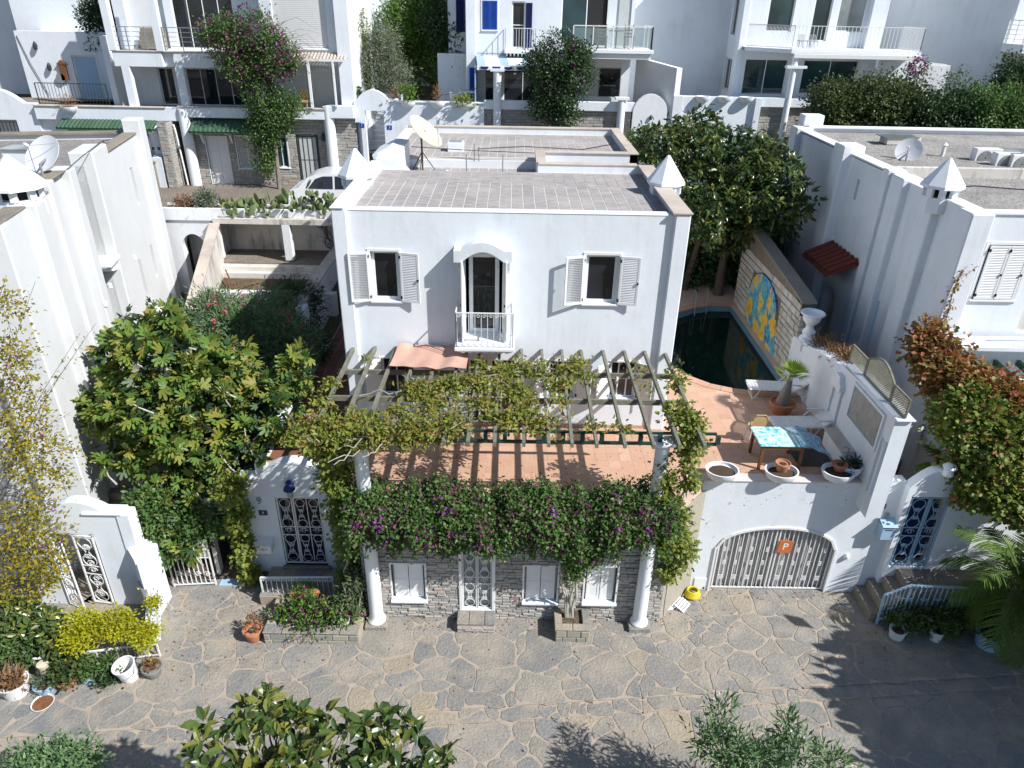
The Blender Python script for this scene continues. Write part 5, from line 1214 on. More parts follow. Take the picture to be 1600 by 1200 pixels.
mb = MB(); mb.prism([(3.3, 5.88), (3.9, 5.99), (9.6, 6.58), (9.6, 6.64), (3.8, 6.03), (3.3, 5.94)], 8.60, 9.06, 'x'); part('wall_top', mb, M['granite'], MW)
mb = MB(); mb.box(8.56, 8.66, 2.2, 9.2, 3.30, 3.42); part('pool_edge_tiles', mb, M['pool_tile'], MW)
# urn on wall end
ur = thing('urn', 'white pedestal urn planter standing on the wall between mural and terrace', 'urn', (8.75, 2.75, 5.05))
mb = MB(); mb.lathe([(.22, -.1), (.24, .0), (.16, .08), (.19, .2), (.12, .30), (.10, .38), (.16, .46), (.24, .56), (.26, .70), (.34, .76), (.34, .80), (.29, .80), (.26, .72), (.1, .66)], n=24); part('bowl', mb, M['plaster_new'], ur, True, True)
mb = MB(); mb.box(-.26, .26, -.26, .26, -.35, -.08, 0, .02); part('plinth', mb, M['plaster_side'], ur, local=True)
# lattice panels on top of the wall
LT = thing('lattice_screen', 'weathered brown lattice screen with arched middle on the right terrace wall', 'trellis', (8.75, -1.8, 5.6))
def lattice(y0, y1, zb, ztf, nm):
    mb = MB(); x = 8.74; st = .075
    n = int((y1 - y0) / st)
    for i in range(-12, n + 12):
        for s in (1, -1):
            pts = []
            for k in range(0, 41):
                t = k / 40; yy = y0 + i * st + s * (t - .5) * 1.0 ; zz = zb + t * .95
                if y0 <= yy <= y1 and zb <= zz <= ztf(yy): pts.append((yy, zz))
            if len(pts) > 1: mb.bar((x + s * .006, pts[0][0], pts[0][1]), (x + s * .006, pts[-1][0], pts[-1][1]), .010, .018, up=(1, 0, 0))
    N = 12; top = [(x, y0 + (y1 - y0) * i / N, ztf(y0 + (y1 - y0) * i / N)) for i in range(N + 1)]
    for a, b in zip(top[:-1], top[1:]): mb.bar(a, b, .045, .04)
    mb.bar((x, y0, zb), (x, y1, zb), .045, .04); mb.bar((x, y0, zb), (x, y0, ztf(y0)), .04, .04); mb.bar((x, y1, zb), (x, y1, ztf(y1)), .04, .04)
    part('lattice_panel', mb, M['wood'], LT)
lattice(-2.9, -2.2, 5.68, lambda y: 6.12 , 'a'); lattice(-2.15, -.85, 5.68, lambda y: 6.12 + .26 * math.sin(PI * (y + 2.15) / 1.3), 'b'); lattice(-.8, .05, 5.62, lambda y: 6.08, 'c')
# furniture
def lounger(x, y, rz, label):
    t = thing('sun_lounger', label, 'sun lounger', (x, y, TZ), rz, 'white sun loungers on the pool terrace')
    mb = MB(); L = 1.25; w_ = .58
    for s in (-1, 1): mb.tube([(0, s * w_ / 2, .34), (L, s * w_ / 2, .34)], .018, 6)
    mb.tube([(0.0, -w_ / 2, .34), (-.02, 0, .34), (0.0, w_ / 2, .34)], .018, 6); part('frame', mb, M['plastic_white'], t, local=True)
    sl = MB(); sl.box(.0, .088, -.29, .29, .345, .37, 0, .006); me = sl.mesh('slat', M['plastic_white'])
    for i in range(13): link('slat', me, t, (i * .097, 0, 0))
    bk = MB(); a = R(38); c, s_ = math.cos(a), math.sin(a)
    for s in (-1, 1): bk.tube([(L, s * w_ / 2, .35), (L + .72 * c, s * w_ / 2, .35 + .72 * s_)], .018, 6)
    b_ = part('backrest', bk, M['plastic_white'], t, local=True)
    for i in range(8):
        o = link('slat', me, b_, (L + .03 + i * .09 * c - .345 * math.sin(-a) * 0, 0, .35 + i * .09 * s_ + .0), (0, -a, 0)); 
        o.location = (L + (.02 + i * .09) * c + .345 * s_, 0, .35 + (.02 + i * .09) * s_ - .345 * c)
    for xx in (.10, 1.0):
        lg = MB()
        for s in (-1, 1): lg.tube([(xx - .08, s * w_ / 2, .33), (xx + .02, s * w_ / 2, .02), (xx + .18, s * w_ / 2, .33)], .014, 6)
        lg.tube([(xx + .02, -w_ / 2, .02), (xx + .02, w_ / 2, .02)], .014, 6); part('leg', lg, M['plastic_white'], t, local=True)
    for s in (-1, 1):
        ar = MB(); ar.tube([(L - .3, s * (w_ / 2 + .03), .36), (L - .1, s * (w_ / 2 + .03), .56), (L + .25, s * (w_ / 2 + .03), .52)], .016, 6); ar.box(L - .25, L + .2, s * (w_ / 2 + .03) - .03, s * (w_ / 2 + .03) + .03, .565, .585, 0, .006); part('armrest', ar, M['plastic_white'], t, local=True)
    for s in (-1, 1):
        wh = MB(); wh.tube([(L + .35, s * (w_ / 2 + .02), .12), (L + .35, s * (w_ / 2 + .07), .12)], .12, 16); wh.bar((L + .35, s * (w_ / 2), .12), (L + .2, s * w_ / 2, .34), .02, .02); part('wheel', wh, M['plastic_white'], t, local=True)
    return t
lounger(6.98, 1.95, R(-4), 'white slatted sun lounger at the pool edge behind the potted palm')
lounger(7.02, -.15, R(2), 'white slatted sun lounger between the potted palm and the painted table')
tb = thing('terrace_table', 'wooden table with turquoise and pink painted top on the right terrace', 'table', (6.75, -1.5, TZ))
mb = MB(); mb.box(6.10, 7.28, -1.92, -1.02, TZ + .70, TZ + .735, 0, .01); part('table_top', mb, M['teal_top'], tb)
mb = MB(); mb.box(6.16, 7.22, -1.88, -1.06, TZ + .58, TZ + .70, 0, .01); part('apron', mb, M['brown_wood'], tb)
for x in (6.2, 7.18):
    for y in (-1.84, -1.1): mb = MB(); mb.box(x - .035, x + .035, y - .035, y + .035, TZ, TZ + .6, 0, .01); part('leg', mb, M['brown_wood'], tb)
cl = MB(); vs = []; nu, nv = 14, 12
for j in range(nv + 1):
    for i in range(nu + 1):
        u, v = i / nu, j / nv; vs.append((7.08 + .78 * u + .05 * math.sin(v * 9) * u, -1.95 + .95 * v, TZ + .745 - .42 * max(0, u - .25) ** 1.2 + .02 * math.sin(u * 9 + v * 5)))
fs = [(j * (nu + 1) + i, j * (nu + 1) + i + 1, (j + 1) * (nu + 1) + i + 1, (j + 1) * (nu + 1) + i) for j in range(nv) for i in range(nu)]
cl.add(vs, fs); cl.add([(a, b, c - .008) for a, b, c in vs], [f[::-1] for f in fs]); props(part('cloth', cl, M['blue_cloth'], None, True), 'blue and white streaked cloth hanging over the right end of the painted table', 'cloth')
rg2 = MB(); rg2.box(7.25, 8.15, -1.7, -.9, TZ + .004, TZ + .02, 0, .004); props(part('mat', rg2, M['black']), 'dark patterned floor mat beneath and beside the painted table', 'mat')
ch = thing('wicker_chair', 'tan wicker bistro chair behind the painted table', 'chair', (6.45, -.55, TZ))
mb = MB(); mb.lathe([(.02, .43), (.21, .43), (.22, .45), (.21, .47), (.02, .47)], n=20); part('seat', mb, M['wicker'], ch, True, True)
mb = MB(); mb.tube([(-.2, -.12, .45), (-.22, -.16, .75), (-.12, -.2, .90), (.12, -.2, .90), (.22, -.16, .75), (.2, -.12, .45)], .015, 6); mb.prism([(-.19, .55), (.19, .55), (.17, .78), (.08, .86), (-.08, .86), (-.17, .78)], -.19, -.175, 'y'); part('backrest', mb, M['wicker'], ch, local=True)
for sx in (-1, 1):
    for sy in (-1, 1): mb = MB(); mb.tube([(sx * .15, sy * .15, .44), (sx * .19, sy * .19, 0)], .014, 6); part('leg', mb, M['plastic_white'], ch, local=True)
# bowls on the ledge
bowl('bowl_planter', 'white bowl planter with bare soil and pebbles, leftmost on the garage ledge', 5.13, -2.36, TZ + .04, .40, .30, group='bowl planters along the garage ledge')
bowl('bowl_planter', 'white bowl planter holding a clay pot, middle of the three on the garage ledge', 6.55, -2.36, TZ + .04, .40, .30, group='bowl planters along the garage ledge')
bowl('bowl_planter', 'white bowl planter holding a broken clay pot, rightmost on the garage ledge', 7.93, -2.32, TZ + .04, .40, .30, group='bowl planters along the garage ledge')
pot('clay_pot', 'terracotta pot with small succulent inside the middle bowl planter', 6.58, -2.28, TZ + .26, .17, .24)
pot('clay_pot', 'tilted terracotta pot with cactus inside the rightmost bowl planter', 7.98, -2.22, TZ + .26, .17, .20)
pp = pot('palm_pot', 'large terracotta pot holding the small fan palm between the loungers', 7.66, .95, TZ, .34, .36)
wp = bowl('white_planter', 'white fluted planter holding a dark aloe at the right wall corner', 8.3, -2.12, TZ + .04, .30, .34)
# yellow hose and leftovers by the hatch
hs = MB()
for k in range(5):
    hs.tube([(4.86 + (.20 - .015 * k) * math.cos(t * PI / 10), -2.62 + (.17 - .012 * k) * math.sin(t * PI / 10), .05 + .035 * k + .05) for t in range(20)], .024, 6, closed=True)
props(part('garden_hose', hs, M['hose'], None, True), 'coiled yellow garden hose on the ground by the utility hatch', 'hose')
for i, (x, y, a, w_, h_, l) in enumerate(((4.35, -2.85, .5, .5, .32, 'white scrap board leaning by the porch side wall, largest of the scraps'), (4.55, -2.98, .9, .4, .12, 'white louvred scrap lying beside the yellow hose'), (4.1, -3.05, .3, .32, .2, 'narrow white scrap board closest to the right column'))):
    mb = MB()
    if i == 1:
        for k in range(4): mb.box(-w_ / 2, w_ / 2, -.12 + k * .07, -.07 + k * .07, 0, .02)
        mb.box(-w_ / 2, -w_ / 2 + .03, -.12, .16, .02, .03)
    else: mb.prism([(-w_ / 2, -h_ / 2), (w_ / 2, -h_ / 2), (w_ / 2 * .8, h_ / 2), (-w_ / 2 * .6, h_ / 2 * .8)], 0, .03)
    o = link('scrap_board', mb.mesh('scrap_board', M['plaster_new']), None, (x, y, .06), (.35, 0, a)); props(o, l, 'board')
# right entry: stairs, blue gate, railing
RE = thing('gate_wall', 'white arched gate wall with pale blue iron gate above the side stairs', 'wall', (10.3, -2.5, 0))
mb = MB(); mb.wall(9.62, 11.6, -.05, 3.55, -2.55, -2.3, [(9.74, 10.72, 1.08, 3.28)]); dm = [(9.62 + 1.3 * i / 16, 3.55 + .5 * math.sin(PI * i / 16)) for i in range(17)]; mb.prism(dm, -2.55, -2.3, 'y'); mb.box(9.2, 9.62, -2.351, -2.1, 3.4, 3.6); part('wall', mb, PL, RE)
mb = MB(); gate_panel(mb, 9.78, 10.24, 1.12, 3.24, -2.5, 1, 2, .014, .02); part('gate_leaf', mb, M['blue_metal'], RE); mb = MB(); gate_panel(mb, 10.26, 10.70, 1.12, 3.24, -2.5, 1, 2, .014, .02); part('gate_leaf', mb, M['blue_metal'], RE)
mb = MB(); mb.box(9.74, 10.72, -2.2, -2.15, 1.08, 3.3); part('dark_backing', mb, M['navy_plate'], RE)  # navy sheet stands in for the shade behind the blue gate
SR = thing('side_stairs', 'dark mossy stone steps rising right to the pale blue gate', 'stairs', (9.8, -3, 0))
for i in range(4): mb = MB(); mb.box(9.15 + i * .27, 12.3, -3.36 , -2.36 if i < 2 else -2.56, -.05 + i * .26, .26 + i * .26, 0, .015); part('step', mb, M['granite'], SR)
RR = thing('railing', 'pale blue bent handrail in front of the side stairs', 'railing', (10.2, -3.42, 0))
mb = MB(); mb.bar((9.28, -3.45, .98), (9.82, -3.45, 1.30), .05, .04); mb.bar((9.82, -3.45, 1.30), (11.55, -3.45, 1.24), .05, .04); mb.bar((9.32, -3.45, -.02), (9.28, -3.45, .98), .045, .045); mb.bar((9.31, -3.45, .14), (9.84, -3.45, .44), .03, .03); mb.bar((9.84, -3.45, .44), (11.55, -3.45, .40), .03, .03)
for i in range(1, 6): x = 9.28 + i * .09; mb.bar((x + .02, -3.45, .15 + i * .05), (x, -3.45, .98 + i * .053), .018, .018)
for i in range(14): x = 9.86 + i * .13; mb.bar((x, -3.45, .44), (x, -3.45, 1.28), .018 if i not in (0, 13) else .04, .018 if i not in (0, 13) else .04)
for i in range(6): x = 9.5 + i * .36; z = .55 + min(i, 1) * .3; scroll(mb, (x, -3.46, z), .05, 1, 'y', .009, 1.2); scroll(mb, (x + .08, -3.46, z), .05, -1, 'y', .009, 1.2)
part('rail', mb, M['blue_metal'], RR)
fl = thing('carved_finial', 'white carved ornament above the pale blue gate arch', 'ornament', (10.35, -2.6, 3.9))
mb = MB(); mb.lathe([(.06, 0), (.14, .1), (.10, .2), (.17, .3), (.12, .36), (.03, .40)], n=8); part('ornament', mb, M['plaster_new'], fl, True, True)

# ================================================================== LEFT BUILDING (local frame: +y runs back along the alley wall, +x faces the alley)
LB = thing('white_house', 'tall white neighbouring house on the left with gravel roof and satellite dish', 'house', (-10.72, -1.85, 0), R(11.8))
PS = M['plaster_left']
mb = MB()
hol = [(5.35, 6.0, 6.85, 8.95), (10.15, 10.45, 7.2, 8.45), (4.55, 4.85, 7.35, 8.75), (10.35, 10.65, 4.5, 5.7), (8.7, 9.0, 4.3, 5.7), (4.8, 5.55, 3.6, 5.95)]
mb.wall(-.0, 12.1, 0, 9.32, -.35, 0, [], 'x') if False else None
def lwall(mb, y0, y1, x, z1, holes=()):
    """wall facing +x at local x (thickness .35)"""
    n0 = len(mb.f); mb.wall(y0, y1, 0, z1, x, x - .35, holes, 'x')
lwall(mb, 0, 3.0, 0, 9.30); lwall(mb, 3.0, 5.2, -.12, 9.52, [h for h in hol if 3 < h[0] < 5.2 and h[1] < 5.2]); lwall(mb, 5.2, 6.0, -.30, 9.25, [(5.35, 5.95, 6.85, 8.95), (5.2, 5.7, 3.6, 5.95)]); lwall(mb, 6.0, 12.2, -.05, 9.34, [h for h in hol if h[0] > 6])
mb.box(-9, 0, -.001, .3, 0, 9.26); mb.box(-9, -.3, 11.9, 12.2, 0, 9.3)
mb.spandrel(5.2, 5.7, 5.6, 5.95, -.30, -.5, 'x')
part('wall', mb, PS, LB, local=True)
for (a, b, zt, pr) in ((-.02, .45, 9.30, .10), (1.55, 2.15, 9.36, .22), (3.0, 3.35, 9.56, .08), (4.35, 4.85, 9.56, .12), (6.0, 7.4, 9.72, .24), (11.55, 12.25, 9.80, .18)):
    mb = MB(); mb.box(-.4, pr, a, b, 0, zt, 0, .03); part('pilaster', mb, PS, LB, local=True)
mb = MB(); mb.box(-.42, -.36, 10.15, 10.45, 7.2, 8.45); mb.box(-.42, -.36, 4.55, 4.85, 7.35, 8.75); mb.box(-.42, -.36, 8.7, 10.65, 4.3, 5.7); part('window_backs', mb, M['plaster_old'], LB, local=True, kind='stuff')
mb = MB(); mb.box(-.35, .30, 5.1, 6.05, 6.66, 6.76, 0, .02); mb.prism([(5.1, 6.66), (6.05, 6.66), (6.05, 6.3), (5.6, 6.4)], -.2, .15, 'x'); part('ledge', mb, M['plaster_side'], LB, local=True)
mb = MB(); mb.box(-.46, -.42, 5.2, 6.1, 6.8, 9.0); mb.box(-.50, -.46, 5.1, 5.8, 3.5, 6.0); part('window_pane', mb, M['glass'], LB, local=True)
mb = MB(); mb.box(-9, -.47, .3, 11.9, 8.9, 9.12); ro = part('gravel_roof', mb, M['gravel_dark'], LB, local=True)
for (a, b, z) in ((0.0, 1.55, 9.30), (2.05, 3.0, 9.30), (3.35, 4.35, 9.52), (7.4, 11.55, 9.34)):
    mb = MB(); mb.box(-.42, .02, a, b, z, z + .05, 0, .01); part('coping', mb, M['granite'], LB, local=True)
mb = MB(); mb.box(-9, -.3, 11.8, 12.25, 9.3, 9.36); part('coping', mb, M['granite'], LB, local=True)
# chimney and dish of the left house
c_ = chimney(LB, -10.72 - .28 * math.cos(R(11.8)) - 2.15 * math.sin(R(11.8)), -1.85 + 2.15 * math.cos(R(11.8)) - .55 * math.sin(R(11.8)), 9.0, 10.38, .52)
def dish(name, label, base, c, r, aim, mat, pole=.0, group=None, cat='satellite dish', depth=.16, tripod=0, sq=1.0):
    t = thing(name, label, cat, base); a = Vector(aim).normalized(); Q = a.to_track_quat('Z', 'Y').to_matrix().to_4x4(); Mx = Matrix.Translation(Vector(c) - Vector(base)) @ Q
    mb = MB(); pr = [(max(.01, r * k / 6), depth * r * (k / 6) ** 2) for k in range(7)]; n = 28
    for (k, (rr, zz)) in enumerate(pr + [(r * .99, depth * r + .0)] ): pass
    full = [(.001, 0)] + pr[1:] + [(r * 1.0, depth * r - .012)] + [(rr, zz - .014) for rr, zz in reversed(pr[1:])]
    mb.lathe(full, n=n); mb.v = [tuple(Mx @ Vector((x * sq, y, z))) for x, y, z in mb.v]; part('reflector', mb, M[mat], t, True, True)
    f = Mx @ Vector((0, 0, r * .95)); mb = MB(); mb.tube([Mx @ Vector((0, -r * .95, depth * r)), f], .012, 5); mb.tube([Mx @ Vector((r * .6, r * .6, depth * r)), f], .008, 4); part('arm', mb, M['grey_metal'], t, local=True)
    mb = MB(); mb.bar(f, f + (Mx.to_3x3() @ Vector((0, 0, .1))), .06, .06); part('receiver', mb, M['dish'], t, local=True)
    cc = Vector(c) - Vector(base); bk = Mx @ Vector((0, 0, -.1)); mb = MB(); mb.tube([bk, Vector((0, 0, bk.z - .05)), Vector((0, 0, 0))], .03, 6)
    if tripod:
        for k in range(3): a_ = k * 2.1 + .4; mb.bar((0, 0, bk.z * .55), (tripod * math.cos(a_), tripod * math.sin(a_), 0), .025, .025)
    part('mast', mb, M['bark_dark'] if tripod else M['grey_metal'], t, local=True)
    return t
dish('satellite_dish', 'white satellite dish on the left neighbour roof behind the big chimney cone', (-11.79, 1.8, 9.15), (-11.94, 2.32, 9.95), .52, (-.25, -.75, .62), 'dish')
dish('satellite_dish', 'large stained cream dish on a rusty tripod on the sunk roof strip of the villa', (-2.85, 6.75, 8.8), (-2.75, 6.8, 9.98), .62, (.66, -.22, .72), 'dish_cream', tripod=.42, sq=1.0, depth=.12)
dish('satellite_dish', 'grey satellite dish on the right neighbour gravel roof', (12.6, 7.2, 9.1), (12.83, 7.6, 9.55), .40, (-.5, -.75, .45), 'dish')
sb = thing('roof_box', 'white roof box with grey glass lid behind the left satellite dish', 'roof box', (-14.04, 4.6, 9.15))
p0 = Vector((-14.12, 4.59, 9.15)); mb = MB(); mb.box(-.5, .45, -.1, .55, 0, .5, 0, .01); part('body', mb, M['plaster_new'], sb, local=True); mb = MB(); mb.box(-.55, .5, -.15, .6, .5, .54, 0, .01); part('lid', mb, M['glass_grey'], sb, local=True)
tk = MB(); tk.lathe([(.28, 0), (.28, .5), (.24, .55), (.05, .58)], (-13.52, 2.75, 9.15), 16); props(part('water_tank', tk, M['plastic_white'], None, True), 'white water tank at the far left edge of the left gravel roof', 'tank')
mb = MB(); mb.tube([(-11.61, 2.28, 9.5), (-11.45, 3.17, 9.8), (-12.21, 5.66, 9.75), (-12.88, 7.33, 9.5)], .012, 5); mb.tube([(-12.21, 5.66, 9.75), (-13.16, 7.55, 9.3)], .02, 5); props(part('roof_cable', mb, M['dark_metal'], None), 'black cable and small bracket along the left roof edge', 'cable')
for i, (x, y, z) in enumerate([(.03, 4.4, 5.75), (-.1, 5.5, 5.9), (.0, 8.0, 5.95)]):
    mb = MB(); mb.lathe([(.02, 0), (.07, .03), (.07, .14), (.03, .18)], (0, 0, 0), 10); t = LB.rotation_euler.to_matrix() @ Vector((x + .08, y, z)) + Vector(LB.location)
    o = link('wall_lamp', mb.mesh('wall_lamp', M['plastic_white']), None, t); props(o, ('small white wall lamp nearest the street on the left house side wall', 'small white wall lamp beside the arched opening of the left house', 'small white wall lamp farthest back on the left house side wall')[i], 'lamp', 'lamps on the left house side wall')
mb = MB(); mb.box(-3.0, -.02, -.06, -.004, 0, 9.2)
dp = MB(); dp.bar((-.95, -.05, .2), (-.95, -.05, 9.0), .10, .08); props(part('drainpipe_or_shade_strip', dp, M['grey_metal'], LB, local=True), None)  # grey bar stands in for the dark shadow strip down the front wall

# ---- lane edge: planter wall with arch
PW = thing('planter_wall', 'white lane-side planter wall with arched alley opening below the cacti', 'wall', (-9.8, 10.6, 5.9))
mb = MB(); mb.box(-13.35, -6.1, 10.45, 10.55, 6.02, 6.52, 0, .01); mb.box(-13.35, -6.1, 11.2, 11.3, 5.8, 6.5); part('trough', mb, M['plaster_side'], PW)
mb = MB(); mb.box(-13.3, -6.1, 10.55, 11.2, 6.0, 6.42); part('soil', mb, M['dirt'], PW)
mb = MB(); mb.wall(-13.35, -11.3, 2.5, 6.02, 10.5, 10.9, [(-12.75, -11.85, 2.9, 5.5)]); mb.spandrel(-12.75, -11.85, 4.95, 5.5, 10.501, 10.9); part('arch_wall', mb, M['plaster_side'], PW)
mb = MB(); mb.box(-12.9, -11.7, 11.5, 11.6, 2.5, 5.6); part('niche_back', mb, M['plaster_old'], PW)
for k in range(3): mb = MB(); x = -13.3 + k * .62; mb.box(x, x + .61, 10.43, 10.449, 6.05, 6.5, 0, .004); part('facing_panel', mb, M['plaster_new'], PW)

# ================================================================== RIGHT BUILDING
RB = thing('white_house', 'tall white neighbouring house on the right with gravel roof, pilasters and cone chimney', 'house', (11.05, .5, 0))
PLs = M['plaster']
mb = MB(); mb.wall(1.02, 12.88, 0, 9.30, 11.15, 11.5, [(6.55, 7.6, 2.0, 5.05), (6.9, 7.08, 8.1, 8.75)], 'x'); mb.spandrel(6.55, 7.6, 4.5, 5.05, 11.149, 11.5, 'x')
mb.wall(11.15, 24, 0, 9.30, .7, 1.0, [(11.72, 12.84, 7.12, 8.55), (14.6, 15.8, 7.12, 8.55), (13.2, 14.0, 6.2, 8.5)]); mb.box(11.15, 24, 12.9, 13.2, 0, 9.45)
part('wall', mb, PLs, RB)
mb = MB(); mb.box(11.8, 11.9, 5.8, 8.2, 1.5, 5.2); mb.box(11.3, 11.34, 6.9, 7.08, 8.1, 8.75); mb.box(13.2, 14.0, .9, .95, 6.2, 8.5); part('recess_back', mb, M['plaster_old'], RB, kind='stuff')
for (a, b, zt, pr) in ((.42, 1.05, 9.36, .22), (3.9, 4.6, 9.42, .22), (7.9, 8.7, 9.62, .30), (5.0, 5.35, 9.45, .14), (12.5, 13.25, 9.5, .22), (2.1, 2.8, 9.0, .24)):
    mb = MB(); mb.box(11.15 - pr, 11.57 if a > 1 else 11.49, a, b, 0, zt, 0, .03); part('pilaster', mb, PLs, RB)
for (a, b, z, x) in ((1.05, 2.1, 9.30, 11.1), (2.8, 3.9, 9.30, 11.1), (4.6, 7.9, 9.34, 11.12), (8.7, 12.5, 9.36, 11.1)):
    mb = MB(); mb.box(x, x + .45, a, b, z, z + .05, 0, .01); part('coping', mb, M['plaster_new'], RB)
mb = MB(); mb.box(11.4, 24, .98, 6.2, 8.8, 9.04); part('gravel_roof', mb, M['gravel'], RB)
mb = MB(); mb.box(11.4, 24, 6.2, 12.9, 8.8, 9.30); part('gravel_roof', mb, M['gravel'], RB); mb = MB(); mb.box(11.5, 24, 6.08, 6.22, 9.0, 9.34, 0, .02); part('roof_kerb', mb, M['plaster_old'], RB)
mb = MB(); mb.box(11.3, 24, 12.8, 13.25, 9.45, 9.5); part('coping', mb, M['plaster_new'], RB); mb = MB(); mb.box(11.4, 24, .66, 1.02, 9.3, 9.34); part('coping', mb, M['plaster_new'], RB)
chimney(RB, 11.12, 2.3, 8.95, 10.30, .40)
wv = window(RB, 11.75, 12.82, 7.12, 8.55, .7, sill=True, depth=.1, surround=.08)
shutter(RB, (11.78, .66), 0, .5, 7.14, 8.53); shutter(RB, (12.29, .66), 0, .5, 7.14, 8.53)
mb = MB()
ct = MB()
for i in range(7):       # tiled canopy over the arched side door
    y = 5.75 + i * .32
    tl_ = MB(); tl_.tube([(11.14, y, 6.45), (10.25, y, 6.05)], .10, 8); part('roof_tile', tl_, M['red_tile'], RB, True)
mb = MB(); mb.prism([(11.15, 6.35), (10.2, 5.92), (10.2, 5.98), (11.15, 6.42)], 5.6, 7.85, 'y'); part('canopy', mb, M['red_tile'], RB)
mb = MB(); mb.box(9.3, 10.9, -.0, 13, 1.5, 2.6); props(part('side_passage', mb, M['lane']), 'sunk passage ground between the mural wall and the right house', None, None, 'structure')
dp = MB(); dp.bar((10.90, 3.3, 3.0), (10.86, 3.32, 6.0), .05, .05); props(part('pipe', dp, M['blue_metal'], RB), None)
rb = thing('roof_block', 'small white block chimney on the far corner of the right gravel roof', 'chimney', (11.7, 13.21, 9.4))
mb = MB(); mb.box(-.38, .38, -.25, .35, -.1, .5, 0, .015); part('block', mb, M['plaster_new'], rb, local=True)
sk = thing('skylight', 'low grey skylight box with glass lid on the right gravel roof', 'skylight', (13.88, 10.35, 9.32))
mb = MB(); mb.box(-.55, .65, -.2, .4, 0, .24, 0, .01); part('kerb', mb, M['plaster_old'], sk, local=True); mb = MB(); mb.box(-.7, .55, -.25, .45, .24, .27); part('pane', mb, M['glass_grey'], sk, local=True)
def ac(label, x, y, z, rz=0):
    t = thing('air_conditioner', label, 'air conditioner', (x, y, z), rz, 'outdoor units on the right gravel roof')
    mb = MB(); mb.box(-.42, .42, -.16, .16, .04, .62, 0, .015); part('case', mb, M['plastic_white'], t, local=True)
    mb = MB(); mb.tube([(-.1, -.162, .33), (-.1, -.172, .33)], .23, 20); fn = part('fan_grille', mb, M['dark_metal'], t, True, True)
    mb = MB()
    for k in range(7): mb.tube([(-.1 + (.04 + .03 * k) * math.cos(a * PI / 6), -.178, .33 + (.04 + .03 * k) * math.sin(a * PI / 6)) for a in range(12)], .005, 4, closed=True)
    part('wire_guard', mb, M['plastic_white'], t, local=True)
    mb = MB(); mb.box(-.36, -.28, -.2, .2, 0, .05); mb.box(.28, .36, -.2, .2, 0, .05); part('foot', mb, M['dark_metal'], t, local=True)
ac('white outdoor air-conditioning unit nearest the dish on the right roof', *(15.39, 7.64, 9.06)); ac('white outdoor air-conditioning unit, second from the dish on the right roof', *(15.6, 6.87, 9.06)); ac('white outdoor air-conditioning unit at the right picture edge of the right roof', *(15.99, 6.71, 9.06))
mb = MB(); x_, y_, z_ = (16.39, 7.78, 9.5); mb.box(x_ - .6, x_ + 1.5, y_ - .2, y_ + .8, z_, z_ + .05, 0, .01); mb.box(x_ - .5, x_ - .42, y_, y_ + .1, 9.04, z_); props(part('solar_panel', mb, M['glass_grey']), 'pale glazed solar panel behind the air-conditioning units', 'solar panel')
# green pergola of the right house
GP = thing('pergola', 'green and white timber pergola of the right house under red creeper', 'pergola', (12.5, -.8, 4.2))
for i in range(6):
    x = 11.7 + i * .62; mb = MB(); mb.bar((x, .68, 5.35), (x + .05, -2.2, 5.1), .09, .16); part('rafter', mb, M['green_paint'], GP)
for (y, z) in ((-.55, 5.1), (-1.75, 5.0)): mb = MB(); mb.bar((11.3, y, z), (16, y, z), .08, .16); part('beam', mb, M['green_paint'], GP)
for i in range(5):
    x = 11.78 + i * .62; mb = MB(); mb.box(x, x + .46, -.45, .64, 5.22, 5.25); mb.box(x, x + .46, -1.65, -.62, 5.1, 5.13); props(part('white_panel', mb, M['plaster_new'], GP), None)
mb = MB(); mb.box(11.3, 15.2, -.2, .5, 6.08, 6.18); mb.box(13, 15.2, -.28, .5, 5.98, 6.09); props(part('balcony_slab', mb, M['plaster_new'], RB), None)
mb = MB(); fence_rail(mb, (13.0, -.2, 6.18), (15.2, -.2, 6.18), .9, 12); props(part('balcony_rail', mb, M['white_metal'], RB), None)
mb = MB(); mb.wall(11.6, 18, 0, 4.6, -2.3, -2.0, []); mb.box(11.6, 18, -2.0, .7, 3.0, 3.5); props(part('creeper_wall', mb, PLs), 'white garden wall of the right house hidden behind red creeper', 'wall')

# ================================================================== BACK ROW
def glaz(parent, u0, u1, z0, z1, d, n=2, mat='glass_teal', fm='white_wood', fw=.05, dp=.06):
    return window(parent, u0, u1, z0, z1, d, fm, mat, fw, dp, n - 1, 0, False)
def lrail(mb, a, b, h, n, hn=4):
    a, b = Vector(a), Vector(b)
    for k in range(hn): z = h * (k + 1) / hn; mb.bar(a + Vector((0, 0, z)), b + Vector((0, 0, z)), .02 if k < hn - 1 else .035, .02 if k < hn - 1 else .03)
    for i in range(n + 1): p = a.lerp(b, i / n); mb.bar(p, p + Vector((0, 0, h)), .035, .035)
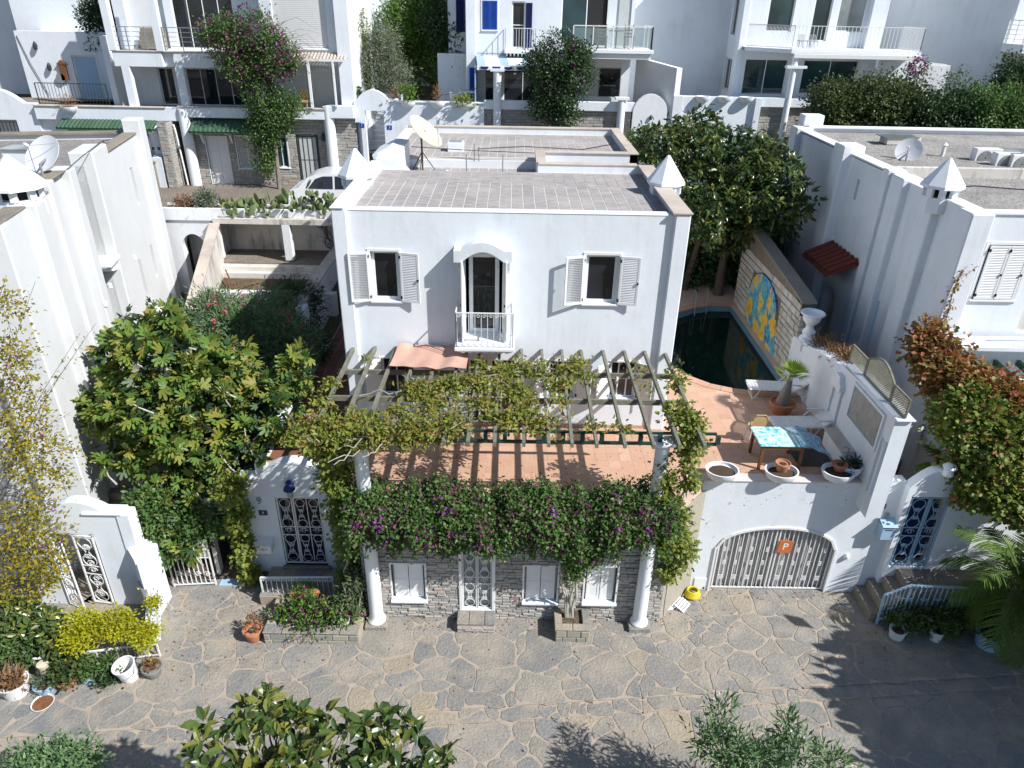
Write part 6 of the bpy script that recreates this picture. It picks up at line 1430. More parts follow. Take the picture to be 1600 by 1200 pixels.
# B1: left back house
B1 = thing('terraced_house', 'white back house with stone ground floor and big roller shutter left of the lane stairs', 'house', (-12, 17, 5.9))
PN = M['plaster']
mb = MB()
mb.wall(-14.9, -8.1, 5.8, 8.95, 17.12, 17.4, [(-13.86, -12.92, 5.9, 8.0), (-12.5, -11.6, 6.65, 8.05), (-10.78, -10.22, 6.7, 8.05), (-9.70, -8.85, 6.0, 8.1)]); part('stone_wall', mb, M['ledge_back'], B1)
holes1 = [(-13.92, -12.86, 5.8, 8.06), (-12.56, -11.54, 6.6, 8.1), (-10.84, -10.16, 6.64, 8.1), (-9.78, -8.78, 5.8, 8.16)]
stones_on_wall(B1, -14.45, -8.3, 5.9, 8.9, 17.12, 'y', 1, holes1, .12, (.2, .42), 'ledge', 120, proud=(.01, .04), gap=.01, seed=9)
stones_on_wall(B1, -8.0, -7.0, 5.9, 8.95, 17.1, 'y', 1, (), .12, (.2, .42), 'ledge', 20, proud=(.01, .04), gap=.01, seed=10)
mb = MB(); mb.box(-14.9, -8.05, 17.5, 24, 5.8, 8.88); mb.box(-8.05, -7.0, 17.12, 24, 5.8, 8.88); part('ground_block', mb, M['ledge_back'], B1)
# left stone wing wall running toward the lane
mb = MB(); mb.box(-15.5, -15.1, 16.2, 17.5, 5.8, 8.7); part('wing_wall', mb, M['ledge_back'], B1); stones_on_wall(B1, 16.2, 17.5, 5.9, 8.7, -15.1, 'x', -1, (), .13, (.2, .4), 'ledge', 20, seed=12); stones_on_wall(B1, -15.5, -15.1, 5.9, 8.7, 16.2, 'y', 1, (), .13, (.2, .4), 'ledge', 10, seed=13)
dr = window(B1, -13.86, -12.92, 5.92, 8.0, 17.12, 'white_wood', 'plastic_white', .06, .06, 1, 2, False, name='door', surround=.05)
window(B1, -12.5, -11.6, 6.65, 8.05, 17.12, 'white_wood', 'grey_wood', .05, .06, 1, 0, True, surround=.05)
window(B1, -10.78, -10.22, 6.7, 8.05, 17.12, 'white_wood', 'glass_teal', .05, .06, 1, 0, True, surround=.07)
window(B1, -9.70, -8.85, 6.0, 8.1, 17.12, 'dark_metal', 'curtain', .05, .02, 3, 1, False, name='grilled_door', surround=.06)
aw = MB(); aw.prism([(17.1, 8.75), (16.25, 8.28), (16.25, 8.34), (17.1, 8.82)], -14.2, -11.0, 'x'); part('awning', aw, M['green_paint'], B1)
for i in range(16): mb = MB(); x = -14.2 + i * .2; mb.add([(x, 17.1, 8.83), (x + .18, 17.1, 8.83), (x + .18, 16.22, 8.345), (x, 16.22, 8.345), (x + .09, 17.1, 8.86), (x + .09, 16.22, 8.375)], [(0, 3, 5, 4), (4, 5, 2, 1)]); part('awning_slat', mb, M['green_tile'], B1)
for x in (-14.0, -12.7): mb = MB(); mb.prism([(17.1, 7.7), (17.1, 8.2), (16.4, 8.3), (16.45, 8.22), (16.9, 8.1)], x, x + .08, 'x'); part('awning_bracket', mb, M['white_wood'], B1)
for (x, y, z1_) in ((-14.52, 16.85, 9.2), (-8.15, 16.95, 9.4)): mb = MB(); mb.lathe([(.24, 0), (.24, z1_ - 5.85)], (x, y, 5.85), 18); part('column', mb, M['plaster_new'], B1, True)
mb = MB(); mb.tube([(-15.55, 16.9, 8.5), (-15.0, 16.75, 8.52), (-14.95, 16.7, 8.3), (-14.8, 16.6, 5.95)], .04, 6); part('drainpipe_or_shade_strip', mb, M['plastic_white'], B1)
mb = MB(); mb.box(-21, -15.2, 16.75, 17.0, 8.66, 9.22, 0, .02); mb.box(-15.2, -14.7, 16.75, 17.1, 8.7, 9.25); mb.box(-14.7, -8.2, 16.75, 17.0, 8.85, 9.28, 0, .02); mb.box(-8.2, -7.0, 16.72, 17.0, 8.93, 9.45, 0, .02); part('terrace_parapet', mb, PN, B1)
mb = MB(); mb.box(-21, -15.2, 16.7, 17.05, 9.22, 9.26, 0, .01); mb.box(-14.7, -8.2, 16.7, 17.05, 9.28, 9.32, 0, .01); part('coping', mb, M['coping'], B1)
mb = MB(); mb.box(-21, -7.0, 17.0, 19.6, 8.9, 9.1); part('terrace_floor', mb, M['lane'], B1)
# lower loggia
mb = MB(); mb.wall(-17.6, -12.0, 9.1, 10.9, 18.6, 18.9, [(-16.1, -15.4, 9.12, 10.7), (-14.85, -12.2, 9.12, 10.7)]); part('loggia_wall', mb, PN, B1)
glaz(B1, -16.1, -15.4, 9.12, 10.7, 18.6, 1, 'glass'); glaz(B1, -14.85, -12.2, 9.12, 10.7, 18.6, 4, 'glass')
for x in (-16.85, -14.55): mb = MB(); mb.box(x, x + .36, 16.9, 17.15, 9.2, 10.88, 0, .015); part('pillar', mb, PN, B1)
mb = MB(); mb.box(-17.1, -15.0, 16.9, 19, 10.85, 11.45, 0, .02); mb.box(-15.05, -14.5, 17.1, 19, 10.85, 11.45, 0, .02); mb.box(-14.55, -9.7, 16.9, 19, 10.85, 11.45, 0, .02); part('balcony_slab', mb, PN, B1)
mb = MB(); mb.box(-17.15, -9.7, 16.86, 17.2, 11.45, 11.49, 0, .01); part('coping', mb, M['coping'], B1)
mb = MB(); lrail(mb, (-17.1, 16.95, 11.49), (-12.5, 16.95, 11.49), .9, 6, 5); part('balcony_railing', mb, M['grey_metal'], B1)
mb = MB(); mb.wall(-17.4, -10.3, 11.45, 15.2, 18.4, 18.7, [(-14.85, -12.2, 11.5, 13.9), (-16.9, -15.2, 11.5, 14)]); mb.box(-17.6, -6.9, 19, 25, 9.0, 15.2); part('upper_wall', mb, PN, B1)
glaz(B1, -14.85, -12.2, 11.5, 13.9, 18.4, 4, 'glass'); mb = MB(); mb.box(-16.9, -15.2, 18.65, 18.75, 11.5, 14); part('stair_recess', mb, M['plaster_side'], B1)
for x in (-17.0, -15.0): mb = MB(); mb.bar((x, 17.0, 11.49), (x, 17.0, 15.2), .30, .30); part('pillar', mb, PN, B1)
for k in range(5): mb = MB(); mb.box(-16.4, -15.3, 17.9 + k * .12, 18.4, 11.5 + k * .16, 11.66 + k * .16); part('step', mb, M['granite'], B1)
# right wing with roller shutter and tiled lean-to
mb = MB(); mb.wall(-10.7, -7.56, 11.0, 15.2, 17.3, 17.6, [(-10.2, -7.95, 11.7, 13.9)]); mb.box(-7.55, -6.95, 17.0, 19.2, 9.0, 15.2, 0, .02); mb.wall(-12, -7.5, 9.1, 11.2, 18.5, 18.8, []); part('wing_wall', mb, PN, B1)
sh = MB(); nsl = 30
for k in range(nsl): z = 11.72 + k * 2.2 / nsl; sh.box(-10.2, -7.95, 17.36, 17.40, z, z + 2.2 / nsl - .012)
part('roller_shutter', sh, M['plastic_white'], B1, kind='stuff'); sh = MB(); sh.box(-10.2, -7.95, 17.41, 17.45, 11.7, 13.95); part('shutter_back', sh, M['plastic_white'], B1)
window(B1, -10.25, -7.9, 11.66, 13.95, 17.3, 'white_wood', 'plastic_white', .07, .1, 0, 0, True, name='shutter_frame')
for k in range(18):
    mb = MB(); x = -9.75 + k * .145
    for j in range(3): mb.add([(x, 17.28 - j * .2, 11.5 - j * .07), (x + .13, 17.28 - j * .2, 11.5 - j * .07), (x + .13, 17.06 - j * .2, 11.44 - j * .07), (x, 17.06 - j * .2, 11.44 - j * .07), (x + .065, 17.28 - j * .2, 11.55 - j * .07), (x + .065, 17.06 - j * .2, 11.49 - j * .07)], [(0, 3, 5, 4), (4, 5, 2, 1), (3, 2, 5)])
    part('pantile', mb, M['beige_tile'], B1)
mb = MB(); mb.box(-9.8, -7.1, 16.62, 16.7, 11.22, 11.30); mb.bar((-8.75, 16.66, 9.35), (-8.75, 16.66, 11.25), .10, .10); mb.bar((-7.7, 16.66, 9.4), (-7.7, 16.66, 11.25), .08, .08); part('lean_to_frame', mb, M['white_wood'], B1)
mb = MB(); mb.box(-9.3, -8.2, 18.40, 18.49, 9.15, 10.9); part('side_shutter', mb, M['plastic_white'], B1)
mb = MB(); mb.box(-9.55, -9.1, 17.25, 17.7, 9.5, 9.58); mb.box(-9.5, -9.15, 17.65, 17.7, 9.5, 10.0)
for dx_ in (-9.5, -9.15):
    for dy_ in (17.3, 17.65): mb.bar((dx_, dy_, 9.1), (dx_, dy_, 9.5), .04, .04)
props(part('cane_chair', mb, M['wicker']), 'brown cane chair on the back terrace under the tiled lean-to', 'chair')

# B0: house at the far left back
B0 = thing('terraced_house', 'white house at the far left back with blue-grey door and arched gate', 'house', (-20, 18, 5.9))
mb = MB(); mb.box(-21, -15.5, 17.0, 17.3, 5.8, 8.7); mb.wall(-24.5, -21.0, 5.8, 9.3, 16.9, 17.2, [(-23.4, -22.0, 6.2, 8.6)]); dm = [(-23.7 + 2.2 * i / 14, 9.3 + .55 * math.sin(PI * i / 14)) for i in range(15)]; mb.prism(dm, 16.9, 17.2, 'y'); part('wall', mb, PN, B0)
mb = MB(); fence_rail(mb, (-23.35, 16.95, 6.2), (-22.05, 16.95, 6.2), 2.3, 8, .03, base=1.0); part('iron_gate', mb, M['dark_metal'], B0)
mb = MB(); mb.box(-23.3, -22.1, 17.6, 17.7, 6, 9); part('plank_back', mb, M['plaster_side'], B0)
bx0, bx1, by = -23.3, -17.55, 20.5
mb = MB(); mb.wall(bx0, bx1, 9.0, 12.0, by, by + .3, [(-20.9, -19.75, 9.0, 11.0)]); mb.wall(17.4, by, 9.0, 12.0, -17.75, -17.5, [], 'x'); mb.box(bx0 + .02, bx1, by + .31, by + 2.9, 11.8, 11.93); mb.box(-24.5, -18.9, by + 2.2, by + 6, 11, 16); part('upper_wall', mb, PN, B0)
window(B0, -20.9, -19.75, 9.05, 11.0, by, 'white_wood', 'blue_metal', .07, .06, 0, 0, False, name='door', surround=.08)
window(B0, -18.7, -18.05, 9.1, 11.2, by, 'dark_metal', 'curtain', .05, -.06, 0, 1, False, name='iron_door')
mb = MB(); mb.box(-23.8, -17.5, 17.1, by, 8.95, 9.1); part('terrace_floor', mb, M['lane'], B0)
mb = MB(); fence_rail(mb, (-21.0, 17.3, 9.2), (-17.9, 17.3, 9.2), .9, 22, .014); part('terrace_rail', mb, M['dark_metal'], B0)
aw = MB(); aw.prism([(16.95, 8.72), (16.15, 8.35), (16.15, 8.42), (16.95, 8.78)], -19.9, -15.7, 'x'); part('awning', aw, M['green_paint'], B0)
for i in range(24): mb = MB(); x = -19.9 + i * .175; mb.add([(x, 16.95, 8.79), (x + .16, 16.95, 8.79), (x + .16, 16.12, 8.425), (x, 16.12, 8.425), (x + .08, 16.95, 8.82), (x + .08, 16.12, 8.455)], [(0, 3, 5, 4), (4, 5, 2, 1)]); part('awning_slat', mb, M['green_tile'], B0)
mb = MB(); mb.box(-19.8, -16.4, 16.9, 16.99, 5.9, 8.3); part('garage_front', mb, M['roofmembrane'], B0)
mb = MB(); mb.prism([(16.2, 5.9), (16.9, 5.9), (16.9, 8.5), (16.3, 8.3), (16.5, 7.9), (16.6, 7.3), (16.2, 7.2)], -16.0, -15.6, 'x'); part('buttress', mb, PN, B0)
mb = MB(); mb.box(-16.7, -15.9, 16.1, 16.8, 5.9, 7.0, 0, .02); mb.box(-16.75, -15.85, 16.05, 16.85, 7.0, 7.08, 0, .02); props(part('waste_bin', mb, M['granite']), 'grey bin with green lid beside the back garage at the lane', 'bin')
mb = MB()
for k in range(9): mb.bar((-26.2 + k * .0, 18, 9 + k * .22), (-23.6, 18.2, 9.4 + k * .22), .05, .04)
for k in range(16): mb.bar((-26.2 + k * .17, 18, 9), (-26.2 + k * .17, 18, 11.4), .04, .03)
props(part('white_fence', mb, M['white_metal']), 'white lattice fence on the far left terrace', 'fence')
bowl('bowl_planter', 'white bowl planter with dry plant on the far left back terrace edge', -19.4, 16.72, 8.95, .36, .28)
mb = MB(); mb.box(-19.15, -18.85, by - .12, by, 10.2, 10.9); mb.prism([(-19.25, 10.9), (-18.75, 10.9), (-19, 11.1)], by - .14, by, 'y')
o = props(part('bird_box', mb, M['brown_wood']), 'small brown wooden house ornament on the wall by the blue-grey door', 'ornament'); o.location = (-2.4, 0, -.3)
mb = MB(); mb.box(-24, -18.95, by + 2.1, by + 2.18, 11.0, 11.4); mb.box(-19.3, -18.8, by + 1.8, by + 2.1, 12.6, 15.8); props(part('blue_panel', mb, M['blue_metal']), 'tall blue panel at the corner of the far left house', 'panel')

# lane gate wall with stairs
GW = thing('gate_wall', 'long white lane wall with round-topped stair opening and small blue number signs', 'wall', (-4.5, 17, 5.9))
mb = MB(); mb.wall(-7.0, -1.3, 5.8, 9.62, 16.95, 17.2, [(-6.55, -5.72, 5.8, 9.25), (-7.0, -6.75, 5.8, 8.75)]); dm = [(-6.9 + 1.45 * i / 16, 9.62 + .48 * math.sin(PI * i / 16) ** .7) for i in range(17)]; mb.prism(dm, 16.95, 17.2, 'y'); part('wall', mb, PN, GW)
mb = MB(); mb.box(-5.4, -1.3, 16.9, 17.25, 9.62, 9.67, 0, .01); mb.box(-7.4, -6.6, 17.3, 17.4, 5.8, 9); part('coping', mb, PN, GW)
STs = thing('lane_stairs', 'white stone stairs rising inside the round-topped opening of the lane wall', 'stairs', (-6.1, 17.2, 5.9))
for i in range(18): mb = MB(); mb.box(-6.75, -5.5, 16.4 + i * .30, 16.75 + i * .3 + .1, 5.86 + i * .2 - .1, 6.06 + i * .2, 0, .01); part('step', mb, M['plaster_side'], STs)
mb = MB(); mb.box(-5.55, -5.4, 17.2, 22, 5.9, 9.5); mb.box(-6.9, -6.72, 17.2, 22, 5.9, 9.4); props(part('stair_cheek', mb, PN, STs), None)
sign_plate('number_sign', 'blue number sign left of the lane stair opening', -6.72, 16.945, 8.62, .22, .18, 'blue_plate', '1', 'white_wood', .13, group=None); sign_plate('number_sign', 'blue number sign right of the lane stair opening', -5.50, 16.945, 8.56, .22, .18, 'blue_plate', '2', 'white_wood', .13)
bowl('bowl_planter', 'white bowl planter with leafy green plant on the lane wall next to the stair arch', -4.6, 16.85, 9.42, .34, .26, group='bowl planters along the lane wall'); bowl('bowl_planter', 'white bowl planter with dry stalk on the lane wall, second from the stair arch', -3.3, 16.85, 9.42, .34, .26, group='bowl planters along the lane wall'); bowl('bowl_planter', 'white bowl planter with trailing leaves on the lane wall, third from the stair arch', -2.1, 16.85, 9.42, .34, .26, group='bowl planters along the lane wall')

# B2: blue and white house
B2 = thing('terraced_house', 'white back house with cobalt blue shutters and glass balcony in the centre', 'house', (1.5, 17, 5.9))
mb = MB(); mb.wall(-1.3, 5.2, 5.8, 9.42, 17.12, 17.4, [(-1.25, -.95, 5.9, 9.3)]); part('stone_wall', mb, M['ledge_back'], B2)
stones_on_wall(B2, -1.3, 5.2, 7.6, 9.4, 17.12, 'y', 1, (), .11, (.2, .42), 'ledge', 60, proud=(.01, .04), gap=.01, seed=21, vis=lambda s: s[0] > 0)
mb = MB(); mb.box(-1.3, 5.3, 16.95, 17.15, 9.40, 9.78, 0, .015); part('terrace_parapet', mb, PN, B2); mb = MB(); mb.box(-1.3, 6, 17.15, 19.3, 9.2, 9.4); part('terrace_floor', mb, M['lane'], B2)
for x in (-.72, 4.72): mb = MB(); mb.lathe([(.17, 0), (.17, 5.1 if x < 0 else 4.1)], (x, 16.9, 5.85), 16); mb.box(x - .3, x + .3, 16.7, 17.1, 10.95 if x < 0 else 9.9, 11.05 if x < 0 else 10.0); part('column', mb, M['plaster_new'], B2, True)
yb = 19.3
h2 = [(-1.45, -.80, 12.45, 13.6), (-.15, .45, 11.72, 13.6), (-1.38, -.75, 9.45, 10.85), (-.5, 2.2, 9.45, 10.85), (2.66, 4.92, 9.7, 11.3), (2.05, 5.15, 11.9, 14.2)]
mb = MB(); mb.wall(-2.1, 5.3, 9.2, 16, yb, yb + .3, h2); mb.box(-2.1, 5.3, yb + .6, 26, 9.2, 16); mb.wall(yb, 26, 9.2, 16, -2.1, -1.9, [], 'x'); part('wall', mb, PN, B2)
mb = MB(); mb.box(-2.2, -1.75, yb - .1, yb + .1, 9.2, 16, 0, .02); part('pilaster', mb, PN, B2)
mb = MB(); mb.box(-3.1, -2.1, 20.6, 26, 8.5, 16); mb.wall(-3.6, -2.1, 9, 11.4, 20.2, 20.4, []); part('side_block', mb, PN, B2)
w_ = window(B2, -1.45, -.80, 12.45, 13.6, yb, sill=True, surround=.07)
shutter(B2, (-1.45, yb - .02), 0, .32, 12.46, 13.6, 'blue_wood', hw=False); shutter(B2, (-1.12, yb - .02), 0, .32, 12.46, 13.6, 'blue_wood', hw=False)
shutter(B2, (-2.72, 20.56), 0, .4, 12.3, 13.8, 'navy_wood', hw=False)
window(B2, -.15, .45, 11.72, 13.6, yb, rows=1, sill=False, name='balcony_door'); shutter(B2, (.48, yb - .02), R(-25), .3, 11.75, 13.55, 'navy_wood', louvre=False, panels=True, hw=False)
mb = MB(); mb.box(-.45, .95, yb - .75, yb, 11.55, 11.66, 0, .01); part('small_balcony', mb, PN, B2)
for i in range(8): mb = MB(); x = -.38 + i * .17; mb.prism([(yb - .6, 11.55), (yb, 11.55), (yb, 11.3), (yb - .5, 11.42)], x, x + .07, 'x'); part('corbel', mb, PN, B2)
mb = MB(); brail(mb, [Vector((-.42, yb - .05, 11.66)), Vector((-.42, yb - .7, 11.66)), Vector((.92, yb - .7, 11.66)), Vector((.92, yb - .05, 11.66))], 11); part('balcony_railing', mb, M['white_metal'], B2)
window(B2, -1.38, -.75, 9.45, 10.85, yb, 'white_wood', 'glass', sill=False); glaz(B2, -.5, 2.2, 9.45, 10.85, yb, 3, 'glass')
shutter(B2, (-2.05, yb - .14), R(-8), .35, 9.5, 10.9, 'blue_wood', hw=False)
glaz(B2, 2.66, 4.92, 9.7, 11.0, yb, 3, 'curtain'); mb = MB(); mb.box(2.6, 4.98, yb - .04, yb + .05, 11.0, 11.75, 0, .01); part('shutter_box', mb, M['plastic_white'], B2)
mb = MB(); mb.box(3.95, 4.88, yb + .03, yb + .05, 9.76, 10.95); part('open_door', mb, M['glass'], B2)
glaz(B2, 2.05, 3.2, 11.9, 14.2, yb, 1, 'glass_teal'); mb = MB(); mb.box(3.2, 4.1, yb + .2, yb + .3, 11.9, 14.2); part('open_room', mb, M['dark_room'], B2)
mb = MB(); mb.box(4.1, 4.6, yb + .1, yb + .25, 11.9, 14.2); mb.box(3.2, 5.15, yb + .3, yb + .5, 11.9, 14.2); part('inner_wall', mb, PN, B2); mb = MB(); mb.box(4.6, 5.15, yb + .05, yb + .12, 11.9, 14.2); part('curtain', mb, M['curtain'], B2)
mb = MB(); mb.box(2.3, 5.85, 16.7, yb, 11.72, 11.88, 0, .02); mb.box(2.3, 5.75, 16.8, yb, 11.5, 11.72, 0, .02); part('balcony_slab', mb, M['plaster_new'], B2)
gb = MB(); pts = [Vector((2.45, 16.8, 11.88)), Vector((5.75, 16.8, 11.88)), Vector((5.75, 18.8, 11.88))]
for a, b in zip(pts[:-1], pts[1:]):
    gb.bar(a + Vector((0, 0, .88)), b + Vector((0, 0, .88)), .05, .04)
    for i in range(5 if a.x != b.x else 3): p = a.lerp(b, i / (4 if a.x != b.x else 2)); gb.bar(p, p + Vector((0, 0, .88)), .05, .05)
part('balcony_railing', gb, M['white_metal'], B2)
M['clearglass'] = plain('greenish_balcony_glass', (.30, .40, .40), .05, 0, .6, .1); M['clearglass'].node_tree.nodes['Principled BSDF'].inputs['Alpha'].default_value = .35
for i in range(4): gp = MB(); gp.box(2.5 + i * .82, 3.27 + i * .82, 16.79, 16.81, 11.95, 12.7); part('glass_panel', gp, M['clearglass'], B2)
for (x, l) in ((3.75, 'brown wooden chair on the glass-railed balcony, nearer the doorway'), (4.9, 'brown wooden chair beside the balcony table, farther right')):
    mb = MB(); 
    for dx_ in (-.17, .17):
        for dy_ in (-.17, .17): mb.bar((x + dx_, 17.6 + dy_, 11.88), (x + dx_, 17.6 + dy_, 12.33 if dy_ < 0 else 12.8), .035, .035)
    mb.box(x - .2, x + .2, 17.4, 17.8, 12.32, 12.36)
    for k in range(3): mb.bar((x - .17, 17.77, 12.45 + k * .14), (x + .17, 17.77, 12.45 + k * .14), .02, .05)
    props(part('balcony_chair', mb, M['brown_wood']), l, 'chair')
mb = MB(); mb.lathe([(.32, 0), (.34, .03)], (4.35, 17.6, 12.55), 20); mb.tube([(4.35, 17.6, 11.88), (4.35, 17.6, 12.56)], .03, 6); props(part('balcony_table', mb, M['brown_wood']), 'small round table on the glass-railed balcony', 'table')
pg = thing('canopy', 'white canopy with blue scalloped valance over the central back terrace', 'canopy', (-.3, 18, 11.1))
for i in range(8): mb = MB(); x = -1.75 + i * .34; mb.add([(x, 19.28, 11.42), (x + .33, 19.28, 11.42), (x + .5, 17.0, 11.16), (x + .17, 17.0, 11.16), (x, 19.28, 11.39), (x + .33, 19.28, 11.39), (x + .5, 17.0, 11.13), (x + .17, 17.0, 11.13)], [(3, 2, 1, 0), (4, 5, 6, 7), (0, 1, 5, 4), (2, 3, 7, 6), (1, 2, 6, 5), (3, 0, 4, 7)]); part('roof_slat', mb, M['plaster_new'] if i % 3 else M['blue_metal'], pg)
mb = MB(); mb.box(-1.6, 1.25, 16.93, 16.98, 10.98, 11.16); part('valance', mb, M['plaster_new'], pg)
for i in range(5): mb = MB(); x = -1.28 + i * .52; mb.prism([(x - .17, 11.12), (x - .17, 11.06), (x - .09, 11.01), (x + .09, 11.01), (x + .17, 11.06), (x + .17, 11.12)], 16.90, 16.93, 'y'); part('scallop', mb, M['navy_wood'], pg)
mb = MB(); mb.box(-1.7, -1.66, 17.0, 19.2, 9.5, 11.1); props(part('side_screen', mb, M['blue_metal'], pg), None)
fc = MB(); fc.tube([(-2.6 + .25 * math.cos(a * .5), 17.9 + .2 * math.sin(a * .5), 9.9) for a in range(13)], .03, 6, closed=True); fc.lathe([(.2, 0), (.26, .25), (.28, .5)], (-2.6, 17.9, 9.45), 14); props(part('garden_chair', fc, M['plastic_white'], None, True), 'white plastic chair on the terrace behind the lane wall', 'chair')
ft = MB(); ft.lathe([(.35, 0), (.36, .04)], (-2.0, 18.0, 9.95), 18); ft.tube([(-2.0, 18, 9.3), (-2.0, 18, 9.95)], .04, 6); props(part('garden_table', ft, M['plastic_white'], None, True), 'round white table beside the white plastic chair behind the lane wall', 'table')

# far building behind the gap, side wall between B2 and B3
mb = MB(); mb.box(-8.6, -3.2, 26, 27, 9, 18); mb.box(-9.5, -7.8, 24.5, 25, 12, 18); props(part('far_house', mb, PN), 'plain white house wall far behind the olive tree', 'house')
mb = MB(); mb.box(-10, 20, 32, 34, 10, 24); mb.box(20, 60, 26, 30, 8, 24); mb.box(-60, -24, 26, 30, 8, 24); 
for n_, (a, b, c, d, e) in {'far white house block behind the central roofs': (-10, 14, 33, 36, 22), 'far white house block behind the right back house': (20, 60, 28, 32, 22), 'far white house block behind the far left house': (-60, -24.6, 24, 30, 22)}.items():
    m2 = MB(); m2.box(a, b, c, d, 8, e); props(part('far_house', m2, PN), n_, 'house')
mb = MB(); mb.box(5.3, 10.2, 21.5, 22, 9, 17); props(part('rear_garden_wall', mb, PN), 'white wall closing the gap between the two back houses', 'wall')
bw = thing('garden_wall', 'tall pale wall curving down between the two back houses', 'wall', (6.3, 17.5, 8))
mb = MB(); mb.add([(6.95, 16.85, 7.5), (5.45, 18.6, 7.5), (5.6, 18.75, 7.5), (7.2, 16.95, 7.5), (6.95, 16.85, 11.2), (5.45, 18.6, 11.5), (5.6, 18.75, 11.5), (7.2, 16.95, 11.2)], [(1, 0, 4, 5), (0, 3, 7, 4), (3, 2, 6, 7), (4, 7, 6, 5), (2, 1, 5, 6)]); mb.box(6.95, 7.35, 16.8, 17.2, 7.5, 10.1); part('wall', mb, M['plaster_side'], bw)
dmb = thing('gate_wall', 'shaded white lane gate wall with round top at the foot of the pale wall', 'wall', (5.8, 17.2, 8))
mb = MB(); dm = [(5.25, 6.5), (6.75, 6.5), (6.75, 9.1)] + [(6.0 + .75 * math.cos(PI * i / 12), 9.4 + .75 * math.sin(PI * i / 12)) for i in range(13)] + [(5.25, 9.1)]; mb.prism(dm, 16.9, 17.1, 'y'); part('wall', mb, M['plaster_side'], dmb); mb = MB(); mb.box(5.75, 6.35, 16.86, 16.9, 6.5, 8.85); part('door', mb, M['curtain'], dmb)
mb = MB(); mb.lathe([(.04, 0), (.07, .1), (.03, .2)], (6.05, 16.84, 9.1), 8); part('lamp', mb, M['dark_metal'], dmb)
# B3: right back house
B3 = thing('terraced_house', 'white back house with wide white railed balcony and dark sliding doors on the right', 'house', (12, 17.5, 5.9))
h3 = [(11.12, 12.25, 12.6, 15), (13.1, 13.88, 12.25, 15), (14.2, 15.4, 12.65, 15), (10.45, 12.4, 9.98, 11.5), (13.1, 15.6, 10.05, 11.5)]
yc = 19.0
mb = MB(); mb.wall(10.2, 16.2, 8.6, 18, yc, yc + .3, h3); mb.wall(yc + .3, 27, 7.5, 18, 10.2, 10.45, [(20.5, 21.3, 12.4, 14.6), (20.3, 21.4, 10, 11.4), (22.9, 23.6, 12.6, 14.4)], 'x'); mb.box(10.5, 16.2, yc + .8, 27, 8.6, 18); part('wall', mb, PN, B3)
for (y0_, y1_) in ((18.96, 19.5), (21.6, 22.1), (24, 24.5)): mb = MB(); mb.box(10.0, 10.3, y0_, y1_, 7.5, 18, 0, .02); part('pilaster', mb, PN, B3)
window(B3, 20.5, 21.3, 12.4, 14.6, 10.2, 'grey_wood', 'glass', .06, .08, 1, 0, True, axis='x'); window(B3, 20.3, 21.4, 10, 11.4, 10.2, 'white_wood', 'glass', .06, .08, 1, 0, False, axis='x'); window(B3, 22.9, 23.6, 12.6, 14.4, 10.2, 'grey_wood', 'glass', .06, .08, 1, 0, True, axis='x')
glaz(B3, 11.12, 12.25, 12.6, 15, yc, 1, 'glass_teal'); glaz(B3, 13.1, 13.88, 12.25, 15, yc, 1, 'glass_teal'); glaz(B3, 14.2, 15.4, 12.65, 15, yc, 1, 'glass_grey')
glaz(B3, 10.45, 12.4, 9.98, 11.5, yc, 2, 'glass_teal'); glaz(B3, 13.1, 15.6, 10.05, 11.5, yc, 2, 'glass_teal')
mb = MB(); mb.box(15.5, 16.2, yc - .35, yc, 8.6, 18, 0, .02); part('pilaster', mb, PN, B3)
mb = MB(); mb.add([(10.2, 18.6, 11.85), (11.75, 17.0, 11.85), (17.2, 16.9, 11.85), (17.2, yc, 11.85), (10.2, yc, 11.85), (10.2, 18.6, 12.0), (11.75, 17.0, 12.0), (17.2, 16.9, 12.0), (17.2, yc, 12.0), (10.2, yc, 12.0)], [(4, 3, 2, 1, 0), (5, 6, 7, 8, 9), (0, 1, 6, 5), (1, 2, 7, 6), (2, 3, 8, 7)]); part('balcony_slab', mb, M['plaster_new'], B3)
mb = MB(); mb.box(11.8, 17.2, 16.75, 16.88, 11.68, 11.85, 0, .01); part('awning_cassette', mb, M['plastic_white'], B3)
mb = MB(); brail(mb, [Vector((10.25, 18.6, 12.0)), Vector((11.75, 17.05, 12.0)), Vector((17.15, 16.95, 12.0)), Vector((17.15, 18.8, 12.0))], 34); part('balcony_railing', mb, M['white_metal'], B3)
mb = MB(); mb.tube([(11.95, 16.95, 11.7), (11.95, 16.9, 8.0)], .13, 12); mb.box(11.6, 12.45, 16.75, 17.05, 11.28, 11.38); part('column', mb, M['plaster_new'], B3, True)
mb = MB(); mb.wall(7.2, 10.5, 5.8, 10.08, 16.85, 17.1, [(9.9, 10.3, 8.0, 8.9)]); mb.box(9.85, 10.35, 17.0, 17.05, 7.9, 9.0); mb.box(10.75, 12.0, 16.87, 17.1, 9.72, 10.08); mb.box(10.5, 10.75, 16.7, 17.1, 5.8, 10.08); part('terrace_wall', mb, PN, B3)
mb = MB(); mb.box(10.75, 17, 17.12, 17.4, 5.8, 9.70); part('stone_wall', mb, M['ledge_back'], B3); stones_on_wall(B3, 10.8, 13.4, 7.6, 9.7, 17.12, 'y', 1, (), .11, (.2, .4), 'ledge', 40, seed=31)
mb = MB(); mb.box(12.0, 17.2, 16.9, 17.12, 9.72, 10.05); mb.box(7.2, 16.2, 17.1, yc, 9.6, 9.9); part('terrace_floor', mb, PN, B3)
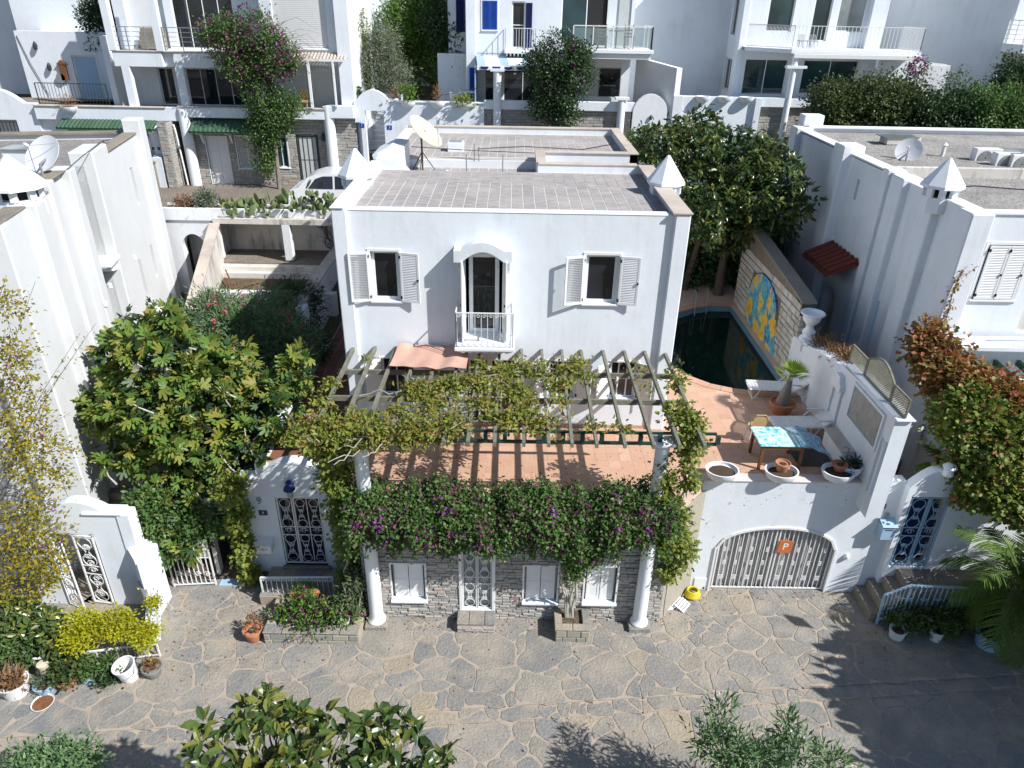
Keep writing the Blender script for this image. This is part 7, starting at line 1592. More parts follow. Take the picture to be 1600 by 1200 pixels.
for i, x in enumerate((8.2, 9.15, 10.1)):
    bowl('bowl_planter', ('empty white bowl planter nearest the pale wall on the right back terrace edge', 'empty white bowl planter, middle of three on the right back terrace edge', 'empty white bowl planter nearest the stone wall on the right back terrace edge')[i], x, 16.78, 9.86, .32, .26, soil=False, group='bowls on the right back terrace edge')
mb = MB(); mb.wall(16.9, 18.6, 8, 11.5, 16.9, 17.1, []); mb.prism([(15.9, 8), (18.9, 8), (18.9, 9.4), (18.75, 10.6), (18.9, 11.3), (18.8, 11.5), (15.9, 11.75)], 17.6, 17.8, 'y'); props(part('garden_wall', mb, M['plaster_side']), 'pale shaded garden wall behind the right hedge', 'wall')
B4 = thing('terraced_house', 'white back house at the top right corner with dark glass doors', 'house', (22, 18, 5.9))
mb = MB(); mb.wall(21.6, 34, 8.6, 18, 18.4, 18.7, [(22.2, 26.5, 9.6, 11.6), (22.8, 26.5, 12.6, 15)]); mb.wall(18.7, 30, 8.6, 18, 16.9, 21.6, [], 'x') if False else mb.add([(21.6, 18.4, 8), (16.6, 23.5, 8), (16.6, 23.5, 18), (21.6, 18.4, 18)], [(0, 3, 2, 1)]); mb.box(22, 34, 19.2, 30, 8, 18); part('wall', mb, PN, B4)
glaz(B4, 22.2, 26.5, 9.6, 11.6, 18.4, 3, 'glass_teal'); glaz(B4, 22.8, 26.5, 12.6, 15, 18.4, 3, 'glass_grey')
mb = MB(); mb.box(21.4, 28, 16.9, 18.4, 12.0, 12.35, 0, .02); part('balcony_slab', mb, PN, B4)
mb = MB(); lrail(mb, (21.4, 17.0, 12.35), (28, 17.0, 12.35), .9, 8, 3); lrail(mb, (21.45, 17.0, 12.35), (21.45, 18.4, 12.35), .9, 2, 5); part('balcony_railing', mb, M['white_metal'], B4)
mb = MB(); mb.add([(16.4, 20.5, 8), (16.4, 20.9, 8), (16.4, 20.9, 18), (16.4, 20.5, 18)], [(0, 1, 2, 3)]); mb.box(16.2, 22, 23.5, 24, 8, 18); part('rear_wall', mb, PN, B4)
# car in the lane
CAR = thing('parked_car', 'white hatchback parked in the lane behind the left chimney, partly hidden', 'car', (-7.0, 13.2, 5.88))
L = [(-2.0, .35), (-1.95, .75), (-1.85, .95), (-1.55, 1.02), (-1.15, 1.42), (-.7, 1.55), (.3, 1.56), (.9, 1.4), (1.35, 1.05), (1.95, .92), (2.1, .7), (2.1, .35)]
mb = MB(); W_ = .86
nL = len(L)
def ww(z): return W_ * (1 - .18 * max(0, (z - .95)) / .6)
vs = [(x, -ww(z), z) for x, z in L] + [(x, ww(z), z) for x, z in L]
mb.add(vs, [(i, (i + 1) % nL, nL + (i + 1) % nL, nL + i) for i in range(nL)] + [tuple(range(nL))[::-1], tuple(range(nL, 2 * nL))]); o = part('body', mb, M['car_paint'], CAR, True, True)
mb = MB()
for s in (-1, 1):
    for q in ([(-1.15, 1.0), (-.85, 1.36), (-.55, 1.46), (-.15, 1.47), (-.15, 1.0)], [(-.07, 1.0), (-.07, 1.47), (.35, 1.47), (.8, 1.32), (1.1, 1.02)]):
        mb.add([(x, s * (ww(z) + .006), z) for x, z in q], [tuple(range(len(q)))] if s > 0 else [tuple(range(len(q)))[::-1]])
mb.add([(-1.52, -.7, 1.06), (-1.18, -.66, 1.40), (-1.18, .66, 1.40), (-1.52, .7, 1.06)], [(3, 2, 1, 0)]); part('windows', mb, M['glass'], CAR, False, True)
for x in (-1.25, 1.3):
    for s in (-1, 1):
        mb = MB(); mb.tube([(x, s * .70, .31), (x, s * .88, .31)], .31, 20); wh = part('wheel', mb, M['rubber'], CAR, True, True); mb = MB(); mb.tube([(x, s * .80, .31), (x, s * .89, .31)], .19, 14); link('rim', mb.mesh('rim', M['grey_metal']), wh)
for s in (-1, 1): mb = MB(); mb.box(-1.96, -1.84, s * .62 - .12, s * .62 + .12, .78, .92, 0, .02); part('headlight', mb, M['glass_grey'], CAR, False, True)

# ================================================================== PLANTS
def plant(name, label, cat, base, group=None): return thing(name, label, cat, base, 0, group)
def crown(t, sets, name='foliage', label=None):
    return leaves(name, [(p - np.array(t.location), d, a, b, c, e, f) for (p, d, a, b, c, e, f) in sets], t, 'stuff', label)
def trunk(t, paths, mat, name='trunk', n=7):
    mb = MB()
    for pts, rs in paths: mb.tube(pts, rs, n)
    return part(name, mb, M[mat], t, True, ang=70)
def wobble(a, b, n, amp, seed, r0, r1):
    rng = np.random.default_rng(seed); a = Vector(a); b = Vector(b); pts = []; rs = []
    for i in range(n + 1):
        k = i / n; p = a.lerp(b, k) + Vector(rng.normal(size=3)) * amp * math.sin(PI * k); pts.append(p); rs.append(r0 + (r1 - r0) * k)
    return pts, rs
def leafobjs(t, p, d, me, seed, up=.35, jit=.5, var=.25, name='leaf'):
    rng = np.random.default_rng(seed); X, D, Z = basis(d, rng, up, jit); base = Vector(t.location)
    for i in range(len(p)):
        o = link(name, me, t); s = 1 + rng.uniform(-var, var)
        m = Matrix(((X[i][0], D[i][0], Z[i][0]), (X[i][1], D[i][1], Z[i][1]), (X[i][2], D[i][2], Z[i][2])))
        o.location = Vector(p[i]) - base; o.rotation_euler = m.to_euler(); o.scale = (s, s, s)

# ---- front bougainvillea hedge over the porch
t = plant('bougainvillea', 'wide hanging bougainvillea with magenta bracts spilling over the stone porch front', 'bougainvillea', (1.62, -3.75, .4))
rng = np.random.default_rng(1)
n = 5600; x = rng.uniform(-3.45, 3.62, n); 
lb = 2.66 + .10 * np.sin(x * 2.3 + .5) + .08 * np.sin(x * 5.7) + np.where(x < -3.0, .3, 0) + np.where((x > 1.2) & (x < 2.1), -.30, 0) + np.where(x > 2.6, .25, 0)
tp_ = 4.05 + .10 * np.sin(x * 3.1) + .08 * np.sin(x * 8.3 + 1)
u = rng.random(n); z = lb + (tp_ - lb) * u ** .85
yf = -3.62 - .62 * np.sin(np.clip((z - lb) / (tp_ - lb), 0, 1) * PI * .86 + .25) - .06 * np.sin(x * 4 + z * 3) - .05 * np.sin(x * 9)
y = yf + rng.random(n) ** 2 * .5
c = np.stack([x, y, z], 1); per = 15
q = np.repeat(c, per, 0) + rng.normal(size=(n * per, 3)) * np.array([.10, .08, .09]); dd = np.repeat(np.stack([x * 0, -np.ones(n) * .8, .5 + 0 * x], 1), per, 0) + rng.normal(size=(n * per, 3)) * .5
bl_n = 120; bx = rng.integers(0, n, bl_n); fb = np.repeat(c[bx], 12, 0) + rng.normal(size=(bl_n * 12, 3)) * .055 + np.array([0, -.10, 0]); fd = rng.normal(size=(bl_n * 12, 3)) + np.array([0, -1, .3])
du_n = 1000; bx = rng.integers(0, n, du_n); gb_ = np.repeat(c[bx], 9, 0) + rng.normal(size=(du_n * 9, 3)) * .07 + np.array([0, -.06, 0.02]); gd_ = rng.normal(size=(du_n * 9, 3)) + np.array([0, -1, .3])
crown(t, [(q, dd, 'small', .085, M['l_boug'], .4, .25)])
crown(t, [(fb, fd, 'petal', .075, M['f_boug'], .3, 0), (gb_, gd_, 'petal', .06, M['f_dull'], .3, 0)], 'bracts')
q2 = np.repeat(np.array([[1.62, -3.85, 2.3], [1.5, -3.9, 2.45], [1.75, -3.9, 2.5], [1.6, -3.8, 1.9]]), 420, 0) + rng.normal(size=(1680, 3)) * np.array([.14, .09, .17]); crown(t, [(q2, rng.normal(size=q2.shape) * .6 + np.array([0, -.6, .2]), 'small', .08, M['l_boug'], .4, .2)], 'trunk_leaves')
# hanging strands
st = []
for k in range(70):
    xx = rng.uniform(-3.6, 3.7); l_ = rng.uniform(.15, .5); zz0 = 2.9; m = int(l_ * 45)
    st.append(np.stack([xx + rng.normal(size=m) * .03, -4.05 + rng.normal(size=m) * .04, zz0 - rng.random(m) * l_ - .05], 1))
st = np.concatenate(st); crown(t, [(st, rng.normal(size=st.shape) * .6 + np.array([0, -.5, -.2]), 'small', .075, M['l_boug'], .3, .2)], 'hanging_shoots')
trunk(t, [wobble((1.55 + dx, -3.72, .35), (1.45 + dx * 4, -3.78, 3.0), 8, .05, 10 + i, .035, .02) for i, dx in enumerate((-.06, -.02, .03, .07, .1))], 'bark_pale')
# ---- vines at the columns and on the pergola
def blobs(*a): return [(tuple(c), tuple(r)) for c, r in a]
t = plant('climbing_vine', 'green climbing vine falling from the pergola corner beside the left gate', 'vine', (-4.0, -2.9, 0))
B_ = blobs(((-3.76, -3.7, 5.17), (.36, .35, .3)), ((-3.79, -3.5, 4.28), (.28, .3, .4)), ((-3.81, -3.3, 3.33), (.25, .3, .45)), ((-3.81, -3.1, 2.22), (.22, .3, .45)), ((-3.82, -3.0, 1.11), (.22, .3, .4)), ((-3.73, -3.1, 0.46), (.28, .3, .3)))
p, d = clumps(B_, 480, 12, .09, 3); crown(t, [(p, d, 'ivy', .10, M['l_vine_g'], .35, .3)])
trunk(t, [wobble((-4.0, -3.0, 0), (-3.6, -3.6, 4.1), 8, .08, 4, .05, .03), wobble((-3.95, -3.1, 0), (-3.76, -3.6, 5.11), 8, .1, 5, .03, .02)], 'bark_pale')
t = plant('climbing_vine', 'autumn coloured vine spread over the left half of the pergola rafters', 'vine', (-3.9, -3.6, 5.6))
rng = np.random.default_rng(12); cs = []
def flat(poly_pts, n, r=.22):
    for (px, py, rr, k) in poly_pts: pass
spots = [((-4.01, -3.9, 5.85), .42, 60), ((-3.46, -4.01, 5.85), .5, 120), ((-2.65, -4.13, 5.85), .45, 130), ((-1.89, -4.01, 5.85), .45, 130), ((-1.26, -3.69, 5.85), .45, 100), ((-3.17, -3.49, 5.85), .4, 40), ((-2.38, -3.33, 5.85), .4, 60), ((-1.6, -2.89, 5.85), .4, 60), ((-2.09, -2.32, 5.85), .42, 90), ((-1.4, -1.99, 5.85), .42, 90), ((-0.74, -1.97, 5.85), .42, 80),
  ((-0.7, -2.86, 5.85), .35, 50), ((-0.08, -1.3, 5.85), .42, 80), ((0.53, -1.11, 5.85), .42, 70), ((0.07, -2.25, 5.85), .40, 70), ((-0.06, -3.39, 5.85), .40, 80), ((0.49, -3.37, 5.85), .38, 70), ((0.36, -2.68, 5.85), .35, 50), ((1.11, -1.9, 5.85), .35, 45), ((1.46, -1.07, 5.85), .33, 40), ((1.06, -2.8, 5.85), .25, 22), ((1.95, -1.55, 5.85), .25, 16), ((1.71, -0.79, 5.85), .3, 28), ((-4.09, -2.09, 5.85), .28, 22), ((-4.1, -2.97, 5.85), .3, 30), ((-3.51, -0.92, 5.85), .15, 6), ((1.82, -3.72, 5.85), .25, 14), ((2.35, -3.7, 5.85), .22, 9), ((-0.79, -0.99, 5.85), .25, 20), ((0.75, -3.75, 5.85), .3, 30), ((-4.06, -4.28, 5.7), .3, 35), ((-3.07, -4.09, 5.6), .35, 50), ((-2.01, -4.14, 5.65), .35, 35), ((-1.25, -3.91, 5.6), .25, 14), ((3.03, -0.92, 5.8), .2, 8), ((3.21, -1.74, 5.8), .15, 5)]
for c, r, k in spots: cs.append(np.array(c) + rng.normal(size=(k, 3)) * np.array([r * .5, r * .42, .06]))
cs = np.concatenate(cs); cs = cs[::2]; q = np.repeat(cs, 11, 0) + rng.normal(size=(len(cs) * 11, 3)) * np.array([.10, .10, .06]); d = rng.normal(size=q.shape) * .8 + np.array([0, -.5, .3])
crown(t, [(q, d, 'oval', .11, M['l_vine'], .4, .35)])
mb = MB()
for k in range(26):
    a = cs[rng.integers(len(cs))]; b = a + np.array([rng.normal() * .8, rng.normal() * .5, 0]); pts, rs = wobble(a, b, 5, .05, 60 + k, .012, .007); mb.tube(pts, rs, 4)
part('stems', mb, M['bark_pale'], t)
t = plant('climbing_vine', 'yellow green vine hanging around the right porch column', 'vine', (4.0, -3.4, 0))
B_ = blobs(((3.95, -3.36, 5.75), (.28, .3, .15)), ((3.81, -3.7, 5.48), (.26, .25, .25)), ((3.94, -3.6, 4.68), (.17, .2, .5)), ((3.46, -3.6, 3.98), (.16, .2, .4)), ((3.75, -3.6, 3.35), (.28, .3, .45)), ((3.94, -3.5, 2.52), (.38, .35, .4)), ((3.89, -3.5, 1.83), (.22, .25, .3)), ((3.7, -3.18, 5.8), (.25, .4, .1)), ((3.42, -3.7, 4.74), (.08, .1, .45)), ((3.92, -1.55, 5.8), (.12, .3, .1)))
p, d = clumps(B_, 420, 12, .09, 5); crown(t, [(p, d, 'ivy', .095, M['l_vine_g'], .35, .3)])
trunk(t, [wobble((4.0, -3.3, 0), (3.92, -3.5, 2.33), 5, .03, 7, .02, .015), wobble((3.92, -3.5, 2.33), (3.84, -3.6, 5.42), 6, .06, 8, .015, .01)], 'bark_pale')
t = plant('ivy', 'leafy ivy column beside the dark doorway left of the gate wall', 'ivy', (-6.75, -2.3, 0))
B_ = blobs(((-6.65, -2.6, 3.21), (.34, .3, .3)), ((-6.63, -2.5, 2.26), (.2, .25, .45)), ((-6.7, -2.4, 1.25), (.16, .2, .4)), ((-6.67, -2.4, 0.39), (.18, .2, .3)))
p, d = clumps(B_, 240, 11, .07, 6); crown(t, [(p, d, 'ivy', .10, M['l_vine_g'], .35, .3)])

# ---- fig tree
t = plant('fig_tree', 'large fig tree with broad lobed leaves filling the garden left of the villa', 'tree', (-8.0, -1.2, .3))
FB = blobs(((-8.81, -0.3, 5.53), (1.0, 1.0, .9)), ((-9.17, -0.8, 4.32), (1.25, 1.1, 1.0)), ((-7.67, -0.4, 4.5), (1.3, 1.1, 1.1)), ((-6.16, -0.6, 4.27), (1.0, .9, .9)), ((-8.12, -1.0, 3.51), (1.3, 1.0, .9)), ((-6.46, -1.1, 3.41), (1.0, .8, .8)), ((-8.38, -1.7, 2.4), (.8, .7, .7)), ((-8.75, -2.2, 1.56), (.45, .5, .5)), ((-7.25, -1.6, 2.55), (.9, .6, .6)), ((-10.31, -0.8, 4.3), (.6, .6, .5)), ((-9.81, -1.0, 3.28), (.7, .7, .5)), ((-7.94, -2.4, 1.54), (.5, .4, .4)), ((-5.71, -0.2, 4.81), (.55, .6, .5)), ((-5.44, 0.2, 5.17), (.45, .5, .4)), ((-9.58, 0.2, 6.0), (.5, .6, .4)), ((-8.83, 0.4, 6.1), (.7, .6, .5)), ((-7.61, 0.2, 5.12), (.9, .8, .6)), ((-10.12, 0.0, 5.36), (.6, .6, .5)))
rng = np.random.default_rng(77)
pc, dc = clumps(FB, 520, 1, .01, 9, .78)
def rosette(pc, dc, k, rad, rng):
    P_ = []; D_ = []
    for c, d in zip(pc, dc):
        d = d / (np.linalg.norm(d) + 1e-6) + np.array([0, -.15, .45]); d /= np.linalg.norm(d)
        a = np.cross(d, [0, 0, 1.0]); a /= np.linalg.norm(a) + 1e-6; b = np.cross(a, d)
        for j in range(k):
            th = 2 * PI * j / k + rng.random() * .5; o = a * math.cos(th) + b * math.sin(th)
            P_.append(c + o * rad * .35 + rng.normal(size=3) * .02); D_.append(o + d * .35)
    return np.array(P_), np.array(D_)
score = pc[:, 2] * .5 - pc[:, 1]; order = np.argsort(-(score + rng.random(len(score)) * 1.5))
near = order[:49]; rest = order[49:]
p1, d1 = rosette(pc[near], dc[near], 6, .16, rng); p2, d2 = rosette(pc[rest], dc[rest], 7, .16, rng)
leafobjs(t, p1, d1, leafmesh('fig', .30, M['l_fig']), 5, .5, .18)
crown(t, [(p2, d2, 'fig', .28, M['l_fig_i'], .3, .15)], 'leaves')
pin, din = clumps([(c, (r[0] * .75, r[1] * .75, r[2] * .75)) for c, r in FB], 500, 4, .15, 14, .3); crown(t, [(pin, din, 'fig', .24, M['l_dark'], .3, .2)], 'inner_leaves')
mb = MB(); tips = [FB[i][0] for i in (0, 1, 2, 3, 4, 5, 6, 8, 10)]; limbs(mb, (-8.0, -1.2, .6), tips, .07, .025, rng); mb.tube([(-8.0, -1.2, -.2), (-8.02, -1.2, .7)], [.13, .09], 8)
for k in range(90):
    c = pc[rng.integers(len(pc))]; b = Vector(c); a = b + Vector((rng.normal() * .35, .05 + rng.normal() * .2, -.5)); mb.tube([a, a.lerp(b, .5) + Vector((0, -.09, .02)), b + Vector((0, -.03, .02))], [.026, .02, .012], 5)
part('trunk', mb, M['bark_pale'], t, True, ang=70)
t = plant('shrub', 'dense small-leaved green shrub under the fig tree behind the white garden gate', 'shrub', (-8.0, -2.2, .3))
B_ = blobs(((-8.9, -2.4, 2.33), (.5, .4, .7)), ((-8.57, -2.5, 1.4), (.5, .35, .45)), ((-7.72, -2.3, 2.07), (.7, .4, .45)))
p, d = clumps(B_, 420, 12, .09, 16); crown(t, [(p, d, 'small', .10, M['l_boug'], .4, .1)])
# ---- oleander
t = plant('oleander', 'oleander shrub with pink flowers behind the fig tree', 'shrub', (-8.3, 3.2, 2.0))
B_ = blobs(((-8.85, 3.0, 4.97), (1.0, .9, .9)), ((-7.48, 2.8, 4.88), (1.1, .9, .9)), ((-6.45, 2.4, 4.67), (.8, .8, .8)), ((-7.84, 2.0, 4.42), (1.1, .8, .8)), ((-6.68, 1.6, 4.03), (.9, .7, .7)), ((-8.76, 3.6, 5.13), (.8, .7, .6)), ((-7.51, 4.2, 5.01), (.85, .7, .6)))
p, d = clumps(B_, 1500, 14, .13, 18); crown(t, [(p, d, 'narrow', .17, M['l_ole'], .3, -.1)])
p, d = clumps(B_, 110, 10, .05, 19, 1.0); crown(t, [(p, d, 'petal', .08, M['f_pink'], .3, 0)], 'flowers')
trunk(t, [wobble((-8.3 + .1 * i, 3.2, 1.2), B_[i][0], 6, .1, 20 + i, .05, .02) for i in range(5)], 'bark')
t = plant('oleander', 'oleander shrub coloured darker for its shade next to the garden basin', 'shrub', (-7.6, 6.2, 3.0))
B_ = blobs(((-7.15, 5.6, 4.56), (.8, .8, .8)), ((-6.43, 3.8, 4.01), (.7, .6, .7)))
p, d = clumps(B_, 600, 14, .13, 21); crown(t, [(p, d, 'narrow', .16, M['l_dark'], .3, -.1)])  # shaded part of the oleander: its shade is put into the darker leaf colour
trunk(t, [wobble((-7.6, 6.0, 2.5), B_[0][0], 5, .05, 22, .05, .02)], 'bark')
# ---- left foreground sprawling vine and yellow bush
t = plant('sprawling_shrub', 'loose yellow-leaved climber with bare arching twigs at the left picture edge', 'shrub', (-11.6, -3.8, 0))
B_ = blobs(((-10.35, -3.6, 5.93), (.7, .5, .8)), ((-10.34, -3.6, 4.65), (.9, .6, .9)), ((-10.84, -3.8, 3.04), (.9, .6, .9)), ((-11.28, -4.0, 1.68), (.9, .6, .8)), ((-10.65, -3.9, 2.0), (.5, .5, .5)), ((-10.06, -3.5, 7.08), (.5, .5, .5)), ((-9.91, -3.4, 8.15), (.35, .4, .4)))
p, d = clumps(B_, 760, 9, .10, 23, .3); crown(t, [(p, d, 'small', .08, M['l_jas'], .4, .0)])
rng = np.random.default_rng(24); mb = MB(); tw = []
targets = [(-8.17, -3.5, 7.89), (-9.12, -3.5, 6.81), (-8.47, -3.6, 7.72), (-9.24, -3.5, 5.82), (-9.18, -3.4, 8.7), (-9.2, -3.5, 4.93), (-9.61, -3.4, 7.04), (-9.99, -3.7, 3.69), (-9.54, -3.6, 3.98), (-9.7, -3.4, 8.82)] + [tuple(p[i]) for i in rng.integers(0, len(p), 60)]
for k, tg in enumerate(targets):
    a = Vector((-12.6 + rng.normal() * .4, -3.6 + rng.normal() * .2, 1.2 + rng.random() * 2.5)); b = Vector(tg); mm = a.lerp(b, .5) + Vector((rng.normal() * .1, 0, .3)); pts = [a, a.lerp(mm, .5) + Vector((0, 0, .1)), mm, mm.lerp(b, .5) + Vector((0, 0, .06)), b]; mb.tube(pts, [.014, .012, .010, .007, .004], 4)
    for j in range(26 if k < 10 else 5): s = rng.random() * .7 + .3; q_ = pts[2].lerp(pts[4], s) if s > .5 else pts[1].lerp(pts[3], s); tw.append(q_ + Vector(rng.normal(size=3) * .05))
part('twigs', mb, M['bark'], t); tw = np.array([tuple(v) for v in tw]); crown(t, [(tw, rng.normal(size=tw.shape), 'small', .055, M['l_jas'], .4, .0)], 'twig_leaves')
p, d = clumps(B_, 26, 7, .04, 25, .9); crown(t, [(p, d, 'petal', .06, M['f_boug'], .3, 0)], 'bracts')
t = plant('yellow_shrub', 'bright yellow leaved shrub sprawling over the low white fence at the lower left', 'shrub', (-8.9, -4.6, 0))
B_ = blobs(((-9.46, -4.91, 1.15), (.40, .32, .24)), ((-8.78, -4.85, 1.1), (.42, .34, .28)), ((-8.11, -4.98, 0.95), (.30, .3, .26)), ((-8.19, -4.2, 1.15), (.16, .14, .12)), ((-9.51, -5.19, 0.95), (.3, .25, .2)))
p, d = clumps(B_, 620, 13, .075, 26, .4); crown(t, [(p, d, 'small', .06, M['l_yel'], .4, 0)])
trunk(t, [wobble((-8.7 + .05 * i, -4.75, 0), B_[i % 4][0], 6, .06, 27 + i, .018, .01) for i in range(6)], 'bark')
t = plant('broad_leaf_shrub', 'glossy broad-leaved shrub in deep shade under the yellow shrub', 'shrub', (-10.3, -4.6, 0))
B_ = blobs(((-10.66, -4.7, 0.9), (.55, .35, .35)), ((-11.32, -4.52, 1.0), (.5, .35, .4)), ((-10.04, -5.06, 0.8), (.35, .3, .3)))
p, d = clumps(B_, 150, 1, .02, 29, .5); p3, d3 = rosette(p, d, 5, .1, rng); leafobjs(t, p3[:290], d3[:290], leafmesh('oval', .22, M['l_rub']), 31, .5, .25); crown(t, [(p3[290:], d3[290:], 'oval', .22, M['l_rub_i'], .3, .1)], 'leaves')
t = plant('undergrowth', 'mixed green undergrowth around the low white fence behind the pots', 'undergrowth', (-9.2, -5.0, 0))
B_ = blobs(((-9.79, -5.25, 0.3), (.5, .25, .28)), ((-10.58, -5.08, 0.4), (.5, .25, .3)), ((-11.32, -5.0, 0.5), (.5, .3, .4)), ((-9.0, -5.28, 0.25), (.3, .2, .2)))
p, d = clumps(B_, 420, 12, .08, 33, .3); p_a, p_b = pick(p, d, .7, 3); crown(t, [(p_a[0], p_a[1], 'small', .09, M['l_boug'], .4, 0), (p_b[0], p_b[1], 'narrow', .14, M['l_grey'], .4, 0)])
wf = thing('low_fence', 'low white iron fence leaning behind the flower pots at the lower left', 'fence', (-9, -5, 0))
mb = MB(); a, b = Vector((-10.55, -5.31, 0.05)), Vector((-8.01, -4.82, 0.05)); fence_rail(mb, a, b, .42, 12, .02); mb.bar(Vector((-8.79, -3.69, 0.2)), b, .04, .04); part('rail', mb, M['white_metal'], wf)
# pots at the lower left
def tuft(parent_label, name, x, y, z, r, h, mat, seed, shape='narrow', size=.2, n=60, cat='plant', droop=0.1, per=4):
    t = plant(name, parent_label, cat, (x, y, z)); p, d = clumps([((x, y, z + h * .45), (r, r, h * .5))], n, per, r * .18, seed, .2); d = d + np.array([0, 0, .9])
    crown(t, [(p, d, shape, size, M[mat], .4, droop)]); return t
pot('plant_tub', 'large white plastic tub with dry grass at the lower left corner', -10.72, -5.82, 0, .30, .36, 'plastic_white', None, False, 'tub'); tuft('dry brown grass growing in the large white tub', 'dry_plant', -10.72, -5.82, .3, .25, .25, 'l_dry', 41)
pot('plant_tub', 'small white and blue rectangular-looking tub beside the large white tub', -10.12, -5.75, 0, .22, .22, 'blue_metal', None, False, 'tub'); tuft('dark small plant in the pale blue tub', 'potted_plant', -10.12, -5.75, .18, .2, .25, 'l_grey', 42, size=.1)
pot('clay_pot', 'brown clay pot with green plant between the blue tub and the blue tin', -9.72, -5.62, 0, .20, .22); tuft('bushy green plant in the brown clay pot by the low fence', 'potted_plant', -9.70, -5.55, .15, .34, .5, 'l_hedge', 43, 'small', .09, 160)
pot('paint_tin', 'small bright blue tin used as flower pot', -9.32, -5.5, 0, .14, .2, 'blue_metal', None, False, 'tin'); tuft('small green plant in the bright blue tin', 'potted_plant', -9.32, -5.48, .15, .18, .3, 'l_boug', 44, 'small', .08, 60)
tuft('low dark purple ground plant between the tins and the white bucket', 'ground_plant', -8.9, -5.45, 0, .35, .25, 'l_dark', 45, 'small', .08, 160)
bk = thing('bucket', 'white bucket with dirty rim standing by the yellow shrub', 'bucket', (-8.42, -5.38, 0))
mb = MB(); mb.lathe([(.17, 0), (.23, .46), (.245, .46), (.245, .49), (.22, .49), (.16, .03)], n=24); part('body', mb, M['plastic_white'], bk, True, True)
mb = MB(); mb.tube([(-.235, 0, .44), (-.22, -.1, .30), (0, -.24, .2), (.22, -.1, .30), (.235, 0, .44)], .008, 5); part('handle', mb, M['grey_metal'], bk, local=True)
bt_ = Matrix.Rotation(R(9), 4, 'X'); bk.rotation_euler = (R(8), R(-6), 0)
pot('plant_pot', 'dark grey pot with dry twigs right of the white bucket', -7.95, -5.3, 0, .21, .28, 'roofmembrane', None, True); tuft('dry twigs in the dark grey pot', 'dry_plant', -7.95, -5.3, .22, .16, .22, 'l_dry', 46, size=.1)
sr = thing('saucer', 'round dark brown saucer with white rim lying on the paving at the lower left', 'saucer', (-10.0, -6.1, 0)); mb = MB(); mb.lathe([(.2, .012), (.23, .05), (.22, .055), (.2, .03)], n=24); part('rim', mb, M['plastic_white'], sr, True, True); mb = MB(); mb.lathe([(.205, .012), (.2, .035)], n=24); part('base', mb, M['brown_wood'], sr, True, True)
jar = MB(); jar.lathe([(.11, 0), (.12, .2), (.125, .21), (.125, .24), (.03, .25)], (-10.25, -5.45, .25), 16); props(part('jar', jar, M['dish_cream'], None, True), 'cream lidded jar among the pots at the lower left', 'jar')
mb = MB(); mb.box(-11.5, -11.0, -6.0, -5.6, 0, .12, 0, .02); props(part('white_block', mb, M['plaster_new']), 'white block at the left picture edge by the tub', 'block')
# clay pots by the planter steps
pot('clay_pot', 'pale pink clay pot stacked beside the stone planter corner', -6.02, -4.22, 0, .22, .34, 'clay'); tuft('dead brown stalks in the clay pot beside the stone planter', 'dry_plant', -6.0, -4.15, .3, .22, .3, 'l_dry', 47, size=.12, n=40)
# planter bed plants
t = plant('bed_plants', 'mixed flowering plants filling the front stone planter bed', 'plants', (-4.7, -3.8, .3))
B_ = blobs(((-5.3, -3.85, .45), (.35, .35, .22)), ((-4.85, -3.8, .55), (.4, .35, .28)), ((-4.3, -3.85, .55), (.45, .35, .3)), ((-3.9, -3.9, .5), (.35, .35, .3)), ((-4.6, -4.2, .4), (.5, .15, .15)))
p, d = clumps(B_, 420, 10, .07, 48, .3); a_, b_ = pick(p, d, .55, 1); b1, b2 = pick(b_[0], b_[1], .7, 2)
crown(t, [(a_[0], a_[1], 'oval', .09, M['l_lime'], .4, 0), (b1[0], b1[1], 'small', .08, M['l_dark'], .4, 0), (b2[0], b2[1], 'small', .07, M['f_dull'], .4, 0)])
p, d = clumps(B_, 40, 5, .02, 49, .98); crown(t, [(p, d, 'petal', .035, M['f_white'], .3, 0)], 'flowers')
wx = thing('window_box', 'terracotta window box with green grass hung on the left white railing', 'flower box', (-5.0, -3.3, .45)); mb = MB(); mb.box(-5.35, -4.65, -3.36, -3.12, .40, .58, 0, .015); part('box', mb, M['clay'], wx); tuft('short green grass growing in the terracotta window box', 'grass_plant', -5.0, -3.24, .55, .3, .22, 'l_lime', 50, size=.1, n=110)
t = plant('shrub', 'loose pale green shrub growing at the foot of the left porch column', 'shrub', (-3.75, -3.75, .2))
B_ = blobs(((-3.76, -3.6, 0.74), (.32, .3, .4)), ((-3.55, -3.5, 1.27), (.25, .25, .3))); p, d = clumps(B_, 170, 9, .07, 51, .4); crown(t, [(p, d, 'oval', .09, M['l_grey'], .4, 0)]); trunk(t, [wobble((-3.8 + .05 * i, -3.75, .2), (-3.9 + .12 * i, -3.65, 1.3), 5, .05, 52 + i, .03, .02) for i in range(5)], 'bark')
pot('plant_pot', 'small white pot at the right end of the stone planter bed', -3.85, -4.05, .3, .13, .22, 'plastic_white', None, False)
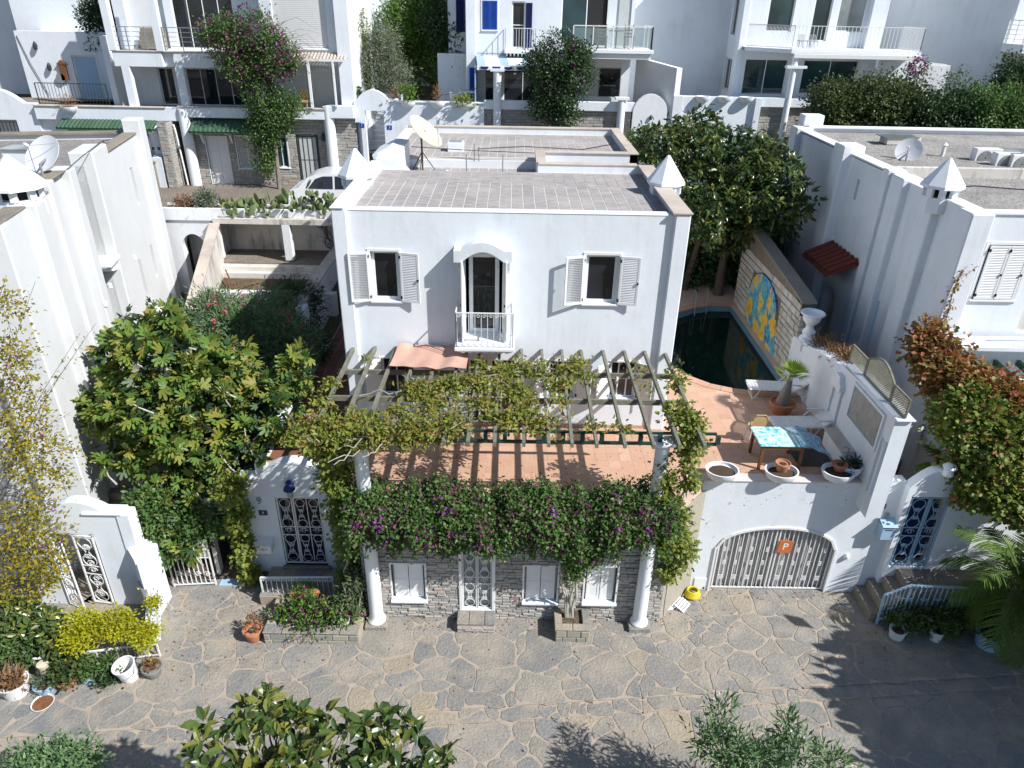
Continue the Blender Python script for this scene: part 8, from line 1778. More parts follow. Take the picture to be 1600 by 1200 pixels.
# ---- rubber tree on the right behind the pool
t = plant('rubber_tree', 'large dark rubber tree with broad glossy leaves between the villa and the right house', 'tree', (8.2, 10.2, 3.5))
B_ = blobs(((5.2, 10.0, 9.23), (1.0, .9, .7)), ((6.46, 9.5, 9.12), (1.2, 1.0, .9)), ((7.77, 9.2, 8.87), (1.2, 1.1, 1.0)), ((6.66, 8.6, 7.89), (1.2, 1.1, 1.0)), ((8.27, 8.8, 7.87), (1.2, 1.0, 1.0)), ((9.42, 8.8, 8.33), (.8, .8, .7)), ((9.88, 8.4, 7.55), (.6, .6, .6)), ((6.76, 8.4, 6.82), (.8, .8, .7)), ((9.47, 8.8, 6.87), (.7, .7, .7)), ((8.44, 9.4, 6.57), (1.2, .9, .8)), ((6.73, 11.0, 9.64), (1.1, .9, .6)), ((7.99, 10.0, 5.91), (1.0, .8, .7)), ((8.91, 9.4, 9.07), (.8, .8, .5)))
pc, dc = clumps(B_, 780, 1, .02, 55, .72); p3, d3 = rosette(pc, dc, 8, .10, rng); sc_ = np.argsort(-(p3[:, 2] * .6 - p3[:, 1] + np.random.default_rng(2).random(len(p3)) * 2.5))
leafobjs(t, p3[sc_[:300]], d3[sc_[:300]], leafmesh('oval', .26, M['l_rub']), 56, .5, .2); crown(t, [(p3[sc_[300:]], d3[sc_[300:]], 'oval', .25, M['l_rub_i'], .3, .1)], 'leaves')
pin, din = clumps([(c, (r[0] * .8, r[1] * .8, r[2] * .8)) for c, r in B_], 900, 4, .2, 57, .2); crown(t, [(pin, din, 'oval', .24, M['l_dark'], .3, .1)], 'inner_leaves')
mb = MB(); limbs(mb, (8.2, 10.2, 5.2), [b[0] for b in B_], .10, .03, np.random.default_rng(58)); mb.tube([(8.2, 10.2, 3.0), (8.2, 10.2, 5.3)], [.22, .14], 9); mb.tube([(6.9, 10.8, 3.0), (7.2, 10.4, 5.5), (7.4, 10.0, 7)], [.15, .12, .08], 8); part('trunk', mb, M['bark_dark'], t, True, ang=70)
t = plant('undergrowth', 'dark shade planting at the back of the pool under the rubber tree', 'undergrowth', (7, 11, 3.5))
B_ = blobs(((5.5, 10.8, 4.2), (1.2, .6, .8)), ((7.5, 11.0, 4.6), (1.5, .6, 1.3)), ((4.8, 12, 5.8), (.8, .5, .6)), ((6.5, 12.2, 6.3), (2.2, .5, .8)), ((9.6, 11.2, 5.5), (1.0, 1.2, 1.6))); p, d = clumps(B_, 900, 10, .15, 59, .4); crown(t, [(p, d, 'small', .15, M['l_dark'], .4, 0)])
t = plant('lantana_shrub', 'green shrub with small reddish flowers on the lane edge behind the villa roof', 'shrub', (4.9, 11.6, 5.5))
B_ = blobs(((5.09, 11.0, 8.6), (.7, .5, .5)), ((4.83, 12.0, 9.11), (.5, .4, .4)), ((5.95, 11.0, 8.38), (.7, .5, .4))); p, d = clumps(B_, 300, 12, .10, 60, .5); crown(t, [(p, d, 'small', .09, M['l_lime'], .4, 0)]); p, d = clumps(B_, 30, 5, .03, 61, .98); crown(t, [(p, d, 'petal', .045, M['f_pink'], .3, 0)], 'flowers')
# ---- hedge on the right back
hd = [('dark green hedge bush with brownish tips right of the back stone wall', (13.46, 15.2, 10.02), (1.2, .8, .9), 'l_hedge', 70), ('olive green hedge bush in the middle of the right back hedge', (15.45, 15.2, 10.05), (1.5, .8, 1.0), 'l_hedge', 71), ('dark broad hedge bush behind the right gravel roof', (17.66, 15.0, 9.87), (1.7, .8, .8), 'l_dark', 72), ('bright green bush behind the solar panel at the right picture edge', (20.03, 15.0, 9.91), (1.7, .8, .9), 'l_boug', 73), ('tall dark bush at the far right edge before the corner house', (21.58, 16.2, 10.67), (1.5, .7, 1.1), 'l_dark', 74)]
for l, c, r, m, s in hd:
    t = plant('hedge_bush', l, 'bush', (c[0], c[1], 5.9), 'hedge bushes along the right lane'); B_ = [(c, r), ((c[0] - r[0] * .5, c[1] - .1, c[2] + r[2] * .35), (r[0] * .6, r[1] * .8, r[2] * .7)), ((c[0] + r[0] * .55, c[1], c[2] + r[2] * .2), (r[0] * .6, r[1] * .8, r[2] * .7)), ((c[0], c[1], c[2] - r[2] * .8), (r[0] * .9, r[1], r[2] * .7))]
    p, d = clumps(B_, 800, 12, .14, s, .6); crown(t, [(p, d, 'small', .12, M[m], .4, -.1)]); trunk(t, [wobble((c[0] + .2 * k, c[1], 5.9), (c[0] + .4 * (k - 1), c[1], c[2]), 4, .05, s + k, .05, .03) for k in range(3)], 'bark_dark')
t = plant('bougainvillea', 'thin airy shrub with dusky pink bracts rising above the right hedge', 'shrub', (14.6, 15.6, 6))
B_ = blobs(((15.05, 15.4, 10.89), (.9, .5, .6)), ((16.5, 15.6, 11.26), (.6, .4, .6)), ((18.45, 15.6, 10.93), (.9, .4, .5))); p, d = clumps(B_, 190, 9, .12, 76, .3); crown(t, [(p, d, 'small', .10, M['l_grey'], .4, 0)]); p, d = clumps(blobs(((16.51, 15.6, 11.5), (.35, .3, .35))), 45, 7, .05, 77, .5); crown(t, [(p, d, 'petal', .08, M['f_dull'], .3, 0)], 'bracts')
# ---- back bougainvilleas
t = plant('bougainvillea', 'tall dark bougainvillea climbing the left back house over its balconies', 'bougainvillea', (-10.6, 16.4, 5.9))
B_ = blobs(((-11.73, 16.2, 11.94), (1.0, .7, 1.0)), ((-10.77, 16.2, 12.19), (1.1, .7, .9)), ((-10.26, 16.3, 11.35), (1.1, .7, .9)), ((-11.26, 16.3, 10.97), (1.0, .7, .8)), ((-10.87, 16.3, 9.97), (.8, .6, .9)), ((-10.48, 16.4, 9.06), (1.0, .6, .8)), ((-9.87, 16.4, 9.46), (.9, .5, .5)), ((-11.02, 16.4, 8.26), (.8, .5, .7)), ((-11.07, 16.5, 7.14), (.5, .4, .7)), ((-12.46, 16.2, 12.28), (.6, .5, .4)), ((-9.46, 16.3, 11.37), (.5, .5, .5)))
p, d = clumps(B_, 1900, 13, .12, 80, .55); crown(t, [(p, d, 'small', .10, M['l_boug'], .4, .1)]); p, d = clumps(B_[:4] + B_[9:], 420, 8, .08, 81, .93); crown(t, [(p, d, 'petal', .075, M['f_dull'], .3, 0)], 'dull_bracts'); p, d = clumps(B_, 45, 8, .05, 82, .98); crown(t, [(p, d, 'petal', .09, M['f_boug'], .3, 0)], 'bracts')
mb = MB(); rng = np.random.default_rng(83)
for k in range(26): a = Vector((-9.9, 16.2, 11.85)) + Vector(rng.normal(size=3) * .4); mb.tube([a, a + Vector((.8, -.1, .25)), a + Vector((1.3 + rng.random() * .6, -.2, -.1 + rng.normal() * .3))], [.01, .008, .004], 4)
mb.tube([(-10.6, 16.4, 5.9), (-10.5, 16.4, 8), (-10.8, 16.3, 10)], [.10, .08, .05], 7); part('stems', mb, M['bark'], t)
t = plant('bougainvillea', 'dark rounded climber on the central back house beside the blue canopy', 'bougainvillea', (2.0, 16.5, 6))
B_ = blobs(((1.77, 16.3, 11.56), (1.1, .7, .9)), ((1.25, 16.3, 11.06), (.8, .6, .8)), ((2.48, 16.4, 10.82), (.9, .6, .8)), ((1.84, 16.4, 10.05), (.8, .6, .9)), ((2.16, 16.5, 9.27), (.7, .5, .6)), ((1.17, 16.4, 9.66), (.5, .5, .5)), ((2.69, 16.3, 11.7), (.5, .5, .5)))
p, d = clumps(B_, 1300, 13, .12, 85, .6); crown(t, [(p, d, 'small', .10, M['l_dark'], .4, .1)]); p, d = clumps(B_, 90, 7, .07, 86, .96); crown(t, [(p, d, 'petal', .07, M['f_dull'], .3, 0)], 'bracts'); trunk(t, [wobble((2.0, 16.5, 5.9), (2.1, 16.4, 9), 4, .08, 87, .1, .06)], 'bark')
t = plant('olive_tree', 'grey green olive tree behind the lane stair wall', 'tree', (-5.3, 19.5, 9.4))
B_ = blobs(((-6.29, 19.5, 10.95), (1.2, .9, 1.1)), ((-6.87, 19.7, 11.46), (.8, .7, .8)), ((-5.56, 19.4, 10.56), (.8, .7, .8)), ((-5.98, 19.8, 11.87), (.7, .6, .6)), ((-7.1, 19.3, 10.27), (.6, .5, .5)))
p, d = clumps(B_, 1100, 12, .14, 88, .5); crown(t, [(p, d, 'narrow', .14, M['l_olive'], .4, 0)]); trunk(t, [wobble((-5.3, 19.5, 9.2), B_[i][0], 5, .08, 89 + i, .09, .03) for i in range(4)], 'bark')
t = plant('citrus_tree', 'bright green citrus tree with dark shaded side behind the olive tree', 'tree', (-3.6, 22.5, 9.5))
B_ = blobs(((-5.3, 22.5, 12.18), (1.5, 1.2, 1.4)), ((-4.56, 22.5, 11.34), (1.3, 1.1, 1.4)), ((-5.63, 22.2, 11.2), (1.0, 1.0, .9)), ((-4.09, 23.0, 12.47), (1.2, 1.0, 1.5)), ((-4.85, 23.0, 13.15), (1.2, 1.0, 1.0)))
p, d = clumps(B_, 1700, 12, .17, 92, .6); crown(t, [(p, d, 'oval', .15, M['l_lime'], .4, 0)]); trunk(t, [wobble((-3.6, 22.5, 9.2), B_[i][0], 5, .1, 93 + i, .14, .05) for i in range(3)], 'bark_dark')
t = plant('ivy', 'dark ivy mass on the shaded wall left of the central back house', 'ivy', (-3.0, 20.5, 9.3))
B_ = blobs(((-2.9, 21.0, 11.5), (.9, .5, 1.7)), ((-3.6, 21.0, 13), (.8, .5, 1.2))); p, d = clumps(B_, 600, 10, .14, 96, .5); crown(t, [(p, d, 'small', .13, M['l_dark'], .4, .1)])
t = plant('shrub', 'dark shrub with pale blossoms between the far left houses', 'shrub', (-17.5, 20.5, 9.5)); B_ = blobs(((-19.35, 21.0, 12.26), (.9, .6, 1.2)), ((-19.18, 21.0, 12.93), (.8, .6, .8))); p, d = clumps(B_, 500, 10, .14, 97, .5); crown(t, [(p, d, 'oval', .14, M['l_dark'], .4, 0)]); 
t = plant('shrub', 'reddish climbing shrub beside the left back house wall', 'shrub', (-6.6, 19.4, 9.5)); B_ = blobs(((-7.11, 19.4, 12.13), (.4, .4, 1.2)), ((-7.14, 19.2, 10.68), (.5, .4, .8))); p, d = clumps(B_, 330, 9, .10, 98, .4); crown(t, [(p, d, 'small', .10, M['l_vine'], .4, 0)])
for i, (x, y, z, l, m, r, h) in enumerate(((-4.6, 16.85, 9.68, 'leafy green plant with variegated leaves in the bowl next to the stair arch', 'l_lime', .42, .75), (-3.3, 16.85, 9.68, 'dry reddish stalk plant in the second bowl from the stair arch', 'l_dry', .22, .7), (-2.1, 16.85, 9.6, 'trailing leafy plant in the third bowl from the stair arch', 'l_vine_g', .45, .35), (-19.4, 16.72, 9.2, 'dry spiky plant in the bowl on the far left back terrace', 'l_dry', .4, .5), (-5.3, 17.6, 9.5, 'tall reddish potted plant behind the lane wall', 'l_dry', .35, .9), (-6.9, 17.6, 9.3, 'narrow green conifer beside the left back house column', 'l_hedge', .22, .9))): tuft(l, 'potted_plant', x, y, z, r, h, m, 100 + i, 'small' if m != 'l_dry' else 'narrow', .11, 90 if m != 'l_dry' else 60)
# dark planting bed behind lane wall
# ---- prickly pears and shrubs in the lane planter
CT = plant('prickly_pear', 'sprawling prickly pear cactus with yellowing pads in the lane planter', 'cactus', (-8.2, 10.9, 6.4)); me = MB(); me.lathe([(.005, 0), (.05, .03), (.10, .12), (.125, .22), (.11, .31), (.06, .37), (.005, .39)], n=12); me.v = [(x, y * .16, z) for x, y, z in me.v]; pm = me.mesh('pad', M['l_cact']); pm.polygons.foreach_set('use_smooth', [True] * len(pm.polygons))
rng = np.random.default_rng(110); base = Vector(CT.location)
for k in range(165):
    x = -11.1 + 4.3 * rng.random() ** .75; hmax = .18 + .48 * math.exp(-((x + 8.0) / 1.3) ** 2); z = 6.42 + rng.random() * hmax; y = 10.75 + rng.normal() * .25 - (.25 if rng.random() < .2 else 0)
    if y < 10.5: z -= .15
    o = link('pad', pm, CT, Vector((x, y, z)) - base, (rng.normal() * .5, rng.normal() * .55, rng.random() * 6.28)); s = .5 + rng.random() * .6; o.scale = (s, s, s)
tuft('orange brown dry shrub at the left end of the lane planter', 'dry_shrub', -12.55, 10.9, 6.4, .42, .45, 'l_dry', 111, 'small', .08, 150); tuft('feathery light green fern beside the orange dry shrub in the lane planter', 'fern', -11.7, 10.9, 6.4, .42, .7, 'l_olive', 112, 'narrow', .16, 190, per=6); tuft('pinkish bare shrub between the fern and the prickly pear', 'dry_shrub', -10.9, 10.9, 6.4, .3, .4, 'l_dry', 113, 'narrow', .1, 30)
# ---- right side: creeper, palms, pots
t = plant('creeper', 'red and green Virginia creeper covering the wall of the right house', 'creeper', (12.2, -2.2, 0))
B_ = blobs(((10.54, -0.6, 6.05), (.55, .6, .5)), ((10.68, -1.2, 5.83), (.7, .6, .5)), ((11.41, -1.4, 5.6), (.8, .6, .5)), ((11.73, -1.8, 5.31), (.8, .6, .5)), ((12.16, -2.2, 4.68), (.8, .6, .6)), ((10.41, -0.2, 6.38), (.35, .4, .35)))
p, d = clumps(B_, 950, 12, .12, 120, .5); crown(t, [(p, d, 'ivy', .12, M['l_creep'], .4, .3)])
B2_ = blobs(((10.73, -2.0, 5.23), (.65, .5, .7)), ((11.38, -2.4, 4.62), (.85, .5, .8)), ((11.4, -2.6, 3.75), (.75, .5, .55)), ((12.15, -2.8, 3.64), (.7, .5, .7)))
p, d = clumps(B2_, 1500, 12, .12, 121, .5); crown(t, [(p, d, 'ivy', .12, M['l_creep_g'], .4, .3)], 'green_foliage'); p, d = clumps(B2_, 240, 7, .1, 122, .95); crown(t, [(p, d, 'ivy', .12, M['l_creep'], .4, .3)], 'red_foliage')
mb = MB(); strand = [(10.65, 0.2, 6.38), (11.06, 0.35, 6.68), (11.03, 0.38, 7.36), (11.07, 0.38, 7.86), (11.4, 0.6, 8.2)]; mb.tube(strand, .012, 4); part('stems', mb, M['bark_dark'], t)
pts = []; rng = np.random.default_rng(123)
for a, b in zip(strand[:-1], strand[1:]):
    for k in range(45): pts.append(np.array(a) + (np.array(b) - np.array(a)) * rng.random() + rng.normal(size=3) * .06)
pts = np.array(pts); crown(t, [(pts, rng.normal(size=pts.shape) + np.array([0, -.6, 0]), 'small', .09, M['l_creep'], .4, .3)], 'climbing_strand')
def palm(label, base, h, nf, L, seed, mat='l_palm', r=.12, cat='palm'):
    t = plant('palm_tree', label, cat, base); rng = np.random.default_rng(seed)
    mb = MB(); zz = [0, h * .3, h * .6, h]; mb.tube([(0, 0, z) for z in zz], [r * 1.2, r, r * 1.05, r * .7], 10); part('trunk', mb, M['bark'], t, True, True)
    for k in range(nf):
        fm = MB(); az = 2 * PI * k / nf + rng.normal() * .2; el = R(75 - 85 * (k % 3) / 2 - rng.random() * 15); ll = L * rng.uniform(.8, 1.1); pts = []; pos = Vector((0, 0, h)); e = el
        for i in range(11): pts.append(pos.copy()); pos = pos + Vector((math.cos(az) * math.cos(e), math.sin(az) * math.cos(e), math.sin(e))) * ll / 10; e -= R(9)
        fm.tube(pts, [.018 - .0014 * i for i in range(11)], 4)
        side = Vector((-math.sin(az), math.cos(az), 0))
        for i in range(30):
            s = .12 + .86 * i / 30; q = s * 10; a = int(q); p_ = pts[a].lerp(pts[min(a + 1, 10)], q - a); tn = (pts[min(a + 1, 10)] - pts[a - 1 if a else 0]).normalized(); le = ll * .30 * math.sin(PI * (.12 + .82 * s)) + .05
            for sg in (-1, 1):
                d_ = (side * sg * .8 + tn * .65 + Vector((0, 0, -.25 + rng.normal() * .08))).normalized(); w_ = tn * .019
                tip = p_ + d_ * le + Vector((0, 0, -.12 * le)); m_ = p_ + d_ * le * .5
                fm.add([p_ - w_, p_ + w_, m_ + w_ * 1.1, tip, m_ - w_ * 1.1], [(0, 1, 2, 4), (4, 2, 3)])
        part('frond', fm, M[mat], t, local=True)
    return t
palm('feathery date palm with arching fronds at the right picture edge by the blue railing', (12.0, -3.9, .2), 1.55, 20, 2.0, 130)
palm('second shaded palm mostly outside the right picture edge', (14.2, -4.4, .1), 2.4, 13, 1.9, 131)
palm('small palm seedling above the blue gate arch', (10.7, -1.9, 3.2), .5, 9, .75, 132, r=.05)
t = plant('shrub', 'dense shaded shrubs behind the pale blue handrail', 'shrub', (10.8, -3.8, 0)); B_ = blobs(((9.95, -3.61, 0.4), (.5, .3, .25)), ((10.85, -3.69, 0.4), (.5, .3, .3)), ((11.92, -3.56, 0.5), (.7, .4, .4)), ((12.56, -3.4, 0.99), (.6, .4, .5))); p, d = clumps(B_, 700, 11, .09, 133, .4); a_, b_ = pick(p, d, .7, 5); crown(t, [(a_[0], a_[1], 'small', .09, M['l_hedge'], .4, 0), (b_[0], b_[1], 'narrow', .12, M['l_lime'], .4, 0)])
pot('plant_pot', 'white pot under the left end of the pale blue handrail', 9.62, -3.85, 0, .20, .26, 'plastic_white', None, False); pot('plant_pot', 'small white pot under the middle of the pale blue handrail', 10.55, -3.9, 0, .16, .3, 'plastic_white', None, False); pot('plant_tub', 'pale blue tub at the foot of the feathery date palm', 11.75, -4.05, 0, .34, .42, 'blue_metal', None, False, 'tub'); pot('plant_tub', 'turquoise tub at the right picture edge in the shade', 13.2, -4.1, 0, .32, .5, 'blue_metal', None, False, 'tub')
# fan palm in the large clay pot
t = plant('fan_palm', 'small bright green fan palm in the large terracotta pot between the loungers', 'palm', (7.66, .95, TZ + .3)); mb = MB(); mb.tube([(0, 0, 0), (.02, 0, .25), (.05, 0, .55), (.08, 0, .85)], [.20, .16, .10, .05], 10); part('trunk', mb, M['bark'], t, True, True)
rng = np.random.default_rng(140)
for k in range(15):
    fm = MB(); az = rng.random() * 6.28; el = R(rng.uniform(15, 85)); d_ = Vector((math.cos(az) * math.cos(el), math.sin(az) * math.cos(el), math.sin(el))); s_ = Vector((-math.sin(az), math.cos(az), 0)); p0 = Vector((.08, 0, .82)); p1 = p0 + d_ * .22; fm.tube([p0, p1], .008, 4)
    for j in range(11): a = R(-50 + 10 * j); dd_ = (d_ * math.cos(a) + s_ * math.sin(a)); tip = p1 + dd_ * .40 + Vector((0, 0, -.06)); n_ = d_.cross(s_) * .0 + (s_ * math.cos(a) - d_ * math.sin(a)) * .016; fm.add([p1, p1 + dd_ * .2 + n_, tip, p1 + dd_ * .2 - n_], [(0, 1, 2, 3)])
    part('fan_leaf', fm, M['l_fan'], t, local=True)
def aloe(label, x, y, z, n, L, mat, seed, name='aloe', cat='succulent'):
    t = plant(name, label, cat, (x, y, z)); rng = np.random.default_rng(seed)
    for k in range(n):
        az = 2.4 * k; el = R(20 + 60 * (k / n)); ll = L * rng.uniform(.8, 1.1); mb = MB(); pts = [Vector((0, 0, 0)) + Vector((math.cos(az) * math.cos(el - .5 * s), math.sin(az) * math.cos(el - .5 * s), math.sin(el - .5 * s))) * ll * s for s in (0, .3, .6, 1)]
        mb.tube(pts, [ll * .09, ll * .08, ll * .055, .003], 4); part('leaf', mb, M[mat], t, local=True)
    return t
aloe('dark spiky aloe, left rosette in the white corner planter', 8.18, -2.12, TZ + .34, 18, .30, 'l_agave', 150); aloe('dark spiky aloe, right rosette in the white corner planter', 8.42, -2.08, TZ + .36, 18, .30, 'l_agave', 151)
aloe('small green succulent inside the middle clay pot on the ledge', 6.58, -2.28, TZ + .46, 8, .10, 'l_cact', 152)
for i, (x, y, z, l) in enumerate(((8.95, 2.0, 5.0, 'dry brown succulents behind the wall next to the urn'), (9.05, 1.2, 5.1, 'dry brown succulents in the middle of the wall planting'), (9.0, .45, 5.25, 'orange dried plant at the left end of the lattice screen'))): tuft(l, 'dry_plant', x, y, z, .42, .4, 'l_dry', 153 + i, 'narrow', .13, 130)
mb = MB(); mb.box(8.92, 9.5, .2, 2.6, 3, 5.0); props(part('wall_planter', mb, M['granite']), 'rough planting trough behind the right terrace wall', 'planter')
# ---- foreground plants
t = plant('rubber_tree', 'glossy rubber tree top in the foreground at the bottom centre-left', 'tree', (-2.9, -10.2, 0))
B_ = blobs(((-3.63, -9.54, 4.3), (.45, .4, .4)), ((-3.18, -9.87, 4.2), (.7, .5, .5)), ((-2.24, -9.96, 4.2), (.6, .5, .5)), ((-1.67, -9.6, 4.0), (.45, .4, .4)), ((-4.16, -9.8, 4.0), (.5, .4, .4)), ((-1.18, -9.82, 3.8), (.4, .4, .4)), ((-2.74, -10.22, 4.0), (1.1, .5, .5)), ((-3.5, -9.39, 4.6), (.12, .12, .14)), ((-1.75, -9.53, 4.4), (.14, .12, .14)), ((-2.51, -9.52, 4.3), (.12, .1, .14)))
rng = np.random.default_rng(160); pc, dc = clumps(B_, 150, 1, .02, 160, .6); dc = dc + np.array([0, 0, .6]); p3, d3 = rosette(pc, dc, 7, .07, rng); od = np.argsort(-p3[:, 2] + rng.random(len(p3)) * .3)
leafobjs(t, p3[od[:300]], d3[od[:300]], leafmesh('oval', .24, M['l_rub']), 161, .5, .15); crown(t, [(p3[od[300:]], d3[od[300:]], 'oval', .235, M['l_rub_i'], .3, .0)], 'leaves')
mb = MB(); limbs(mb, (-2.9, -10.4, 2.6), [tuple(c - np.array([0, 0, .05])) for c in pc[::2]], .03, .010, rng, 5); mb.tube([(-2.9, -10.4, -.3), (-2.9, -10.4, 2.7)], [.12, .07], 8); part('trunk', mb, M['bark'], t, True, ang=70)
t = plant('oleander', 'oleander with white flowers in the foreground at the bottom right-centre', 'shrub', (4.9, -8.6, 0))
B_ = blobs(((3.88, -7.93, 2.5), (.18, .18, .22)), ((3.65, -8.3, 2.3), (.35, .3, .3)), ((4.04, -8.59, 2.2), (.5, .35, .35)), ((5.01, -8.22, 2.4), (.22, .2, .3)), ((5.06, -8.51, 2.2), (.4, .3, .3)), ((4.47, -8.69, 2.1), (.5, .3, .3)), ((5.74, -8.6, 2.0), (.3, .25, .25)), ((4.58, -8.79, 1.9), (.8, .3, .3)))
p, d = clumps(B_, 210, 14, .09, 165, .5); crown(t, [(p, d + np.array([0, 0, .5]), 'narrow', .17, M['l_ole'], .3, -.1)]); p, d = clumps(B_, 26, 8, .03, 166, .98); crown(t, [(p, d, 'petal', .05, M['f_white'], .3, 0)], 'flowers'); trunk(t, [wobble((4.9 + .1 * i, -8.6, 0), B_[i][0], 6, .06, 167 + i, .025, .012) for i in range(6)], 'bark')
t = plant('shrub', 'green shrub top cut off by the bottom left picture edge', 'shrub', (-8.4, -8.4, 0)); B_ = blobs(((-8.19, -8.16, 1.2), (.5, .3, .3)), ((-7.64, -8.08, 1.2), (.25, .2, .2)), ((-8.7, -8.29, 1.2), (.4, .3, .25))); p, d = clumps(B_, 300, 12, .08, 172, .5); crown(t, [(p, d, 'oval', .09, M['l_ole'], .4, 0)])
t = plant('shade_tree', 'big tree outside the right picture edge casting shade on the street', 'tree', (14.8, -9.0, 0)); B_ = blobs(((13.8, -7.6, 4.0), (1.5, 1.5, 1.0)), ((15.4, -8.6, 4.8), (1.8, 1.6, 1.3)), ((14.8, -6.8, 4.0), (1.5, 1.3, 1.2)), ((13.6, -9.2, 3.9), (1.3, 1.3, .9)), ((16.6, -7.4, 4.6), (1.6, 1.5, 1.4)), ((16.0, -9.8, 4.2), (1.6, 1.5, 1.2)), ((16.0, -5.8, 4.0), (1.3, 1.2, 1.3)))
p, d = clumps(B_, 3400, 13, .24, 175, .2); crown(t, [(p, d, 'small', .42, M['l_dark'], .4, 0)]); trunk(t, [((14.8, -9.0, -.2), (14.8, -8.9, 2), (14.8, -8.6, 4)) and ([(14.8, -9.0, -.2), (14.8, -8.9, 2), (14.8, -8.6, 4)], [.25, .2, .12])], 'bark_dark')

# ================================================================== SMALL DETAILS
rng = np.random.default_rng(200); P_ = []
for (x0, x1, y0, y1, n) in ((-8.3, -6.2, -4.8, -2.6, 160), (-3.3, 1.2, -3.9, -3.5, 150), (2.1, 5.3, -3.7, -2.5, 160), (5.3, 9.1, -2.7, -2.37, 90), (-8.0, -3.4, -5.2, -4.4, 90), (-9, 9, -7.2, -2.6, 260), (8.6, 11.4, -4.6, -3.6, 120)):
    P_.append(np.stack([rng.uniform(x0, x1, n), rng.uniform(y0, y1, n), np.full(n, .018)], 1))
P_ = np.concatenate(P_); D_ = rng.normal(size=P_.shape) * np.array([1, 1, .05]); m_ = rng.random(len(P_)) < .12
lt = leaves('leaf_litter', [(P_[~m_], D_[~m_], 'small', .05, M['l_dry'], .5, 0), (P_[m_], D_[m_], 'petal', .045, M['f_boug'], .3, 0)], None, 'stuff')
props(lt, 'dry leaves and fallen bracts scattered over the street paving', 'leaf litter')
P_ = np.stack([rng.uniform(-3.4, 8.1, 260), rng.uniform(-3.3, -.2, 260), np.full(260, TZ + .008)], 1)
lt = leaves('leaf_litter', [(P_, rng.normal(size=P_.shape) * np.array([1, 1, .05]), 'small', .045, M['l_dry'], .5, 0)], None, 'stuff', None, (.01, 0, 0)); props(lt, 'dry vine leaves scattered over the terracotta terrace tiles', 'leaf litter')
P_ = np.stack([rng.uniform(-10.5, -6.5, 300), rng.uniform(8.0, 9.3, 300), np.full(300, 4.11)], 1)
lt = leaves('leaf_litter', [(P_, rng.normal(size=P_.shape) * np.array([1, 1, .05]), 'small', .07, M['l_dry'], .5, 0)], None, 'stuff', None, (.02, 0, 0)); props(lt, 'dead leaves lying on the floor of the dry garden basin', 'leaf litter')
def wlamp(x, y, z, label):
    mb = MB(); mb.lathe([(.03, 0), (.09, .06), (.10, .24), (.05, .32), (.02, .38)], (x, y - .12, z), 8); mb.bar((x, y, z + .3), (x, y - .12, z + .34), .03, .03); props(part('wall_lantern', mb, M['dark_metal']), label, 'lantern')
wlamp(-8.5, 17.1, 7.9, 'dark wall lantern between the grilled door and the right column of the back stone house')
wlamp(-22.4, 20.5, 11.2, 'upper dark lantern on the sunlit wall of the far left house'); wlamp(-22.0, 20.5, 10.3, 'lower dark lantern on the sunlit wall of the far left house')
wlamp(-22.6, 16.9, 9.35, 'dark lantern above the iron gate of the far left gate wall')
mb = MB(); mb.tube([(-21.6, 20.46, 10.0), (-21.6, 20.38, 10.0)], .22, 16); props(part('round_vent', mb, M['grey_metal']), 'round grey wall vent on the far left house beside the wooden ornament', 'vent')
for k, x in enumerate((12.3, 12.75)):
    mb = MB()
    for i in range(6): mb.bar((x + .06 * i, 18.0, 12.0), (x + .06 * i, 18.05 + .02 * i, 12.55), .02, .02)
    mb.box(x, x + .36, 17.8, 18.15, 12.28, 12.32)
    for sx in (0, .34): mb.bar((x + sx, 17.8, 12.0), (x + sx, 17.8, 12.3), .02, .02)
    props(part('iron_chair', mb, M['grey_metal']), ('left grey iron chair on the long white balcony at upper right', 'right grey iron chair on the long white balcony at upper right')[k], 'chair')
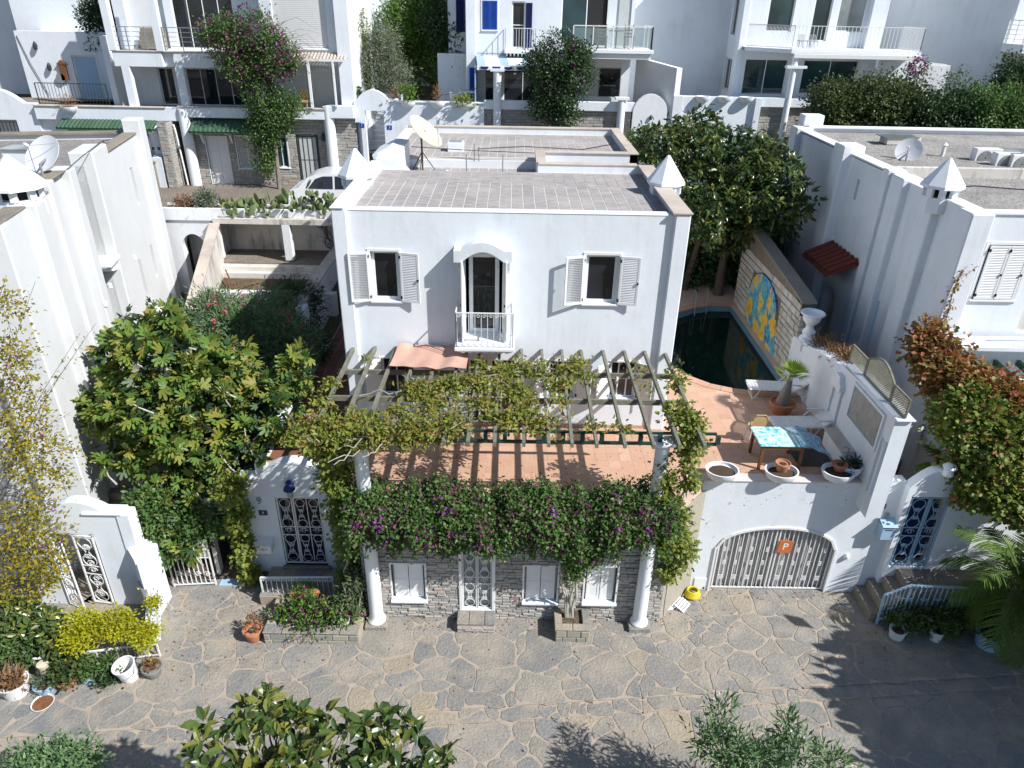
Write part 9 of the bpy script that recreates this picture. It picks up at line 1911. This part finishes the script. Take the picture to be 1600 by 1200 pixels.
mb = MB(); mb.tube([(-6.9, 17.02, 9.9), (-4, 16.9, 9.75), (-1.4, 17.0, 10.3)], .012, 4); mb.tube([(-1.9, 19.25, 11.5), (.8, 19.24, 11.46), (2.2, 19.25, 11.6)], .014, 4); props(part('wall_cable', mb, M['dark_metal']), 'thin dark cable sagging along the lane wall to the blue shuttered house', 'cable')
mb = MB(); mb.tube([(-23.2, 20.47, 11.8), (-22.9, 20.46, 10.6), (-22.4, 20.46, 9.2)], .015, 4); props(part('wall_cable', mb, M['dark_metal']), 'thin dark cable running down the far left house wall', 'cable')
mb = MB(); mb.box(-16.35, -16.05, 16.78, 16.86, 7.4, 8.0, 0, .01); props(part('electric_meter', mb, M['plastic_white']), 'white meter panel on the pillar beside the back garage', 'meter')
for x in (-15.85, -15.6):
    mb = MB(); mb.box(x - .05, x + .05, 16.15, 16.2, 7.55, 7.68); props(part('electric_meter', mb, M['black']), 'left small black meter square beside the back garage' if x < -15.7 else 'right small black meter square beside the back garage', 'meter')
# roof odds and ends
mb = MB(); mb.tube([(-1.2, 9.0, 9.13), (.4, 9.6, 9.13), (2.4, 9.2, 9.13), (3.6, 10.4, 9.13)], .014, 4); props(part('roof_cable', mb, M['dark_metal']), 'black cable lying across the upper villa roof', 'cable')
mb = MB(); mb.tube([(11.9, 5.2, 9.06), (12.6, 4.6, 9.06), (13.6, 4.9, 9.06), (15.2, 4.4, 9.06)], .018, 4); props(part('roof_cable', mb, M['dark_metal']), 'black cable winding over the right gravel roof', 'cable')
mb = MB(); mb.lathe([(.06, 0), (.06, .35), (.11, .36), (.02, .44)], (14.3, 8.2, 9.3), 10); props(part('vent_pipe', mb, M['plastic_white']), 'short white vent pipe on the right gravel roof', 'vent')
mb = MB(); mb.bar((.52, -3.9, 3.2), (.50, -3.96, 2.7), .01, .01)
tap = thing('tap', 'small chrome garden tap on the ledge beside the white aloe planter', 'tap', (8.3, -1.85, TZ + .1)); mb = MB(); mb.tube([(0, 0, 0), (0, 0, .55), (-.12, 0, .62), (-.18, 0, .55)], .022, 6); part('spout', mb, M['grey_metal'], tap, True, True)
